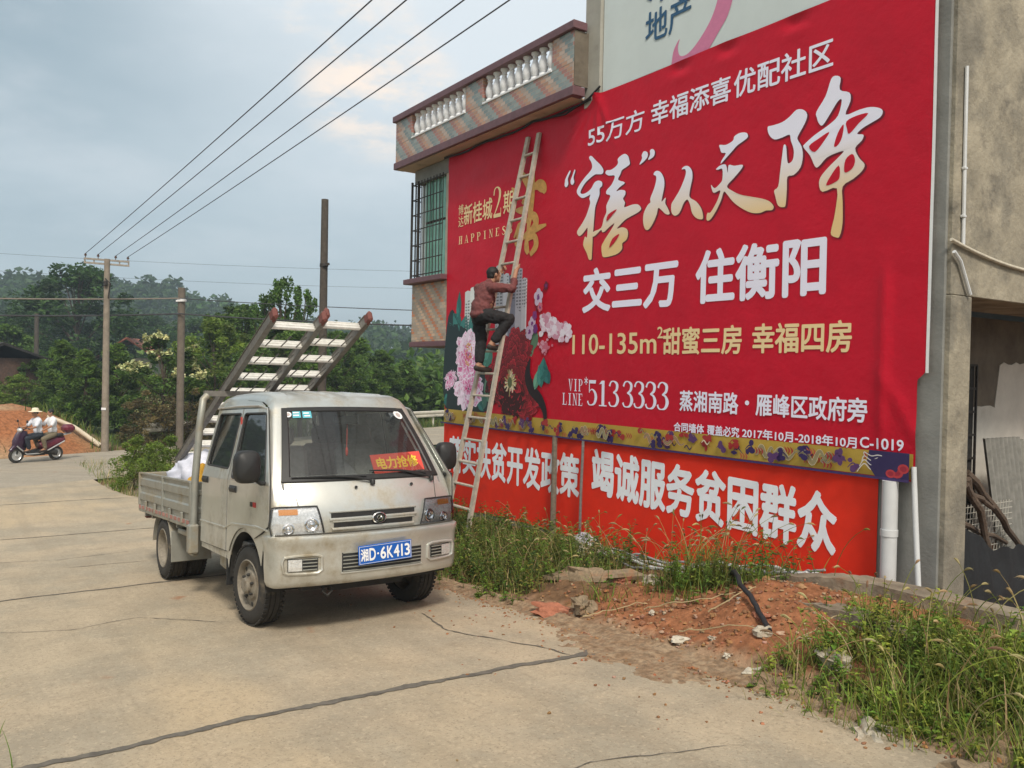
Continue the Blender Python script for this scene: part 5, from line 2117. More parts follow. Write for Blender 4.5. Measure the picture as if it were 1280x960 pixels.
# number plate
pc = bump(.10, .535, .022)
mb = MB()
mb.box((0, 0, 0), (.008, .44, .14), None, .003)
PR = Matrix.Rotation(radians(-2), 3, 'X')
pl = mb.build('number_plate', M['bluep'], TR)
pl.location = pc + Vector((.012, -.03, .032))
pl.rotation_euler = (radians(2.0), 0, 0)
mb = MB()
for a, b in (((0, -.205), (.0, .205)),):
    pass
for (y0, z0), (y1, z1) in (((-.212, -.062), (.212, -.062)), ((.212, -.062), (.212, .062)), ((.212, .062), (-.212, .062)), ((-.212, .062), (-.212, -.062))):
    mb.bar((.0045, y0, z0), (.0045, y1, z1), .003, .002)
psurf = lambda u, z, off: Vector((.0035 + off, u, z))
for s_, y0, y1 in (('湘', -.203, -.142), ('D', -.135, -.082), ('6', -.045, .002), ('K', .010, .060), ('4', .066, .114), ('1', .128, .142), ('3', .158, .204)):
    text_into(mb, s_, (y0, y1, -.045, .046), psurf, .03 if s_ == '湘' else .022, .002, 1)
mb.lathe([(.008, 0), (.001, .002)], (.0055, -.063, 0), 'X', 10)
mb.build('plate_lettering', M['white'], pl, None)
mb = MB()
mb.bar((.56, -.55, .345), (.56, .55, .345), .05, .04)
mb.bar((.50, -.3, .30), (.50, .3, .30), .06, .03)
mb.tube([(.60, -.37, .36), (.62, -.40, .31), (.62, -.36, .275), (.62, -.32, .31), (.60, -.35, .36)], .009, 7)
mb.build('tow_hook', M['dark'], TR)

# mirrors
for sg, c in ((-1, (.47, -.905, 1.225)), (1, (.27, .87, 1.245))):
    mb = MB()
    c = Vector(c)

    def mf(s, t):
        a = 2 * pi * s
        e = .62
        cy, cz = cos(a), sin(a)
        y = math.copysign(abs(cy) ** e, cy)
        z = math.copysign(abs(cz) ** e, cz)
        q = (1.0, 1.0, .96, .8, .0)[round(t * 4)]
        x = (-.03, .01, .035, .055, .06)[round(t * 4)]
        return c + Vector((x, y * .092 * q, z * .118 * q))

    mb.grid(mf, 25, 5)
    mb.lathe([(.0, 0), (.0, .001)], c, 'X', 3)
    mi = mb.build('mirror', M['black'], TR, 50)
    mb = MB()
    mb.tube([c + Vector((.0, -sg * .06, -.09)), Vector((.46, sg * .80, 1.10)), Vector((.45, sg * .74, 1.10))], [.018, .016, .016], 8)
    mb.build('mirror_arm', M['black'], mi)
    mb = MB()
    mb.lathe([(.086, 0), (.0, .002)], (0, 0, 0), 'X', 20, False)
    for v in mb.v:
        v.z *= 1.25
        v.x = -.031
        v += c
    mb.build('mirror_glass', M['chrome'], mi, None)

# interior
mb = MB()
mb.box((-.28, 0, .58), (1.75, 1.38, .05))
mb.build('cab_floor', M['interior'], TR)
mb = MB()
mb.tube([(.40, -.66, 1.02), (.40, .66, 1.02)], .12, 12)
mb.box((.42, .0, .90), (.18, 1.3, .3), None, .04)
mb.build('dashboard', M['interior'], TR)
for x, y in ((-.12, -.36), (-.12, .36), (-.88, -.36), (-.88, .36)):
    mb = MB()
    mb.box((x + .03, y, .86), (.46, .48, .14), None, .05)
    mb.box((x - .20, y, 1.10), (.13, .46, .50), Matrix.Rotation(radians(-10), 3, 'Y'), .05)
    st = mb.build('seat', M['seat'], TR)
    mb = MB()
    mb.box((x - .25, y, 1.43), (.09, .25, .17), Matrix.Rotation(radians(-10), 3, 'Y'), .04)
    mb.build('headrest', M['seat'], st)
mb = MB()
cw = Vector((.24, .36, 1.10))
rt_ = Matrix.Rotation(radians(-55), 3, 'Y')
mb.tube([cw + rt_ @ Vector((.17 * cos(2 * pi * k / 20), .17 * sin(2 * pi * k / 20), 0)) for k in range(21)], .013, 8)
mb.tube([cw + rt_ @ Vector((-.16, 0, 0)), cw, cw + rt_ @ Vector((.16, 0, 0))], .014, 6)
mb.build('steering_wheel', M['black'], TR)
mb = MB()
k0, k1 = 7, len(ALLC) - 8
mb.grid(lambda s, t: col_pt(NF + NR - 1, ALLC[k0 if s < .5 else k1], -.010).lerp(col_pt(NF + NR, ALLC[k0 if s < .5 else k1], -.010), t), 2, 2)
mb.build('rear_window', M['glass'], TR, None)
mb = MB()
mb.box((-1.19, 0, 1.20), (.03, 1.2, .22), None, .01)
mb.bar((-1.20, 0, 1.2), (-1.22, 0, 1.72), .03, .03)
mb.build('rear_window_sill', M['interior'], TR)
mb = MB()
mb.box((.10, .03, 1.56), (.03, .22, .07), None, .02)
mb.build('inner_mirror', M['black'], TR)
mb = MB()
mb.tube([(.07, .05, 1.53), (.06, .052, 1.42), (.06, .05, 1.34)], .004, 5)
mb.ell((.06, .05, 1.30), (.012, .012, .04), 8, 6)
mb.build('hanging_charm', M['redcard'], TR)
# red placard behind the glass
PC = empty('placard', (0, 0, 0), 0, 'red placard with yellow characters propped inside the truck windscreen', 'sign')
PC.matrix_world = Matrix.Translation(TW((.455, .305, 1.215))) @ TRM.to_4x4() @ Matrix.Rotation(radians(-28), 4, 'Y') @ Matrix.Rotation(radians(3), 4, 'X')
mb = MB()
mb.box((0, 0, 0), (.004, .45, .165))
mb.build('card', M['redcard'], PC)
mb = MB()
text_into(mb, '电力抢修', (-.185, .185, -.05, .055), lambda u, z, off: Vector((.002 + off, u, z)), .03, .0015, 1)
mb.build('lettering', M['yellowink'], PC, None)


# wheels
def wheel(x, y, sg, steer=0., dual=False):
    w_ = empty('wheel', (x, y, .303), 0)
    w_.parent = TR
    w_.rotation_euler = (0, 0, steer)
    mb = MB()
    wd = .086
    R0 = .303
    prof = [(.19, -wd), (.215, -wd - .006), (.262, -wd - .004), (.288, -wd + .012), (.299, -wd + .028)]
    prof += [(R0, -wd + .04), (R0, -.045), (.296, -.042), (.296, -.036), (R0, -.033), (R0, -.005), (.296, -.003)]
    prof += [(a, -b) for a, b in prof[::-1]]
    mb.lathe([(a, b) for a, b in prof], (0, 0, 0), 'Y', 48, False)
    for k in range(48):                        # tread blocks at the shoulders
        a = 2 * pi * k / 48
        for s2 in (-1, 1):
            mb.box((.300 * cos(a), s2 * .064, .300 * sin(a)), (.010, .030, .022), Matrix.Rotation(-a, 3, 'Y'))
    mb.build('tyre', M['rubber'], w_, 35)
    mb = MB()
    o = sg * (.02 if not dual else -.02)
    f = sg
    mb.lathe([(.194, -f * .07), (.194, f * .088), (.186, f * .092), (.178, f * .082), (.172, f * .045), (.120, f * (.055 if not dual else -.02)), (.105, f * (.075 if not dual else -.03)), (.062, f * (.085 if not dual else -.03)),
              (.060, f * (.105 if not dual else .02)), (.048, f * (.118 if not dual else .05)), (.001, f * (.12 if not dual else .05))], (0, 0, 0), 'Y', 36, False)
    rim = mb.build('rim', M['rim'], w_, 30)
    mb = MB()
    for k in range(6):
        a = 2 * pi * k / 6 + .3
        mb.lathe([(.011, 0), (.011, f * .018), (.006, f * .024)], (.084 * cos(a), f * (.08 if not dual else -.03), .084 * sin(a)), 'Y', 6)
    for k in range(8):
        a = 2 * pi * k / 8
        mb.ell((.147 * cos(a), f * (.051 if not dual else .012), .147 * sin(a)), (.020, .004, .016), 8, 4, Matrix.Rotation(-a, 3, 'Y'))
    mb.build('wheel_nuts', M['dark'], rim)
    return w_


ST = radians(5)
wheel(0.0, -.655, -1, ST)
wheel(0.0, .655, 1, ST)
for sg in (-1, 1):
    wheel(-2.47, sg * .69, sg, 0, True)
    wheel(-2.47, sg * .50, sg, 0, True)
# arches, underbody
mb = MB()
for sg in (-1, 1):
    for x0, x1 in ((-.42, .44),):
        mb.grid(lambda s, t: Vector((arch_c[0] + .405 * cos(pi * s), sg * lerp(.45, .755, t), arch_c[1] + .405 * sin(pi * s))), 17, 3)
mb.build('wheel_arch', M['dark'], TR, 60)
mb = MB()
for y in (-.36, .36):
    mb.bar((.55, y, .46), (-3.45, y, .50), .07, .11)
for x in (-.9, -1.6, -3.1):
    mb.bar((x, -.36, .47), (x, .36, .47), .06, .08)
mb.tube([(0, -.58, .30), (0, .58, .30)], .035, 10)
mb.tube([(-2.47, -.42, .30), (-2.47, .42, .30)], .05, 10)
mb.ell((-2.47, .05, .30), (.14, .14, .14), 12, 8)
mb.box((-.35, 0, .42), (1.0, .7, .24), None, .05)
mb.build('chassis', M['dark'], TR)
mb = MB()
mb.box((-.72, -.50, .40), (.5, .34, .22), None, .04)
mb.build('fuel_tank', M['silver_dusty'], TR)
for sg in (-1, 1):
    mb = MB()
    mb.box((-.43, sg * .66, .36), (.012, .22, .24), None, .004)
    mb.build('mud_flap', M['black'], TR)
    # rear mudguards
    mb = MB()
    a0 = [(-2.47 + .37 * cos(radians(a)), .31 + .36 * sin(radians(a))) for a in range(10, 176, 11)]

    def mg(s, t, sg=sg):
        i = s * (len(a0) - 1)
        k = min(int(i), len(a0) - 2)
        x, z = lerp(a0[k][0], a0[k + 1][0], i - k), lerp(a0[k][1], a0[k + 1][1], i - k)
        return Vector((x, sg * lerp(.40, .79, t), z))

    mb.grid(mg, 16, 3)
    mb.box((-2.09, sg * .60, .36), (.012, .38, .30), None, .004)
    mb.build('rear_mudguard', M['silver_dusty'], TR, 50)
    mb = MB()
    mb.box((-1.75, sg * .74, .52), (.5, .03, .05), None, .01)
    mb.box((-1.42, sg * .76, .46), (.10, .05, .22), None, .01)
    mb.build('side_guard', M['silver_dusty'], TR)

# dropside bed
X0, X1, BZ0, BZ1 = -3.50, -1.40, .665, 1.015
bed = MB()
bed.box(((X0 + X1) / 2, 0, BZ0 - .03), (X1 - X0, 1.56, .05), None, .008)
for x in (-1.6, -2.1, -2.6, -3.1, -3.42):
    bed.bar((x, -.74, BZ0 - .09), (x, .74, BZ0 - .09), .05, .07)
bed_o = bed.build('cargo_bed', M['silver_dusty'], TR)
for sg in (-1, 1):
    mb = MB()
    prof = [(.0, 0), (.0, .05), (.014, .065), (.014, .13), (.0, .145), (.0, .205), (.014, .22), (.014, .285), (.0, .30), (.0, .335), (.016, .34), (.016, .355), (-.018, .355), (-.018, .0)]
    n = len(prof)
    vs = [(x, sg * (.778 + dy), BZ0 + dz) for x in (X0, X1) for dy, dz in prof]
    mb.add(vs, [(k, (k + 1) % n, n + (k + 1) % n, n + k) for k in range(n)] + [tuple(range(n))[::-1], tuple(range(n, 2 * n))])
    for x in (X0 + .03, X0 + 1.05, X1 - .03):
        mb.box((x, sg * .782, BZ0 + .175), (.05, .035, .35), None, .006)
    for x in (X0 + .35, X0 + .75, X0 + 1.35, X0 + 1.8):
        mb.box((x, sg * .795, BZ0 + .01), (.05, .02, .10), None, .004)
    sd = mb.build('side_panel', M['silver_dusty'], bed_o, 30)
    for k in range(14):
        mb = MB()
        x = X0 + .08 + k * .148
        mb.box((x, sg * .7955, BZ0 - .018), (.085, .004, .035))
        mb.build('reflector', mat('faded_red_reflector', (.36, .17, .14), .6, var=.3, scale=9) if sg < 0 and k == 0 else bpy.data.materials['faded_red_reflector'], sd, None)
    mb = MB()
    mb.box(((X0 + X1) / 2, sg * .778, BZ0 - .035), (X1 - X0, .03, .07), None, .006)
    mb.build('side_rail', M['silver_dusty'], bed_o)
for x, nm in ((X0 + .012, 'tailgate'), (X1 - .012, 'headboard')):
    mb = MB()
    mb.box((x, 0, BZ0 + .175), (.03, 1.52, .35), None, .008)
    for z in (.09, .25):
        mb.box((x, 0, BZ0 + z), (.05, 1.50, .06), None, .012)
    mb.build(nm, M['silver_dusty'], bed_o)
for sg in (-1, 1):
    mb = MB()
    mb.box((X0 - .02, sg * .62, .56), (.05, .20, .11), None, .015)
    mb.build('tail_lamp', M['redcap'], TR)
# rack over the cab: two bent posts and a cross bar
for sg in (-1, 1):
    mb = MB()
    mb.tube([(-1.30, sg * .80, .42), (-1.28, sg * .79, 1.05), (-1.25, sg * .76, 1.55), (-1.24, sg * .735, 1.76), (-1.26, sg * .70, 1.79)], .032, 10)
    mb.box((-1.30, sg * .80, .52), (.10, .09, .26), None, .015)
    mb.build('rack_post', M['silver_dusty'], TR)
mb = MB()
mb.bar((-1.34, -.70, 1.815), (-1.34, .70, 1.815), .05, .05)
mb.bar((-1.34, -.62, 1.30), (-1.34, .62, 1.30), .04, .04)
for y in (-.35, 0, .35):
    mb.bar((-1.34, y, .68), (-1.34, y, 1.82), .03, .03)
mb.build('rack_bar', M['alud'], TR)


# two ladders lying over the rack, feet in the bed
def cargo_ladder(y0, y1, label, lift, shift):
    L = empty('ladder', (0, 0, 0), 0, label, 'ladder', 'ladders carried on the truck')
    L.matrix_world = Matrix.Translation(TW((0, 0, 0))) @ TRM.to_4x4()
    a, b = Vector((-3.05 + shift, 0, 1.14 + lift)), Vector((-.14 + shift, 0, 2.40 + lift))
    d = (b - a).normalized()
    upv = Vector((-d.z, 0, d.x))
    ln = (b - a).length
    Rm_ = Matrix((d, Vector((0, 1, 0)), upv)).transposed()
    for y in (y0, y1):
        mb = MB()
        mb.box((a + b) / 2 + Vector((0, y, 0)), (ln, .036, .085), Rm_, .004)
        mb.box((a + b) / 2 + Vector((0, y, 0)) + upv * .040, (ln, .05, .008), Rm_, .002)
        mb.box((a + b) / 2 + Vector((0, y, 0)) - upv * .040, (ln, .05, .008), Rm_, .002)
        mb.build('rail', M['alud'], L)
        mb = MB()
        c = b + Vector((0, y, 0)) + d * .02
        mb.box(c, (.11, .046, .10), Rm_, .018)
        mb.build('end_cap', M['redcap'], L)
    n = 10
    for k in range(n):
        p = a + d * (ln * (k + .55) / n)
        mb = MB()
        rt2 = Matrix((Vector((1, 0, 0)), Vector((0, 1, 0)), Vector((0, 0, 1)))).transposed()
        mb.box(p + Vector((0, (y0 + y1) / 2, 0)), (.075, abs(y1 - y0) - .03, .026), Matrix.Rotation(radians(52), 3, 'Y'), .006)
        rr_ = Matrix.Rotation(radians(52), 3, 'Y')
        for j in range(3):
            mb.box(p + Vector((0, (y0 + y1) / 2, 0)) + rr_ @ Vector((-.028 + .028 * j, 0, .0145)), (.010, abs(y1 - y0) - .034, .004), rr_)
        mb.build('rung', M['alu'], L)
    mb = MB()
    for k in (5, 6, 7, 8):
        p = a + d * (ln * (k + .5) / n)
        q = a + d * (ln * (k + 1.3) / n)
        for yy in (.18, .5, .82):
            y = lerp(y0, y1, yy)
            mb.tube([p + Vector((0, y, -.03)), q + Vector((0, y + .02, -.045))], .006, 5)
    mb.build('brace', M['alud'], L)
    return L


cargo_ladder(-.50, -.08, 'aluminium ladder with red end caps over the truck cab, the one nearer the rack post', 0, 0)
cargo_ladder(-.015, .385, 'aluminium ladder with red end caps over the truck cab, the one nearer the red wall', .045, -.10)


# white sheets and a yellow sack in the bed
def heap(name, label, cat, c, r, m, seed, nu=48, nv=24, sharp=1.0):
    mb = MB()

    def f(s, t):
        a = 2 * pi * s
        e = pi / 2 * t
        d = Vector((cos(a) * cos(e), sin(a) * cos(e), sin(e)))
        q = 1 + .22 * noise.noise(d * 2.2 + Vector((seed, 0, 0))) + .11 * sharp * abs(noise.noise(d * 5.5 + Vector((0, seed, 0)))) + .05 * noise.noise(d * 13)
        return Vector((c[0] + d.x * r[0] * q, max(-.745, min(.745, c[1] + d.y * r[1] * q)) if False else max(-.74, c[1] + d.y * r[1] * q), c[2] + max(-.02, d.z) * r[2] * q))

    mb.grid(f, nu, nv)
    o = mb.build(name, m, None, 60, True)
    o.matrix_world = Matrix.Translation(TW((0, 0, 0))) @ TRM.to_4x4()
    tag(o, label, cat)


heap('folded_sheets', 'crumpled white banner sheets heaped in the truck bed', 'sheets', (-2.52, -.16, .74), (1.0, .50, .54), M['sheet'], 2, 90, 40, 1.6)
heap('sack', 'small yellow sack beside the white sheets in the truck bed', 'sack', (-1.78, -.58, .74), (.27, .18, .38), M['yellow'], 5)

# ================================================================ ladder on the wall, worker, scooter and riders
M['skin'] = mat('tanned_skin', (.34, .18, .11), .6, var=.06, scale=20)
M['hair'] = mat('black_hair', (.012, .011, .010), .6, var=.2, scale=60, bump=.003, bscale=120)
M['shirt'] = mat('faded_maroon_shirt', (.15, .048, .046), .9, var=.14, scale=9, bump=.010, bscale=14)
M['trousers'] = mat('black_trousers', (.018, .017, .018), .9, var=.2, scale=9, bump=.006, bscale=16)
M['shoe'] = mat('dark_shoe', (.035, .025, .02), .7)
M['wallladder'] = mat('worn_pale_ladder', (.44, .39, .32), .7, .1, var=.18, scale=7, dirt=((.24, .20, .15), 5, .55, .8))


def blend(name, prims, m, parent, voxel=.012, smooth_n=6, sub=False, disp=None):
    """one continuous skin around capsules and ellipsoids"""
    mb = MB()
    for pr in prims:
        if pr[0] == 'c':
            pts, rs = pr[1], pr[2]
            mb.tube(pts, rs, 14)
            for p_, r_ in zip(pts, rs):
                mb.ell(p_, (r_, r_, r_), 14, 10)
        else:
            mb.ell(pr[1], pr[2], 18, 14, pr[3] if len(pr) > 3 else None)
    o = mb.build(name, m, None, None)
    r = o.modifiers.new('r', 'REMESH')
    r.mode = 'VOXEL'
    r.voxel_size = voxel
    s = o.modifiers.new('s', 'SMOOTH')
    s.iterations = smooth_n
    s.factor = .5
    bpy.context.view_layer.update()
    me = evalmesh(o, name)
    if disp:
        for v in me.vertices:
            v.co += v.normal * (disp[0] * noise.noise(v.co * disp[1]) + disp[0] * .6 * noise.noise(v.co * disp[1] * 2.3))
    me.materials.clear()
    me.materials.append(m)
    me.polygons.foreach_set('use_smooth', [True] * len(me.polygons))
    ob = bpy.data.objects.new(name, me)
    COL.objects.link(ob)
    ob.parent = parent
    return ob


def hand(c, fwd, palm, side, s=1.0, curl=1.0):
    """palm, four bent fingers of unequal length and a thumb from the side of the palm"""
    c, fwd, palm, side = Vector(c), Vector(fwd).normalized(), Vector(palm).normalized(), Vector(side).normalized()
    pr = [('e', c, (.034 * s, .034 * s, .034 * s)), ('c', [c - fwd * .02 * s, c + fwd * .035 * s], [.026 * s, .03 * s])]
    for k, ln in enumerate((.066, .076, .070, .054)):
        b = c + fwd * .045 * s + side * ((k - 1.5) * .019 * s)
        p1 = b + (fwd * (1 - .35 * curl) + palm * .35 * curl) * ln * .45 * s
        p2 = p1 + (fwd * (.5 - .5 * curl) + palm * (.4 + .4 * curl)) * ln * .35 * s
        p3 = p2 + (-fwd * .55 * curl + palm * .5) * ln * .3 * s
        pr.append(('c', [b - fwd * .02 * s, b, p1, p2, p3], [.010 * s, .0095 * s, .009 * s, .0085 * s, .0075 * s]))
    t0 = c + side * (-.028 * s)
    pr.append(('c', [t0, t0 + (-side * .025 + fwd * .02 + palm * .012) * s, t0 + (-side * .018 + fwd * .045 + palm * .035) * s], [.012 * s, .0105 * s, .009 * s]))
    return pr


def head(c, fwd, s=1.0, up=(0, 0, 1)):
    c, f = Vector(c), Vector(fwd).normalized()
    up = Vector(up)
    sd = f.cross(up).normalized()
    up = sd.cross(f)
    Rm_ = Matrix((sd, f, up)).transposed()
    P = lambda x, y, z: c + (sd * x + f * y + up * z) * s
    e = lambda p, r: ('e', p, tuple(q * s for q in r), Rm_)
    return [e(P(0, -.008, .022), (.074, .090, .088)), e(P(0, .022, -.045), (.056, .060, .062)), e(P(0, .062, -.085), (.030, .024, .020)),
            ('c', [P(0, .086, .020), P(0, .104, -.018), P(0, .092, -.026)], [.010 * s, .014 * s, .012 * s]),
            e(P(-.076, -.002, -.006), (.012, .018, .030)), e(P(.076, -.002, -.006), (.012, .018, .030)),
            e(P(0, .078, -.052), (.022, .012, .007)), e(P(0, .076, -.064), (.019, .012, .008)),
            e(P(-.031, .076, .034), (.020, .010, .006)), e(P(.031, .076, .034), (.020, .010, .006))], Rm_, P


# ---- the ladder
def lad(z):                 # centre u, distance from wall, half width at height z
    t = (z + .1) / 4.75
    return 1.85 + .275 * t * .95, .05 + (4.58 - z) * .175 + .02, lerp(.265, .115, t)


LD = wallframe('ladder', 'tall narrow pale ladder leaning against the crimson billboard with a worker on it', 'ladder')
zb = to_un(0, 0)
zf = gh(*W(1.85, .87, 0).xy)
for sg in (-1, 1):
    mb = MB()
    P = []
    for k in range(12):
        z = lerp(zf - .02, 4.66, k / 11)
        u, n, h = lad(z)
        P.append((u + sg * h, -n, z))
    mb.tube(P, 1.0, 4, True, (.017, .032))
    mb.build('rail', M['wallladder'], LD)
    mb = MB()
    u, n, h = lad(zf)
    mb.box((u + sg * h, -n, zf + .03), (.055, .09, .07), None, .01)
    mb.build('foot', M['black'], LD)
k = -6
while True:
    z = 1.72 + .27 * k
    k += 1
    if z < zf + .12:
        continue
    if z > 4.5:
        break
    u, n, h = lad(z)
    mb = MB()
    mb.box((u, -n, z), (2 * h - .03, .045, .026), None, .006)
    mb.build('rung', M['wallladder'], LD)

# ---- the worker climbing it
WK = wallframe('person', 'worker in a maroon shirt and black trousers climbing the ladder against the billboard', 'person')
hp_, Rm_, P_ = head((2.0, -.53, 2.915), (.05, 1, .12), .86)
sk = hp_ + [('c', [(2.0, -.60, 2.76), (2.0, -.565, 2.84)], [.052, .048])]
arms = {1: ((2.165, -.655, 2.74), (2.32, -.47, 2.735), (2.20, -.335, 2.985)), -1: ((1.835, -.635, 2.75), (1.71, -.47, 2.78), (1.865, -.335, 2.995))}
sk += [('e', (2.0, -.65, 2.62), (.15, .10, .19)), ('c', [arms[1][0], (2.0, -.62, 2.75), arms[-1][0]], [.05, .06, .05]), ('e', (2.0, -.68, 2.42), (.13, .10, .11))]
for sg in (1, -1):
    a, b, c = [Vector(q) for q in arms[sg]]
    d = (c - b).normalized()
    sk += [('c', [a, b, c - d * .02], [.048, .038, .027])]
    sk += hand(c, (0, .55, .6) if sg else 0, (-sg * .8, .5, -.2), (sg * .3, .2, .8), .92)
legs = {1: ((2.09, -.69, 2.42), (2.22, -.435, 2.375), (2.12, -.61, 2.085), (2.09, -.50, 2.03)), -1: ((1.92, -.69, 2.42), (1.90, -.625, 2.12), (1.92, -.665, 1.83), (1.93, -.545, 1.765))}
for sg in (1, -1):
    h, kn, an, to = legs[sg]
    sk += [('c', [h, kn, an], [.075, .052, .036]), ('c', [(an[0], an[1] - .02, an[2] - .02), to], [.034, .026])]
blend('body', sk, M['skin'], WK, .0065, 4)
blend('shirt', [('e', (2.0, -.655, 2.63), (.155, .115, .195)), ('e', (2.0, -.70, 2.50), (.148, .115, .16)), ('e', (2.0, -.715, 2.43), (.146, .114, .075)),
                ('c', [(2.15, -.655, 2.735), (2.0, -.625, 2.755), (1.85, -.635, 2.745)], [.062, .078, .062]), ('c', [(2.0, -.61, 2.78), (2.0, -.595, 2.815)], [.066, .056])] +
      [('c', [Vector(arms[s][0]), Vector(arms[s][1]), Vector(arms[s][1]).lerp(Vector(arms[s][2]), .34)], [.064, .056, .047]) for s in (1, -1)],
      M['shirt'], WK, .009, 4, disp=(.013, 15))
blend('trousers', [('e', (2.0, -.69, 2.405), (.150, .118, .10))] +
      [('c', [legs[s][0], legs[s][1]], [.092, .070]) for s in (1, -1)] +
      [('c', [legs[s][1], Vector(legs[s][1]).lerp(Vector(legs[s][2]), .82)], [.070, .060]) for s in (1, -1)],
      M['trousers'], WK, .009, 4, disp=(.011, 14))
for s in (1, -1):
    an, to = Vector(legs[s][2]), Vector(legs[s][3])
    blend('shoe', [('c', [an + Vector((0, -.035, -.045)), to + Vector((0, .0, -.002)), to + Vector((0, .035, .0))], [.038, .036, .028])], M['shoe'], WK, .008, 4)
mb = MB()
hc = P_(0, -.014, .034)
blend('hair', [('e', P_(0, -.014, .034), tuple(.86 * q for q in (.080, .092, .086)), Rm_), ('e', P_(0, -.050, -.012), tuple(.86 * q for q in (.066, .052, .060)), Rm_)], M['hair'], WK, .008, 3, disp=(.004, 60))
for sg in (-1, 1):
    mb = MB()
    mb.ell(P_(sg * .031, .0785, .020), (.010, .006, .006), 8, 6)
    mb.build('eye', M['black'], WK)

# ---- scooter with two riders, far left (local: x forward, y left)
hd = -RD
SCX, SCY = -12.62, 22.0
SSC = .86
SZ = zr(-14) + .025
scr = atan2(hd.y, hd.x)
SO = empty('scooter', (SCX, SCY, SZ), scr, 'dark purple motor scooter with a maroon top box carrying two people on the far road', 'scooter')
SO.scale = (SSC, SSC, SSC)
plum = mat('purple_plastic', (.035, .014, .035), .35, coat=.3)
maroon = mat('maroon_plastic', (.13, .012, .028), .35, coat=.3)
silv = mat('scooter_silver', (.55, .55, .55), .35, .6)
for x in (-.60, .60):
    mb = MB()
    mb.lathe([(.145, -.04), (.19, -.045), (.215, -.03), (.225, 0), (.215, .03), (.19, .045), (.145, .04)], (x, 0, .225), 'Y', 28, False)
    wl = mb.build('wheel', M['rubber'], SO)
    mb = MB()
    mb.lathe([(.148, -.03), (.13, -.012), (.04, -.02), (.035, -.05), (.001, -.05)], (x, 0, .225), 'Y', 20, False)
    mb.lathe([(.148, .03), (.13, .012), (.04, .02), (.035, .05), (.001, .05)], (x, 0, .225), 'Y', 20, False)
    mb.build('hub', silv, wl)
mb = MB()
sect = lambda P, wd, r: mb.tube(P, r, 10, True, wd)
mb.tube([(.60, 0, .46), (.52, 0, .60), (.44, 0, .84), (.40, 0, .98)], [.10, .15, .13, .09], 12, True, (.5, 1.0))
mb.tube([(.78, 0, .36), (.66, 0, .50), (.48, 0, .50), (.40, 0, .40)], [.05, .075, .08, .06], 10)
mb.build('front_apron', plum, SO)
mb = MB()
mb.tube([(.42, 0, .30), (.05, 0, .27), (-.2, 0, .28)], [.10, .13, .14], 10, True, (1.0, .5))
mb.build('floorboard', M['black'], SO)
mb = MB()
mb.tube([(-.12, 0, .42), (-.3, 0, .52), (-.6, 0, .60), (-.86, 0, .68)], [.15, .17, .15, .06], 12, True, (.72, .9))
mb.build('rear_body', maroon, SO)
mb = MB()
mb.tube([(.02, 0, .70), (-.2, 0, .74), (-.5, 0, .77), (-.78, 0, .80)], [.10, .14, .14, .10], 12, True, (.9, .35))
mb.build('saddle', M['black'], SO)
mb = MB()
mb.box((-.98, 0, .98), (.36, .36, .26), None, .09)
tb = mb.build('top_box', maroon, SO)
mb = MB()
mb.bar((-.7, 0, .76), (-1.05, 0, .84), .16, .03)
mb.build('rack', silv, SO)
mb = MB()
mb.tube([(.38, -.34, 1.04), (.40, -.2, 1.06), (.40, 0, 1.0), (.40, .2, 1.06), (.38, .34, 1.04)], .018, 8)
hbr = mb.build('handlebar', M['black'], SO)
for sg in (-1, 1):
    mb = MB()
    mb.tube([(.40, sg * .22, 1.06), (.42, sg * .27, 1.22)], .008, 6)
    mb.ell((.42, sg * .28, 1.26), (.02, .06, .045), 10, 8)
    mb.build('mirror', M['black'], hbr)
mb = MB()
mb.ell((.50, 0, .99), (.07, .11, .07), 12, 10)
mb.build('headlight', M['lampin'], SO)
mb = MB()
mb.ell((.635, 0, .72), (.012, .07, .05), 10, 8)
mb.build('badge', M['white'], SO)
mb = MB()
for sg in (-1, 1):
    mb.tube([(.62, sg * .09, .52), (.36, sg * .15, .26), (.0, sg * .17, .26), (-.3, sg * .18, .36), (-.8, sg * .14, .60)], .02, 8)
mb.build('trim', silv, SO)
mb = MB()
mb.tube([(-.15, -.16, .24), (-.5, -.18, .24), (-.85, -.19, .34)], [.03, .055, .05], 10)
mb.tube([(-.25, .05, .3), (-.58, .10, .25)], .09, 10)
mb.build('exhaust', M['dark'], SO)
mb = MB()
mb.tube([(.60, .0, .225), (.52, 0, .55)], .035, 8)
mb.build('fork', M['dark'], SO)


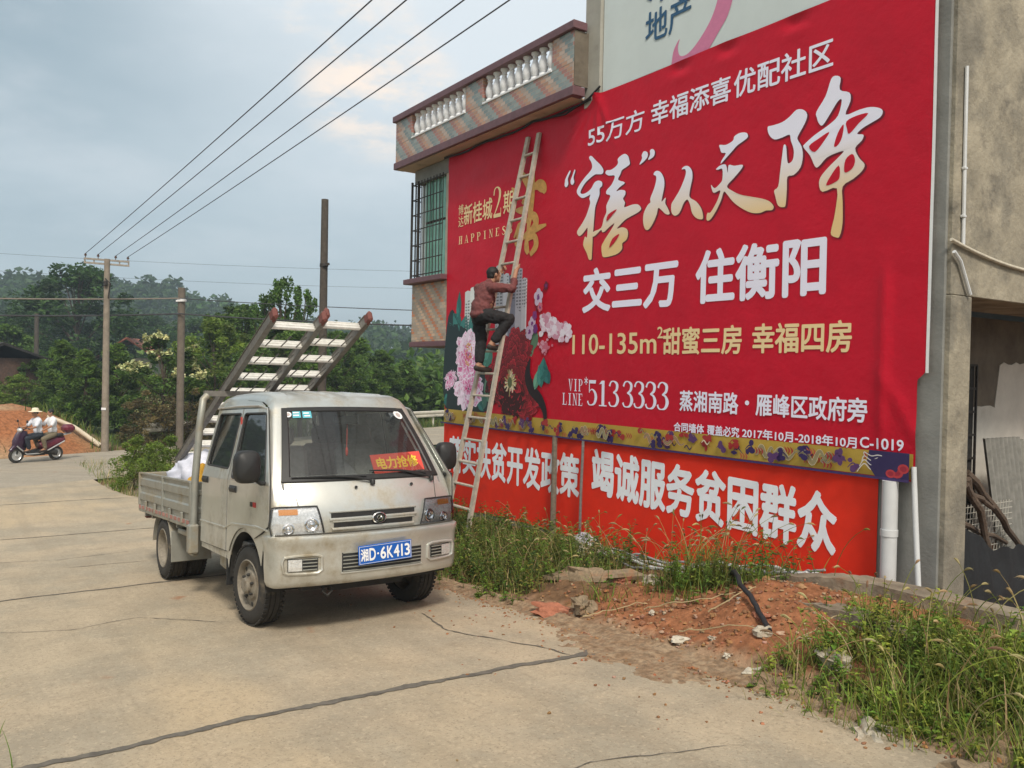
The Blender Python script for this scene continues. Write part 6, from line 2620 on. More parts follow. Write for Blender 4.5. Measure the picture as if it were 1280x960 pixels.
def rider(x, label, hatted, shirt, trou, lean, armt, sc=1.0):
    R_ = empty('person', (SCX, SCY, SZ), scr, label, 'person')
    R_.scale = (SSC, SSC, SSC)
    hz = .84
    hip, ch, nk, hd_ = (x, 0, hz), (x + lean * .5, 0, hz + .34), (x + lean, 0, hz + .50), (x + lean + .03, 0, hz + .66)
    hp2, Rm2, P2 = head(hd_, (1, 0, 0), .95)
    pr = hp2 + [('c', [nk, hd_], [.05, .045]), ('e', ch, (.10, .15, .20)), ('e', hip, (.12, .15, .12))]
    cl, tr = [('e', ch, (.125, .175, .22)), ('e', (x + .01, 0, hz + .12), (.125, .16, .15))], [('e', hip, (.13, .165, .11))]
    for sg in (-1, 1):
        sh = Vector((x + lean * .9, sg * .175, hz + .44))
        el = Vector((lerp(sh.x, armt[0], .45), sg * .25, hz + .24))
        ha = Vector((armt[0], sg * armt[1], armt[2]))
        pr += [('c', [sh, el, ha], [.045, .036, .026])] + hand(ha, (1, 0, -.2), (0, 0, -1), (0, sg, 0), .95)
        cl += [('c', [sh, sh.lerp(el, .75)], [.066, .058])]
        hh = Vector((x + .02, sg * .10, hz - .02))
        kn = Vector((x + .42, sg * (.16 if hatted else .24), hz - .10 if hatted else hz - .14))
        an = Vector((x + .34, sg * (.13 if hatted else .22), .40))
        pr += [('c', [hh, kn, an], [.075, .055, .038]), ('c', [an, an + Vector((.15, 0, -.06))], [.036, .03])]
        tr += [('c', [hh, kn], [.092, .074]), ('c', [kn, kn.lerp(an, .85)], [.072, .06])]
    blend('body', pr, M['skin'], R_, .012, 4)
    blend('shirt', cl, shirt, R_, .014, 4, disp=(.008, 10))
    blend('trousers', tr, trou, R_, .014, 4, disp=(.006, 10))
    blend('hair', [('e', P2(0, -.014, .034), (.080, .092, .086), Rm2)], M['hair'], R_, .012, 3)
    for sg in (-1, 1):
        an = Vector((x + .34, sg * (.13 if hatted else .22), .40))
        blend('shoe', [('c', [an + Vector((-.02, 0, -.06)), an + Vector((.17, 0, -.07))], [.042, .038])], M['shoe'], R_, .014, 3)
    if hatted:
        mb = MB()
        t = Vector(P2(0, -.005, .06))
        mb.lathe([(.20, -.012), (.17, .0), (.105, .012), (.095, .075), (.07, .105), (.001, .112)], t, 'Z', 24, False)
        mb.lathe([(.20, -.012), (.165, -.008), (.09, .0)], t, 'Z', 24, False)
        mb.build('sun_hat', mat('straw_hat', (.72, .64, .48), .8, var=.1, scale=30), R_, 50)
    return R_


white_sh = mat('white_cotton', (.66, .68, .74), .9, var=.06, scale=8)
rider(-.06, 'scooter driver in a straw sun hat and white shirt', True, white_sh, mat('navy_trousers', (.025, .03, .04), .9), .08, (.36, .26, 1.04))
rider(-.50, 'bareheaded passenger in a white shirt behind the scooter driver', False, mat('white_cotton_shirt', (.70, .70, .72), .9, var=.06, scale=8),
      mat('khaki_trousers', (.17, .14, .09), .9), .05, (-.14, .17, .98))

# ================================================================ poles, wires, guardrail, far house, trees
def hy(px):
    return 464.4 + (px - 640) * .01999


def spot(px, Y):
    x = (px - 640) / 1035 * Y
    return x, Y, gh(x, Y)


def zat(px, py, Y):
    return 1.75 + (hy(px) - py) / 1035 * Y


M['pole'] = mat('weathered_concrete_pole', (.25, .21, .165), .9, var=.18, scale=3, bump=.004, bscale=20, dirt=((.13, .11, .085), 2, .55, .8))
M['wire'] = mat('dark_wire', (.045, .045, .05), .6)


def pole(px, Y, top, label, r0=.115, r1=.085, m=None):
    x, y, z = spot(px, Y)
    zt = zat(px, top, Y)
    P = empty('power_pole', (x, y, z - .3), 0, label, 'pole')
    mb = MB()
    mb.lathe([(r0, 0), (lerp(r0, r1, .5), (zt - z + .3) / 2), (r1, zt - z + .3)], (0, 0, 0), 'Z', 14)
    mb.build('shaft', m or M['pole'], P)
    return P, Vector((x, y, z - .3)), zt - z + .3


# a: with the cross arm and four wires
P1, b1, h1 = pole(132, 25, 324, 'pole with a wooden cross arm carrying the four overhead wires, behind the scooter', .11, .08)
wd = Vector((.548, -.836, 0))
ax = Vector((.836, .548, 0))
mb = MB()
for dz in (-.03, -.15):
    mb.bar(Vector((0, 0, h1 + dz)) - ax * .62 - wd * .05, Vector((0, 0, h1 + dz)) + ax * .62 - wd * .05, .07, .05)
for t in (-.6, -.35, .35, .6):
    mb.bar(Vector((0, 0, h1 - .15)) + ax * t - wd * .05, Vector((0, 0, h1 - .03)) + ax * t - wd * .05, .03, .03)
arm = mb.build('cross_arm', mat('old_timber_arm', (.33, .29, .24), .9, var=.2, scale=6), P1)
ins = MB()
ins.lathe([(.012, 0), (.012, .05), (.035, .055), (.04, .085), (.022, .10), (.03, .12), (.001, .13)], (0, 0, 0), 'Z', 10)
ime = ins.mesh('insulator', mat('brown_insulator', (.10, .05, .03), .3))
tops = []
for t in (-.58, -.24, .24, .58):
    o = bpy.data.objects.new('insulator', ime)
    COL.objects.link(o)
    o.parent = arm
    q = Vector((0, 0, h1 + .0)) + ax * t - wd * .05
    o.location = q
    tops.append(b1 + q + Vector((0, 0, .12)))
mb = MB()
mb.box((.02, -.12, h1 - .75), (.10, .10, .16), None, .02)
mb.tube([(0, -.1, h1 - .6), (.2, -.2, h1 - .75), (.12, -.15, h1 - 1.2)], .02, 6)
mb.build('bracket', M['iron'], P1)
mb = MB()
mb.box((0, -.105, 1.65), (.14, .012, .07), None, .002)
mb.build('number_tag', M['white'], P1)
P2, b2, h2 = pole(225.5, 26, 360, 'bare pole carrying the horizontal cables, between the flowering tree and the truck', .115, .11, mat('grey_brown_pole', (.14, .115, .09), .9, var=.2, scale=3, bump=.004, bscale=20))
mb = MB()
mb.lathe([(.125, 0), (.125, .06)], (0, 0, h2 - .40), 'Z', 12)
mb.bar((-.12, -.13, h2 - .42), (.2, -.13, h2 - .40), .04, .05)
mb.build('clamp', M['white'], P2)
P3, b3, h3 = pole(402.5, 20, 250, 'tallest bare pole rising behind the ladders on the truck', .115, .085, mat('dark_tarred_pole', (.075, .062, .05), .85, var=.25, scale=5))
mb = MB()
mb.lathe([(.10, 0), (.105, .03), (.10, .08)], (0, 0, h3 - 1.62), 'Z', 12)
mb.bar((.0, -.12, h3 - 1.60), (.16, -.14, h3 - 1.56), .05, .05)
mb.build('clamp', M['iron'], P3)
x, y, z = spot(45, 44)
P4, b4, h4 = pole(45, 44, 392, 'short dark pole among the trees at the far left', .13, .11, bpy.data.materials['dark_tarred_pole'])


def cable(a, b, sag, r, label, group, n=24, m=None):
    mb = MB()
    mb.tube([Vector(a).lerp(Vector(b), k / n) - Vector((0, 0, sag * 4 * (k / n) * (1 - k / n))) for k in range(n + 1)], r, 5)
    tag(mb.build('overhead_wire', m or M['wire']), label, 'wire', group)


G4 = 'four overhead wires running from the cross arm past the house'
# the four wires end on the next pole, out of the picture behind the photographer
for i, (q, (px, Yd)) in enumerate(zip(tops, ((460, 8.9), (503, 8.9), (575, 8.9), (632, 8.9)))):
    xe = (px - 640) / 1035 * Yd
    ze = 1.75 + (hy(px) - 0) / 1035 * Yd
    mid = Vector((xe, Yd, ze))
    d = (mid - q)
    end = q + d * 2.2
    cable(q, end + Vector((0, 0, .35)), .16, .0085, ('uppermost of the four overhead wires from the cross arm', 'second from the top of the four overhead wires', 'third from the top of the four overhead wires', 'lowest of the four overhead wires, nearest the roof terrace')[i], G4, 40)
GH_ = 'cables crossing level behind the truck'
a = Vector((-42, 30, zat(0, 369, 30)))
top2 = b2 + Vector((0, -.16, h2 - .34))
far = Vector((2.4, 24.0, zat(515, 377, 24) - .0))
cable((-23, 27, zat(-60, 369, 27)), top2, .10, .022, 'thick upper cable running left from the bare pole', GH_, m=mat('pale_cable', (.22, .19, .16), .7))
cable(top2, far + Vector((0, 0, -.25)), .10, .013, 'thin upper cable running right from the bare pole behind the truck ladders', GH_)
low2 = b2 + Vector((0, -.15, h2 - .82))
cable((-23, 27, zat(-60, 388, 27)), low2, .15, .026, 'lower dark cable running left from the bare pole', GH_)
cable(low2, far + Vector((0, 0, -.65)), .12, .022, 'lower dark cable running right from the bare pole behind the truck ladders', GH_)
for (y0, y1, Yd) in ((300, 312, 70), (322, 336, 70)):
    cable((-62, Yd, zat(-120, y0, Yd)), (26, Yd + 10, zat(760, y1 + 4, Yd)), 1.2, .012, 'faint thin wire across the sky above the hills, the %s one' % ('upper' if y0 == 300 else 'lower'), 'faint distant wires', 50)

# guardrail beyond the crossing road
GRm = mat('pale_guardrail', (.56, .52, .44), .6, .1, var=.12, scale=2)


def guardrail(a0, a1, c, label):
    o0 = RP + RD * a0 + RC * c
    G = empty('guardrail', (o0.x, o0.y, gh(o0.x, o0.y)), atan2(RD.y, RD.x), label, 'guardrail')
    L = a1 - a0
    mb = MB()
    prof = [(0, -.155), (.05, -.12), (.05, -.05), (.0, -.02), (.0, .02), (.05, .05), (.05, .12), (0, .155)]
    n = len(prof)
    vs = [(x, dy - .06 - th, .62 + dz) for th in (0, .006) for x in (0, L) for dy, dz in [(-p_[0], p_[1]) for p_ in prof]]
    fs = []
    for b in (0, 2 * n):
        fs += [(b + k, b + k + 1, b + n + k + 1, b + n + k) for k in range(n - 1)]
    mb.add(vs, fs)
    mb.build('rail', GRm, G, 20)
    k = 0
    while k * 2.0 <= L:
        mb = MB()
        mb.lathe([(.055, -.4), (.055, .74)], (min(k * 2.0 + .02, L - .05), 0, 0), 'Z', 10)
        mb.build('post', GRm, G)
        k += 1


guardrail(7.6, 11.4, 6.6, 'short pale guardrail piece beside the bare pole left of the truck')
guardrail(14.5, 36, 6.3, 'long pale guardrail beyond the road, between truck and house')
# pale pole lying down the red bank
def on_ground(px, py, lift):
    """first place along this bearing where the ground rises to the wanted height"""
    Y = 20.0
    while Y < 40 and zat(px, py, Y) > gh((px - 640) / 1035 * Y, Y) + lift:
        Y += .05
    return Vector(((px - 640) / 1035 * Y, Y, zat(px, py, Y)))


q0, q1 = on_ground(60, 520, .10), on_ground(126, 557, .10)
mb = MB()
mb.tube([q0, q0.lerp(q1, .5) + Vector((0, 0, .12)), q1], [.055, .065, .075], 10)
tag(mb.build('fallen_pole', mat('pale_bleached_pole', (.58, .50, .38), .85, var=.15, scale=3)), 'pale pole lying slanted down the red earth bank behind the scooter', 'pole')
# brick house at the left edge and a red roof among the trees
BR = mat('dusky_brick', (.12, .07, .05), .9, var=.3, scale=5, dirt=((.07, .06, .05), 1.5, .5, .8))
x, y, z = spot(-48, 37)
FH = empty('brick_house', (x, y, -.3), radians(-28), 'low dusky brick house with a dark roof at the left edge', 'house')
mb = MB()
mb.box((0, 0, 1.0), (5.6, 3.6, 2.4), None, .01)
mb.build('wall', BR, FH)
mb = MB()
mb.prism([(-2.2, 2.05), (0, 2.75), (2.2, 2.05), (2.2, 2.15), (0, 2.87), (-2.2, 2.15)], lambda a, b, t: (t, a, b), -3.2, 3.2)
mb.build('roof', mat('dark_roof', (.03, .026, .024), .8, var=.2, scale=4), FH)
x, y, z = spot(166, 62)
FH = empty('tiled_house', (x, y, -1), radians(12), 'house showing only its red tiled roof among the trees', 'house')
mb = MB()
mb.box((0, 0, 1.6), (3.4, 3.4, 3.2), None, .01)
mb.build('wall', M['plaster'], FH)
mb = MB()
mb.prism([(-2.1, 3.1), (0, 4.55), (2.1, 3.1), (2.1, 3.2), (0, 4.68), (-2.1, 3.2)], lambda a, b, t: (a, t, b), -2.2, 2.2)
mb.build('roof', mat('red_roof_tile', (.30, .10, .06), .8, var=.2, scale=3), FH)


# ---------------------------------------------------------------- foliage
def leafmat(name, col, trans=.35, var=.2):
    m = mat(name, col, .55, attr='tint', var=var, scale=.8, trans=trans, spec=.3)
    return m


LM = {'dark': leafmat('dark_leaves', (.040, .088, .018)), 'mid': leafmat('mid_leaves', (.090, .162, .030)), 'bright': leafmat('bright_leaves', (.15, .225, .036)),
      'pine': leafmat('pine_leaves', (.105, .185, .034)), 'olive': leafmat('olive_leaves', (.15, .12, .05)), 'lacy': leafmat('lacy_leaves', (.085, .165, .030))}
M['bark'] = mat('bark', (.075, .055, .04), .95, var=.3, scale=8, bump=.01, bscale=20)


def leaves(mb, c, rad, n, size, r, tint=1.0, up=0.0, aspect=.5, dirs=None):
    for _ in range(n):
        d = Vector((r.gauss(0, 1), r.gauss(0, 1), r.gauss(0, 1))).normalized()
        q = r.random() ** .45
        p = Vector(c) + Vector((d.x * rad[0], d.y * rad[1], d.z * rad[2])) * q
        a = Vector((r.gauss(0, 1), r.gauss(0, 1), r.gauss(0, 1) * .6 + up))
        if dirs is not None:
            a = a * .5 + Vector(dirs)
        a.normalize()
        b = a.orthogonal().normalized()
        b = Matrix.Rotation(r.uniform(0, 6.28), 3, a) @ b
        s = size * r.uniform(.6, 1.3)
        nrm = a.cross(b) * s * .12
        t = tint * r.uniform(.72, 1.28)
        col = (t * r.uniform(.9, 1.15), t, t * r.uniform(.8, 1.1))
        mb.add([p - a * s * .5, p + b * s * aspect * .5 + nrm, p + a * s * .5, p - b * s * aspect * .5 + nrm], [(0, 1, 2, 3)], col)


def broad_tree(seed, H=6.0, W_=2.2, clumps=70, per=95, leaf=.17, lm='mid', base=.25, bare=.0, shape='round', blossom=None):
    r = random.Random(seed)
    tb = MB()
    tb.tube([(0, 0, -.4), (.04, .02, H * .2), (.10 * r.uniform(-1, 1), .1 * r.uniform(-1, 1), H * .45), (.1, 0, H * .8)], [.035 * H * .6, .024 * H * .6, .016 * H * .6, .006 * H], 8)
    cr = MB()
    cr2 = MB()
    for i in range(clumps):
        a = r.uniform(0, 2 * pi)
        t = r.random()
        if shape == 'round':
            z = H * (base + (1 - base) * t)
            k = sin(pi * min(1, .12 + .86 * t)) ** .6
        elif shape == 'cone':
            z = H * (base + (1 - base) * t)
            k = (1 - t) ** .75 + .10
        else:                               # upright sprays
            z = H * (base + (1 - base) * t)
            k = .85 - .55 * t
        rr = W_ * k * (r.random() ** .5) * (1 + .25 * noise.noise(Vector((a * 1.2, t * 3, seed))))
        c = Vector((rr * cos(a), rr * sin(a), z))
        s = W_ * r.uniform(.16, .34) * (1 - .35 * t)
        if i % 3 == 0:
            j = r.uniform(.25, .75)
            tb.tube([(0, 0, z * .62), c * .5 + Vector((0, 0, z * .35)), c], [.02 * H * .3, .012 * H * .3, .004 * H], 5)
        tint = r.choice((.62, .8, .95, 1.1, 1.3))
        if shape == 'spray':
            leaves(cr, c, (s * .55, s * .55, s * 1.3), per, leaf, r, tint, .8, .5)
        elif shape == 'cone':
            leaves(cr, c, (s, s, s * .75), per, leaf, r, tint, .25, .28)
        else:
            leaves(cr, c, (s, s, s * .8), per, leaf, r, tint, 0, .5)
        if blossom and r.random() < blossom:
            for _ in range(9):
                p = c + Vector((r.gauss(0, s * .5), r.gauss(0, s * .5) - s * .3, s * .5 + abs(r.gauss(0, s * .4))))
                for _ in range(4):
                    leaves(cr2, p, (.07, .07, .09), 3, .11, r, 1.0, 0, .8)
    return tb, cr, cr2


PROTO = {}


def proto(key, lm, **kw):
    tb, cr, cr2 = broad_tree(**kw)
    PROTO[key] = (tb.mesh('trunk', M['bark']), cr.mesh('crown', LM[lm], None), cr2.mesh('blossom', bpy.data.materials.get('cream_blossom') or mat('cream_blossom', (.46, .48, .24), .8, attr='tint'), None) if cr2.v else None, kw.get('H', 6.0))


proto('dense', 'mid', seed=3, H=6, W_=2.3, clumps=90, per=100, leaf=.20)
proto('dark', 'dark', seed=5, H=7, W_=2.6, clumps=95, per=95, leaf=.24)
proto('pine', 'pine', seed=8, H=5, W_=1.7, clumps=95, per=90, leaf=.26, shape='cone', base=.08)
proto('bright', 'bright', seed=12, H=5, W_=2.0, clumps=85, per=100, leaf=.17, base=.15)
proto('lacy', 'lacy', seed=14, H=6, W_=1.5, clumps=64, per=60, leaf=.16, shape='spray', base=.2)
proto('flower', 'mid', seed=17, H=4, W_=1.3, clumps=60, per=85, leaf=.15, base=.12, blossom=.42)
proto('shrub', 'bright', seed=21, H=2, W_=1.1, clumps=46, per=90, leaf=.10, base=.02)
proto('dryshrub', 'olive', seed=23, H=2.2, W_=1.2, clumps=50, per=80, leaf=.12, base=.02)
NM = {'dense': 'broadleaf_tree', 'dark': 'dark_tree', 'pine': 'conifer_tree', 'bright': 'broadleaf_tree', 'lacy': 'slender_tree', 'flower': 'flowering_tree', 'shrub': 'shrub', 'dryshrub': 'shrub'}


def tree(kind, px, Y, top, wide, label, rot=0., base=None):
    tm, cm, bm_, H = PROTO[kind]
    x, y, z = spot(px, Y)
    if base is not None:
        z = base
    zt = zat(px, top, Y)
    s = (zt - z) / H
    o = empty(NM[kind], (x, y, z), rot, label, 'shrub' if 'shrub' in kind else 'tree', 'trees and shrubs beyond the road')
    o.scale = (s * wide, s * wide, s)
    for me, nm in ((tm, 'trunk'), (cm, 'crown'), (bm_, 'blossom')):
        if me is None:
            continue
        c = bpy.data.objects.new(nm, me)
        COL.objects.link(c)
        c.parent = o


for t in (
    ('dark', 95, 58, 336, 1.05, 'big round dark tree, the tallest left of the cross arm pole', .3),
    ('dark', 20, 66, 388, 1.1, 'dark tree at the far left edge behind the brick house roof', 1.3),
    ('dark', 58, 74, 372, .9, 'dark tree between the left edge and the big round tree', 2.0),
    ('dense', 10, 46, 410, 1.0, 'bushy tree directly behind the low brick house', 2.6),
    ('dark', 150, 80, 392, 1.2, 'dim tree just right of the cross arm pole against the hill', .9),
    ('dark', 190, 84, 398, 1.2, 'dim tree above the red tiled roof against the hill', 3.9),
    ('dark', 240, 80, 402, 1.2, 'dim tree behind the bare pole against the hill', 5.0),
    ('dense', 285, 72, 404, 1.1, 'dim tree between the bare pole and the truck ladders', 2.2),
    ('pine', 80, 33, 428, 1.15, 'feathery conifer directly above the scooter riders', .5),
    ('pine', 108, 31, 440, 1.1, 'feathery conifer touching the cross arm pole on its left', 1.5),
    ('pine', 146, 32, 432, 1.05, 'feathery conifer touching the cross arm pole on its right', 2.6),
    ('dense', 50, 37, 452, 1.1, 'bushy tree on the red bank beside the brick house', 4.2),
    ('bright', 172, 34, 458, 1.0, 'low bright tree left of the cream flowering tree', 3.3),
    ('flower', 204, 31, 424, 1.25, 'tree with cream blossom beside the bare pole', .8),
    ('flower', 240, 33, 436, .8, 'smaller cream flowered tree just right of the bare pole', 2.8),
    ('bright', 268, 33, 402, 1.05, 'bright bushy tree right of the bare pole', 4.4),
    ('dense', 300, 36, 386, 1.1, 'tall bushy tree left of the truck ladders', 5.4),
    ('lacy', 352, 31, 350, 1.0, 'slender tree with upright leafy sprays behind the truck ladders', 0.4),
    ('lacy', 376, 32, 362, .9, 'slender leafy tree just left of the tallest pole', 2.4),
    ('lacy', 330, 33, 372, 1.0, 'slender leafy tree farthest left of the sprays behind the ladders', 4.1),
    ('dense', 352, 30, 404, 1.2, 'dense tree under the slender sprays behind the truck cab', 1.1),
    ('dense', 420, 38, 418, 1.0, 'bushy tree just right of the tallest pole', 3.6),
    ('pine', 446, 40, 424, 1.25, 'bright conifer under the tips of the truck ladders', 4.9),
    ('pine', 478, 42, 440, 1.3, 'bright conifer midway between truck ladders and house', .2),
    ('pine', 508, 43, 452, 1.3, 'bright conifer nearest the tiled bay of the house', 1.9),
    ('pine', 540, 45, 462, 1.3, 'bright conifer half hidden behind the edge of the house', 3.1),
    ('bright', 405, 38, 452, 1.1, 'low bright tree behind the truck roof', 5.9),
    ('bright', 22, 33, 470, 1.2, 'low leafy tree in front of the brick house', 1.8),
    ('shrub', 6, 30.5, 492, 1.3, 'wide green shrub at the left edge above the red bank', 3.0),
    ('dryshrub', 186, 27.6, 490, 1.1, 'brownish shrub left of the bare pole foot', .4),
    ('dryshrub', 238, 27.5, 488, 1.1, 'brownish shrub right of the bare pole foot', 2.1),
    ('dryshrub', 262, 28.5, 500, 1.0, 'brownish shrub beside the rack post of the truck', 3.3),
    ('shrub', 46, 27.4, 503, 1.0, 'small green shrub on top of the red bank above the scooter', 1.0),
    ('shrub', 168, 17.4, 548, .95, 'leafy roadside shrub at the corner left of the truck bed', .6),
    ('shrub', 196, 16.6, 556, .95, 'leafy roadside shrub touching the rear of the truck bed', 2.7),
    ('dryshrub', 182, 18.6, 540, .9, 'dry brown topped shrub behind the roadside shrubs', 4.0),
    ('shrub', 214, 18.5, 546, 1.0, 'leafy shrub farthest back at the road corner', 5.0),
):
    tree(*t)


# far woods on the ridge: one mass of crowns, too many to tell apart
def far_woods():
    r = random.Random(77)
    mb = MB()
    cnt = 0
    while cnt < 1500:
        b = r.uniform(-700, 1300)
        rr = 100 + 150 * r.random() ** .8 if cnt % 3 else r.uniform(225, 250)
        d = Vector(((b - 640) / 1035, 1, 0)).normalized()
        x, y = d.x * rr, d.y * rr
        if b > 620 and r.random() < .7:
            continue
        z = hill_z(x, y)
        s = r.uniform(1.6, 3.6) * (1.25 if r.random() < .15 else 1)
        t = r.uniform(.7, 1.25)
        for k in range(5):
            c = Vector((x + r.gauss(0, s * .4), y + r.gauss(0, s * .4), z + s * r.uniform(.5, 1.5)))
            leaves(mb, c, (s * .7, s * .7, s * .55), 15, s * .42, r, t * r.uniform(.85, 1.15), 0, .7)
        cnt += 1
    tag(mb.build('far_woods', LM['dark'], None, None), kind='stuff')


far_woods()


def valley_woods():
    """undergrowth filling the hollow behind the roadside trees"""
    r = random.Random(41)
    mb = MB()
    for i in range(420):
        px = r.uniform(-150, 640)
        Y = r.uniform(42, 96)
        x, y, z = spot(px, Y)
        s = r.uniform(.9, 1.9) * (1 + Y / 90)
        for k in range(4):
            c = Vector((x + r.gauss(0, s * .5), y + r.gauss(0, s * .5), z + s * r.uniform(.2, 1.1)))
            leaves(mb, c, (s * .7, s * .7, s * .55), 26, .34 + .004 * Y, r, r.uniform(.7, 1.2), 0, .6)
    tag(mb.build('undergrowth', LM['mid'], None, None), kind='stuff')


valley_woods()

# ================================================================ grass, weeds, rubble
GM = mat('grass_blades', (1, 1, 1), .6, attr='tint', trans=.3, spec=.25)
rg = random.Random(99)


def gz(u, n):
    p = W(u, n, 0)
    return gh(p.x, p.y)


def blade(mb, u, n, h, wd, lean, az, col, z=None, seg=4, curl=1.0):
    p = W(u, n, (gz(u, n) if z is None else z) - .012)
    d = Vector((cos(az), sin(az), 0))
    sd = Vector((-d.y, d.x, 0))
    vs = []
    for k in range(seg + 1):
        t = k / seg
        c = p + Vector((0, 0, h * (t - .25 * curl * lean * t * t))) + d * (h * lean * t ** 1.7)
        ww = wd * (1 - t) ** .7 * .5
        if k == seg:
            vs.append(c)
        else:
            vs += [c - sd * ww, c + sd * ww]
    fs = [(2 * k, 2 * k + 1, 2 * k + 3, 2 * k + 2) for k in range(seg - 1)] + [(2 * seg - 2, 2 * seg - 1, 2 * seg)]
    mb.add(vs, fs, col)


def vary(c, r, a=.25):
    t = r.uniform(1 - a, 1 + a)
    return tuple(max(.004, q * t * r.uniform(.88, 1.12)) for q in c)


GREEN, OLIVE, YEL, STRAW, DGREEN, BROWN = (.13, .20, .032), (.19, .19, .05), (.25, .30, .05), (.42, .33, .16), (.075, .12, .026), (.22, .14, .07)


def dens_a(u, n):           # weeds beside the truck and along the wall
    e = edge_n(u)
    k = smooth(5.05, 4.5, u + .35 * noise.noise(Vector((u * 1.7, n * 2, 1)))) * smooth(e + .06, e - .12, n + .12 * noise.noise(Vector((u * 4, n * 4, 7)))) * smooth(.12, .5, n)
    return k * (.55 + .6 * noise.noise(Vector((u * 1.1, n * 1.6, 4)))) + .25 * k


def dens_b(u, n):           # clumps by the wall and round the dirt heap
    k = math.exp(-(((u - 5.95) / .33) ** 2 + ((n - 1.05) / .32) ** 2)) + .5 * math.exp(-(((u - 6.15) / .22) ** 2 + ((n - .6) / .2) ** 2)) + .55 * math.exp(-(((u - 5.5) / .18) ** 2 + ((n - 1.75) / .12) ** 2))
    return k + .10 * smooth(.9, .3, n) * smooth(4.8, 5.4, u) * smooth(6.6, 6.2, u)


def dens_c(u, n):           # tall yellow green grass, lower right
    k = smooth(7.25, 7.75, u + .35 * noise.noise(Vector((u * 2, n * 3, 2)))) * smooth(.95, 1.25, n) * smooth(2.5, 2.1, n + .12 * noise.noise(Vector((u * 3, n * 3, 5))))
    return k * (.75 + .8 * noise.noise(Vector((u * 1.6, n * 2.2, 9))))


def grass():
    mb = MB()
    r = random.Random(5)
    cnt = 0
    for dens, (ua, ub, na, nb), tries, hh, cols in (
            (dens_a, (-3.5, 5.4, .1, 2.35), 21000, (.07, .26), (GREEN, DGREEN, OLIVE, OLIVE, STRAW, GREEN)),
            (dens_b, (5.0, 7.2, .15, 2.15), 9000, (.08, .36), (GREEN, GREEN, YEL, DGREEN, OLIVE)),
            (dens_c, (7.0, 10.2, .6, 2.5), 17000, (.07, .30), (YEL, GREEN, YEL, OLIVE, GREEN, STRAW))):
        for _ in range(tries):
            u, n = r.uniform(ua, ub), r.uniform(na, nb)
            q = dens(u, n)
            if r.random() > q:
                continue
            h = r.uniform(*hh) * (.6 + .6 * min(1, q)) * (1 + .5 * noise.noise(Vector((u * 2.4, n * 2.4, 3))))
            if dens is dens_a and n > edge_n(u) - .25:
                h *= .6
            blade(mb, u, n, h, r.uniform(.005, .012), r.uniform(.15, 1.0), r.uniform(0, 6.28), vary(r.choice(cols), r), None, 4)
            cnt += 1
    # sparse grass over the far bank, by the asphalt and along the left edge of the road
    for _ in range(5200):
        a, c = r.uniform(-3, 30), r.uniform(5.6, 9.5)
        p = RP + RD * a + RC * c
        if a < 5.5 and r.random() < .93:
            continue
        u, n = to_un(p.x, p.y)
        blade(mb, u, n, r.uniform(.15, .5), r.uniform(.02, .04), r.uniform(.2, .9), r.uniform(0, 6.28), vary(r.choice((GREEN, OLIVE, DGREEN)), r), None, 3)
    for _ in range(5200):
        u, n = r.uniform(-14, -3.5), r.uniform(.3, 3.3)
        if n > edge_n(u) - .05 or r.random() > .35 + .6 * noise.noise(Vector((u, n, 0))) + .3:
            continue
        blade(mb, u, n, r.uniform(.12, .4), r.uniform(.008, .02), r.uniform(.2, .9), r.uniform(0, 6.28), vary(r.choice((GREEN, OLIVE, STRAW)), r), None, 3)
    for _ in range(420):
        u, n = r.uniform(4.5, 7.2), 5.72 + abs(r.gauss(0, .22))
        if n < 5.86 and r.random() < .8:
            continue
        blade(mb, u, n, r.uniform(.05, .22), r.uniform(.004, .008), r.uniform(.3, 1.3), r.uniform(0, 6.28), vary(r.choice((OLIVE, STRAW, GREEN, BROWN)), r), max(zr(u), gz(u, n)), 4)
    tag(mb.build('grass', GM, None, None), kind='stuff')


grass()


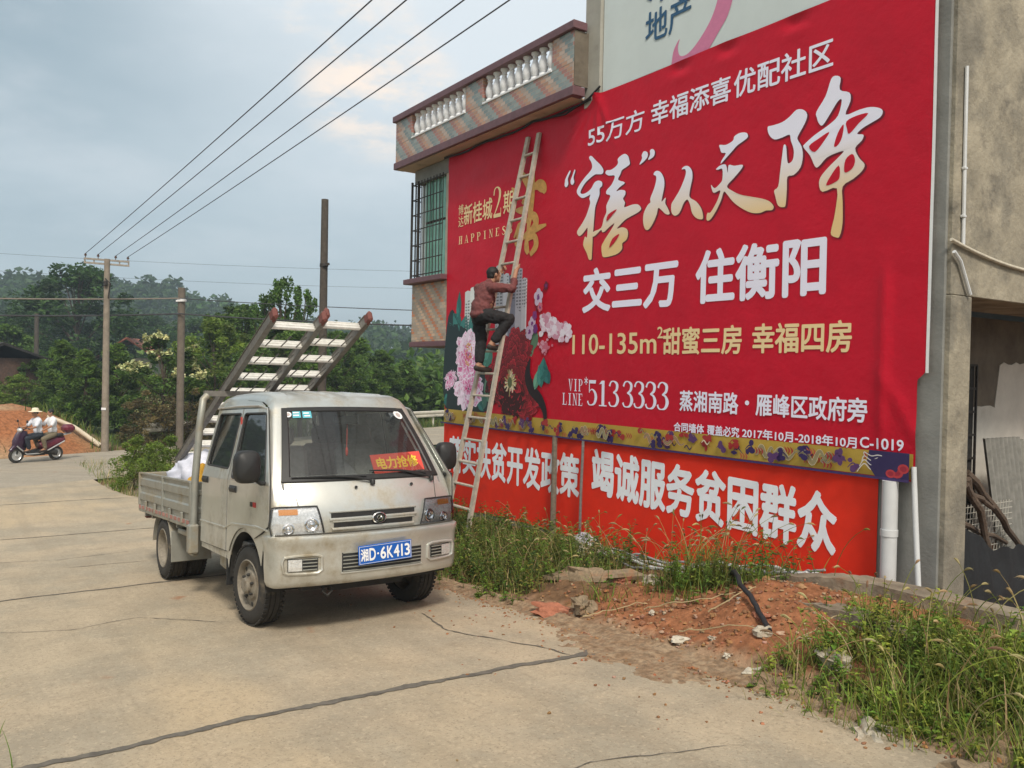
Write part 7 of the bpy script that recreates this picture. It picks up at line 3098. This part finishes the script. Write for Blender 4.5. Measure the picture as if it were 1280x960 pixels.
def weeds():
    """leafy weeds: stems with small leaves, and foxtail seed heads on arching stalks"""
    mb = MB()
    r = random.Random(15)
    sites = []
    for dens, (ua, ub, na, nb), tries, hh in ((dens_a, (-2.0, 5.2, .15, 2.2), 2100, (.12, .40)), (dens_b, (5.2, 6.7, .3, 1.6), 420, (.14, .42)), (dens_c, (7.1, 9.8, .95, 2.3), 1300, (.10, .32))):
        for _ in range(tries):
            u, n = r.uniform(ua, ub), r.uniform(na, nb)
            if r.random() < dens(u, n) * .8:
                sites.append((u, n, r.uniform(*hh) * (.6 if n > 1.9 else 1), dens is dens_c))
    for u, n, h, yel in sites:
        p = W(u, n, gz(u, n) - .01)
        az, ln = r.uniform(0, 6.28), r.uniform(.05, .4)
        d = Vector((cos(az), sin(az), 0))
        base = vary(r.choice((GREEN, GREEN, OLIVE, DGREEN) if not yel else (YEL, GREEN, YEL)), r)
        P = [p + Vector((0, 0, h * t)) + d * (h * ln * t * t) for t in (0, .35, .7, 1)]
        mb.cc = tuple(q * .8 for q in base)
        mb.tube(P, [.004, .0035, .0025, .0015], 4, False)
        mb.cc = None
        for k in range(int(9 + 26 * h)):
            t = r.uniform(.12, 1)
            c = P[0].lerp(P[3], t) - d * (h * ln * (t - t * t))
            a2 = r.uniform(0, 6.28)
            o = Vector((cos(a2), sin(a2), r.uniform(-.1, .7))).normalized()
            s = r.uniform(.030, .068) * (1.2 - .5 * t)
            sd = o.cross(Vector((0, 0, 1))).normalized() * s * r.uniform(.2, .36)
            tip = c + o * s - Vector((0, 0, s * .25))
            mid = c + o * s * .5 + Vector((0, 0, s * .06))
            mb.add([c, mid + sd, tip, mid - sd], [(0, 1, 2, 3)], vary(base, r, .3))
    heads = []
    for _ in range(330):
        k = r.random()
        if k < .42:
            u, n = r.uniform(2.6, 4.9), r.uniform(.4, 2.0)
            if r.random() > dens_a(u, n):
                continue
            h = r.uniform(.25, .5)
        elif k < .62:
            u, n, h = r.gauss(5.75, .32), r.gauss(.85, .22), r.uniform(.35, .68)
        elif k < .70:
            u, n, h = r.uniform(3.3, 6.2), r.uniform(.2, .55), r.uniform(.3, .6)
        else:
            u, n, h = r.uniform(7.5, 9.4), r.uniform(.8, 2.2), r.uniform(.25, .55)
        heads.append((u, n, h))
    for u, n, h in heads:
        p = W(u, n, gz(u, n) - .01)
        az, ln = r.uniform(0, 6.28), r.uniform(.25, .8)
        d = Vector((cos(az), sin(az), 0))
        P = [p + Vector((0, 0, h * (t - .30 * ln * t ** 3))) + d * (h * ln * .8 * t ** 2) for t in [k / 7 for k in range(8)]]
        st = vary(r.choice((OLIVE, YEL, STRAW)), r)
        mb.cc = st
        mb.tube(P, [.0024] * 6 + [.002, .0015], 4, False)
        hd = vary(r.choice((STRAW, STRAW, OLIVE, BROWN)), r)
        mb.cc = hd
        a = P[-1]
        dd = (P[-1] - P[-2]).normalized()
        L = r.uniform(.05, .09)
        Q = [a + dd * (L * t) - Vector((0, 0, L * .45 * t * t)) for t in (0, .25, .5, .75, 1)]
        mb.tube(Q, [.002, .0065, .0075, .006, .002], 6, False)
        mb.cc = None
        for _k in range(12):
            t = r.random()
            c = Q[0].lerp(Q[4], t)
            o = (dd + Vector((r.gauss(0, .7), r.gauss(0, .7), r.gauss(0, .7)))).normalized() * .02
            mb.add([c + Vector((0, 0, .001)), c - Vector((0, 0, .001)), c + o], [(0, 1, 2)], hd)
    tag(mb.build('weeds', GM, None, None), kind='stuff')


weeds()

# clods and grit on the bare earth and at the road edge: uncountable
def clods():
    mb = MB()
    r = random.Random(25)
    for i in range(3000):
        k = r.random()
        if k < .72:
            u, n = r.gauss(6.3, .75), r.uniform(.5, 2.3)
        elif k < .955:
            u = r.uniform(3.2, 9.2)
            n = edge_n(u) + r.gauss(-.03, .09) + .5 * r.random() ** 3 * math.exp(-((u - 6.3) / .6) ** 2)
        else:
            u, n = r.uniform(3.0, 8.5), 2.2 + abs(r.gauss(0, .6))
        on = n > edge_n(u)
        z = (zr(u) if on else gz(u, n))
        s = r.uniform(.004, .012) if on else r.uniform(.004, .015) * (1.8 if r.random() < .05 else 1)
        c = r.choice(((.29, .135, .066), (.27, .125, .06), (.25, .13, .07), (.30, .16, .085), (.33, .23, .15), (.22, .115, .06)))
        mb.cc = vary(c, r, .2)
        mb.ell(W(u, n, z + s * .25), (s * r.uniform(.8, 1.3), s * r.uniform(.8, 1.3), s * .75), 6, 4, Matrix.Rotation(r.uniform(0, 3), 3, 'Z'), .9, i)
    mb.cc = None
    tag(mb.build('gravel', mat('clod_earth', (1, 1, 1), .95, attr='tint', var=.2, scale=30, spec=.15), None, 60), kind='stuff')


clods()


def rock(u, n, r3, rz, col, seed, label, cat='stone', name='stone', group=None, sink=.35, flat=0.9, onz=None):
    mb = MB()
    mb.ell((0, 0, 0), r3, 16, 11, None, flat, seed)
    o = mb.build(name, col, None, 28)
    for v in o.data.vertices:
        q = noise.noise(v.co * 14 + Vector((seed, 0, 0)))
        v.co *= 1 + .10 * q
    z = (gz(u, n) if onz is None else onz) + r3[2] * (1 - 2 * sink)
    o.location = W(u, n, z)
    o.rotation_euler = (rg.uniform(-.2, .2), rg.uniform(-.2, .2), rz)
    return tag(o, label, cat, group)


ST1 = mat('pale_stone', (.42, .37, .29), .9, var=.2, scale=20, bump=.006, bscale=40, dirt=((.28, .16, .09), 14, .52, .75))
ST2 = mat('brown_stone', (.24, .18, .115), .9, var=.25, scale=16, bump=.008, bscale=30, dirt=((.28, .14, .07), 9, .5, .75))
ST3 = mat('broken_red_brick', (.34, .13, .075), .9, var=.2, scale=16, bump=.006, bscale=40, dirt=((.30, .22, .15), 9, .55, .8))
ST4 = mat('chalk_white_stone', (.50, .45, .36), .9, var=.12, scale=20, bump=.005, bscale=40)
rock(4.95, 1.35, (.34, .11, .09), WALLROT + .5, ST2, 4, 'long brown slab of stone lying in the weeds below the grey rod', sink=.25)
rock(5.20, 1.22, (.10, .075, .05), .4, ST3, 9, 'pinkish broken brick behind the round grey stone')
rock(5.52, 1.22, (.085, .07, .06), 1.0, ST1, 12, 'round grey stone between the weed clumps', sink=.2)
rock(5.50, 1.92, (.10, .08, .07), 2.0, ST2, 15, 'brown stone at the road edge by the weeds', sink=.3)
rock(5.30, 2.02, (.20, .10, .05), .1, ST3, 18, 'flat reddish stone at the edge of the road', sink=.4)
rock(6.55, 1.95, (.065, .05, .022), .7, ST4, 21, 'flat pale stone on the red dirt near the road', sink=.2)
rock(7.24, 2.06, (.07, .045, .02), .2, ST4, 23, 'pale flat stone nearest the road edge below the dirt heap', sink=.2)
rock(7.62, 1.80, (.10, .085, .055), 1.9, ST1, 27, 'pale lump of rubble at the edge of the tall grass', sink=.25)
rock(7.05, 1.72, (.05, .045, .04), .3, ST1, 29, 'pale stone beside the tip of the black hose', sink=.25)
rock(6.9, 1.55, (.055, .04, .035), 2.3, ST3, 33, 'small brick lump half way up the dirt heap', sink=.3)
rock(4.05, .62, (.17, .12, .10), .3, ST1, 36, 'grey rubble lump in the weeds near the wall foot', sink=.3)
rock(8.15, 2.28, (.16, .10, .05), 1.2, ST1, 39, 'flat slab of rubble in the grass at the lower right', sink=.35)
rock(8.7, 2.38, (.13, .10, .06), .2, ST2, 42, 'brown lump of rubble at the lower right corner', sink=.3)
for i, (u, n, s) in enumerate(((6.2, 2.02, .020), (6.42, 2.08, .016), (6.75, 1.86, .022), (6.98, 1.98, .018), (6.05, 1.72, .02), (6.6, 1.42, .017), (7.3, 1.62, .02), (5.95, 2.1, .015))):
    rock(u, n, (s * 1.2, s, s * .7), i * 1.1, ST4 if i % 2 else ST1, 50 + i, 'small pale stone lying loose on the bare red dirt', 'stone', 'pebble', 'small pale stones on the red dirt', .2)

# stems, hose, bag, cables
def lay(name, pts, r, m, label, cat, group=None, n=6, lift=0.):
    mb = MB()
    Q = crom(pts, 6)
    mb.tube([W(u, nn, gz(u, nn) + dz + lift) for u, nn, dz in Q], r if not isinstance(r, tuple) else [lerp(r[0], r[1], k / (len(Q) - 1)) for k in range(len(Q))], n)
    return tag(mb.build(name, m), label, cat, group)


lay('hose', [(6.18, 1.02, .12), (6.40, 1.22, .10), (6.62, 1.40, .075), (6.88, 1.56, .05), (7.08, 1.70, .03)], .018, M['cable'], 'black hose end sticking out of the dirt heap', 'hose', n=10)
sm = mat('dry_straw', (.40, .31, .17), .9, var=.2, scale=9)
for i, (a, b, c, lab) in enumerate((((5.95, 1.70, .03), (6.25, 1.62, .06), (6.55, 1.40, .05), 'longest dry stalk lying on the red dirt left of the hose'),
                                     ((6.45, 1.85, .02), (6.75, 1.78, .05), (7.1, 1.72, .03), 'dry stalk lying level across the front of the dirt heap'),
                                     ((7.25, 1.95, .02), (7.35, 1.62, .08), (7.40, 1.45, .10), 'dry stalk at the edge of the tall grass'),
                                     ((5.6, 2.0, .02), (5.72, 1.85, .04), (5.9, 1.62, .03), 'dry stalk by the stones at the road edge'),
                                     ((6.5, 1.62, .03), (6.62, 1.5, .06), (6.66, 1.32, .05), 'short dry stalk behind the hose on the dirt heap'))):
    lay('dry_stalk', [a, b, c], (.005, .003), sm, lab, 'stalk', 'dry stalks on the red dirt', 5)
for i in range(5):
    mb = MB()
    pts = [(3.75 + .3 * k, .36 + .06 * i - .012 * k + .03 * sin(k * 1.3 + i), .05 + .02 * (i % 3) + .03 * sin(k * .9 + i * 2)) for k in range(10)]
    lay('conduit_pipe', pts, .011 + .003 * (i % 2), M['pvc'] if i % 2 else mat('grey_conduit_%s' % 'abc'[i // 2], (.30, .30, .31), .6), 'long thin conduit in the bundle lying along the foot of the red slogan banner', 'conduit', 'conduits lying along the wall foot', 7)
mb = MB()


def bagf(s, t):
    a = 2 * pi * s
    e = -.2 + (pi / 2 + .2) * t
    d = Vector((cos(a) * cos(e), sin(a) * cos(e), sin(e)))
    q = 1 + .3 * noise.noise(d * 2.5 + Vector((3, 0, 0))) + .2 * abs(noise.noise(d * 6))
    return d * q


mb.grid(lambda s, t: Vector((bagf(s, t).x * .19, bagf(s, t).y * .11, bagf(s, t).z * .13)), 40, 18)
o = mb.build('plastic_bag', mat('crumpled_white_plastic', (.55, .52, .58), .35, var=.1, scale=20, bump=.005, bscale=40), None, 50, True)
o.location = W(3.72, .42, gz(3.72, .42) + .02)
o.rotation_euler = (0, 0, WALLROT)
tag(o, 'crumpled white plastic bag at the foot of the slogan banner', 'bag')
# loose earth spilled over the road edge beside the joint: a low heap whose rim sinks into the slab
mb = MB()


def spill(s, t):
    u = lerp(-2.5, 10.5, s)
    e = edge_n(u)
    n = lerp(e - .16, e + .85, t)
    p = Vector((u, n, 0))
    q = 1.15 - math.hypot((u - 6.4) / .62, (n - 2.12) / .40)
    q = max(q, .42 - (n - e) / .16 + .5 * noise.noise(Vector((u * .9, 3, 1))))
    q += .5 * noise.noise(p * 3.1) + .35 * noise.noise(p * 8) + .25 * noise.noise(p * 21) - .12
    return (u, -n, zr(u) + max(-.035, min(.05, .026 * q)))


mb.grid(spill, 900, 62)
o = mb.build('soil_patch', mat('spilled_soil', (.23, .145, .082), .95, var=.35, scale=12, col2=(.30, .215, .135), bump=.01, bscale=50), None, 180)
o.location, o.rotation_euler = A0, (0, 0, WALLROT)
tag(o, kind='structure')

# ---------------------------------------------------------------- haze: one even box of air
mb = MB()
mb.box((0, 0, 16.5), (4200, 4200, 45))
HZ = mb.build('haze', None or bpy.data.materials.new('haze'), None, None)
hm = HZ.data.materials[0]
hm.use_nodes = True
t = hm.node_tree
t.nodes.clear()
o_ = nd(t, 'ShaderNodeOutputMaterial')
pv = nd(t, 'ShaderNodeVolumePrincipled')
pv.inputs['Color'].default_value = (.72, .85, .97, 1)
pv.inputs['Density'].default_value = .0015
pv.inputs['Anisotropy'].default_value = .2
t.links.new(pv.outputs[0], o_.inputs['Volume'])
tag(HZ, kind='stuff')
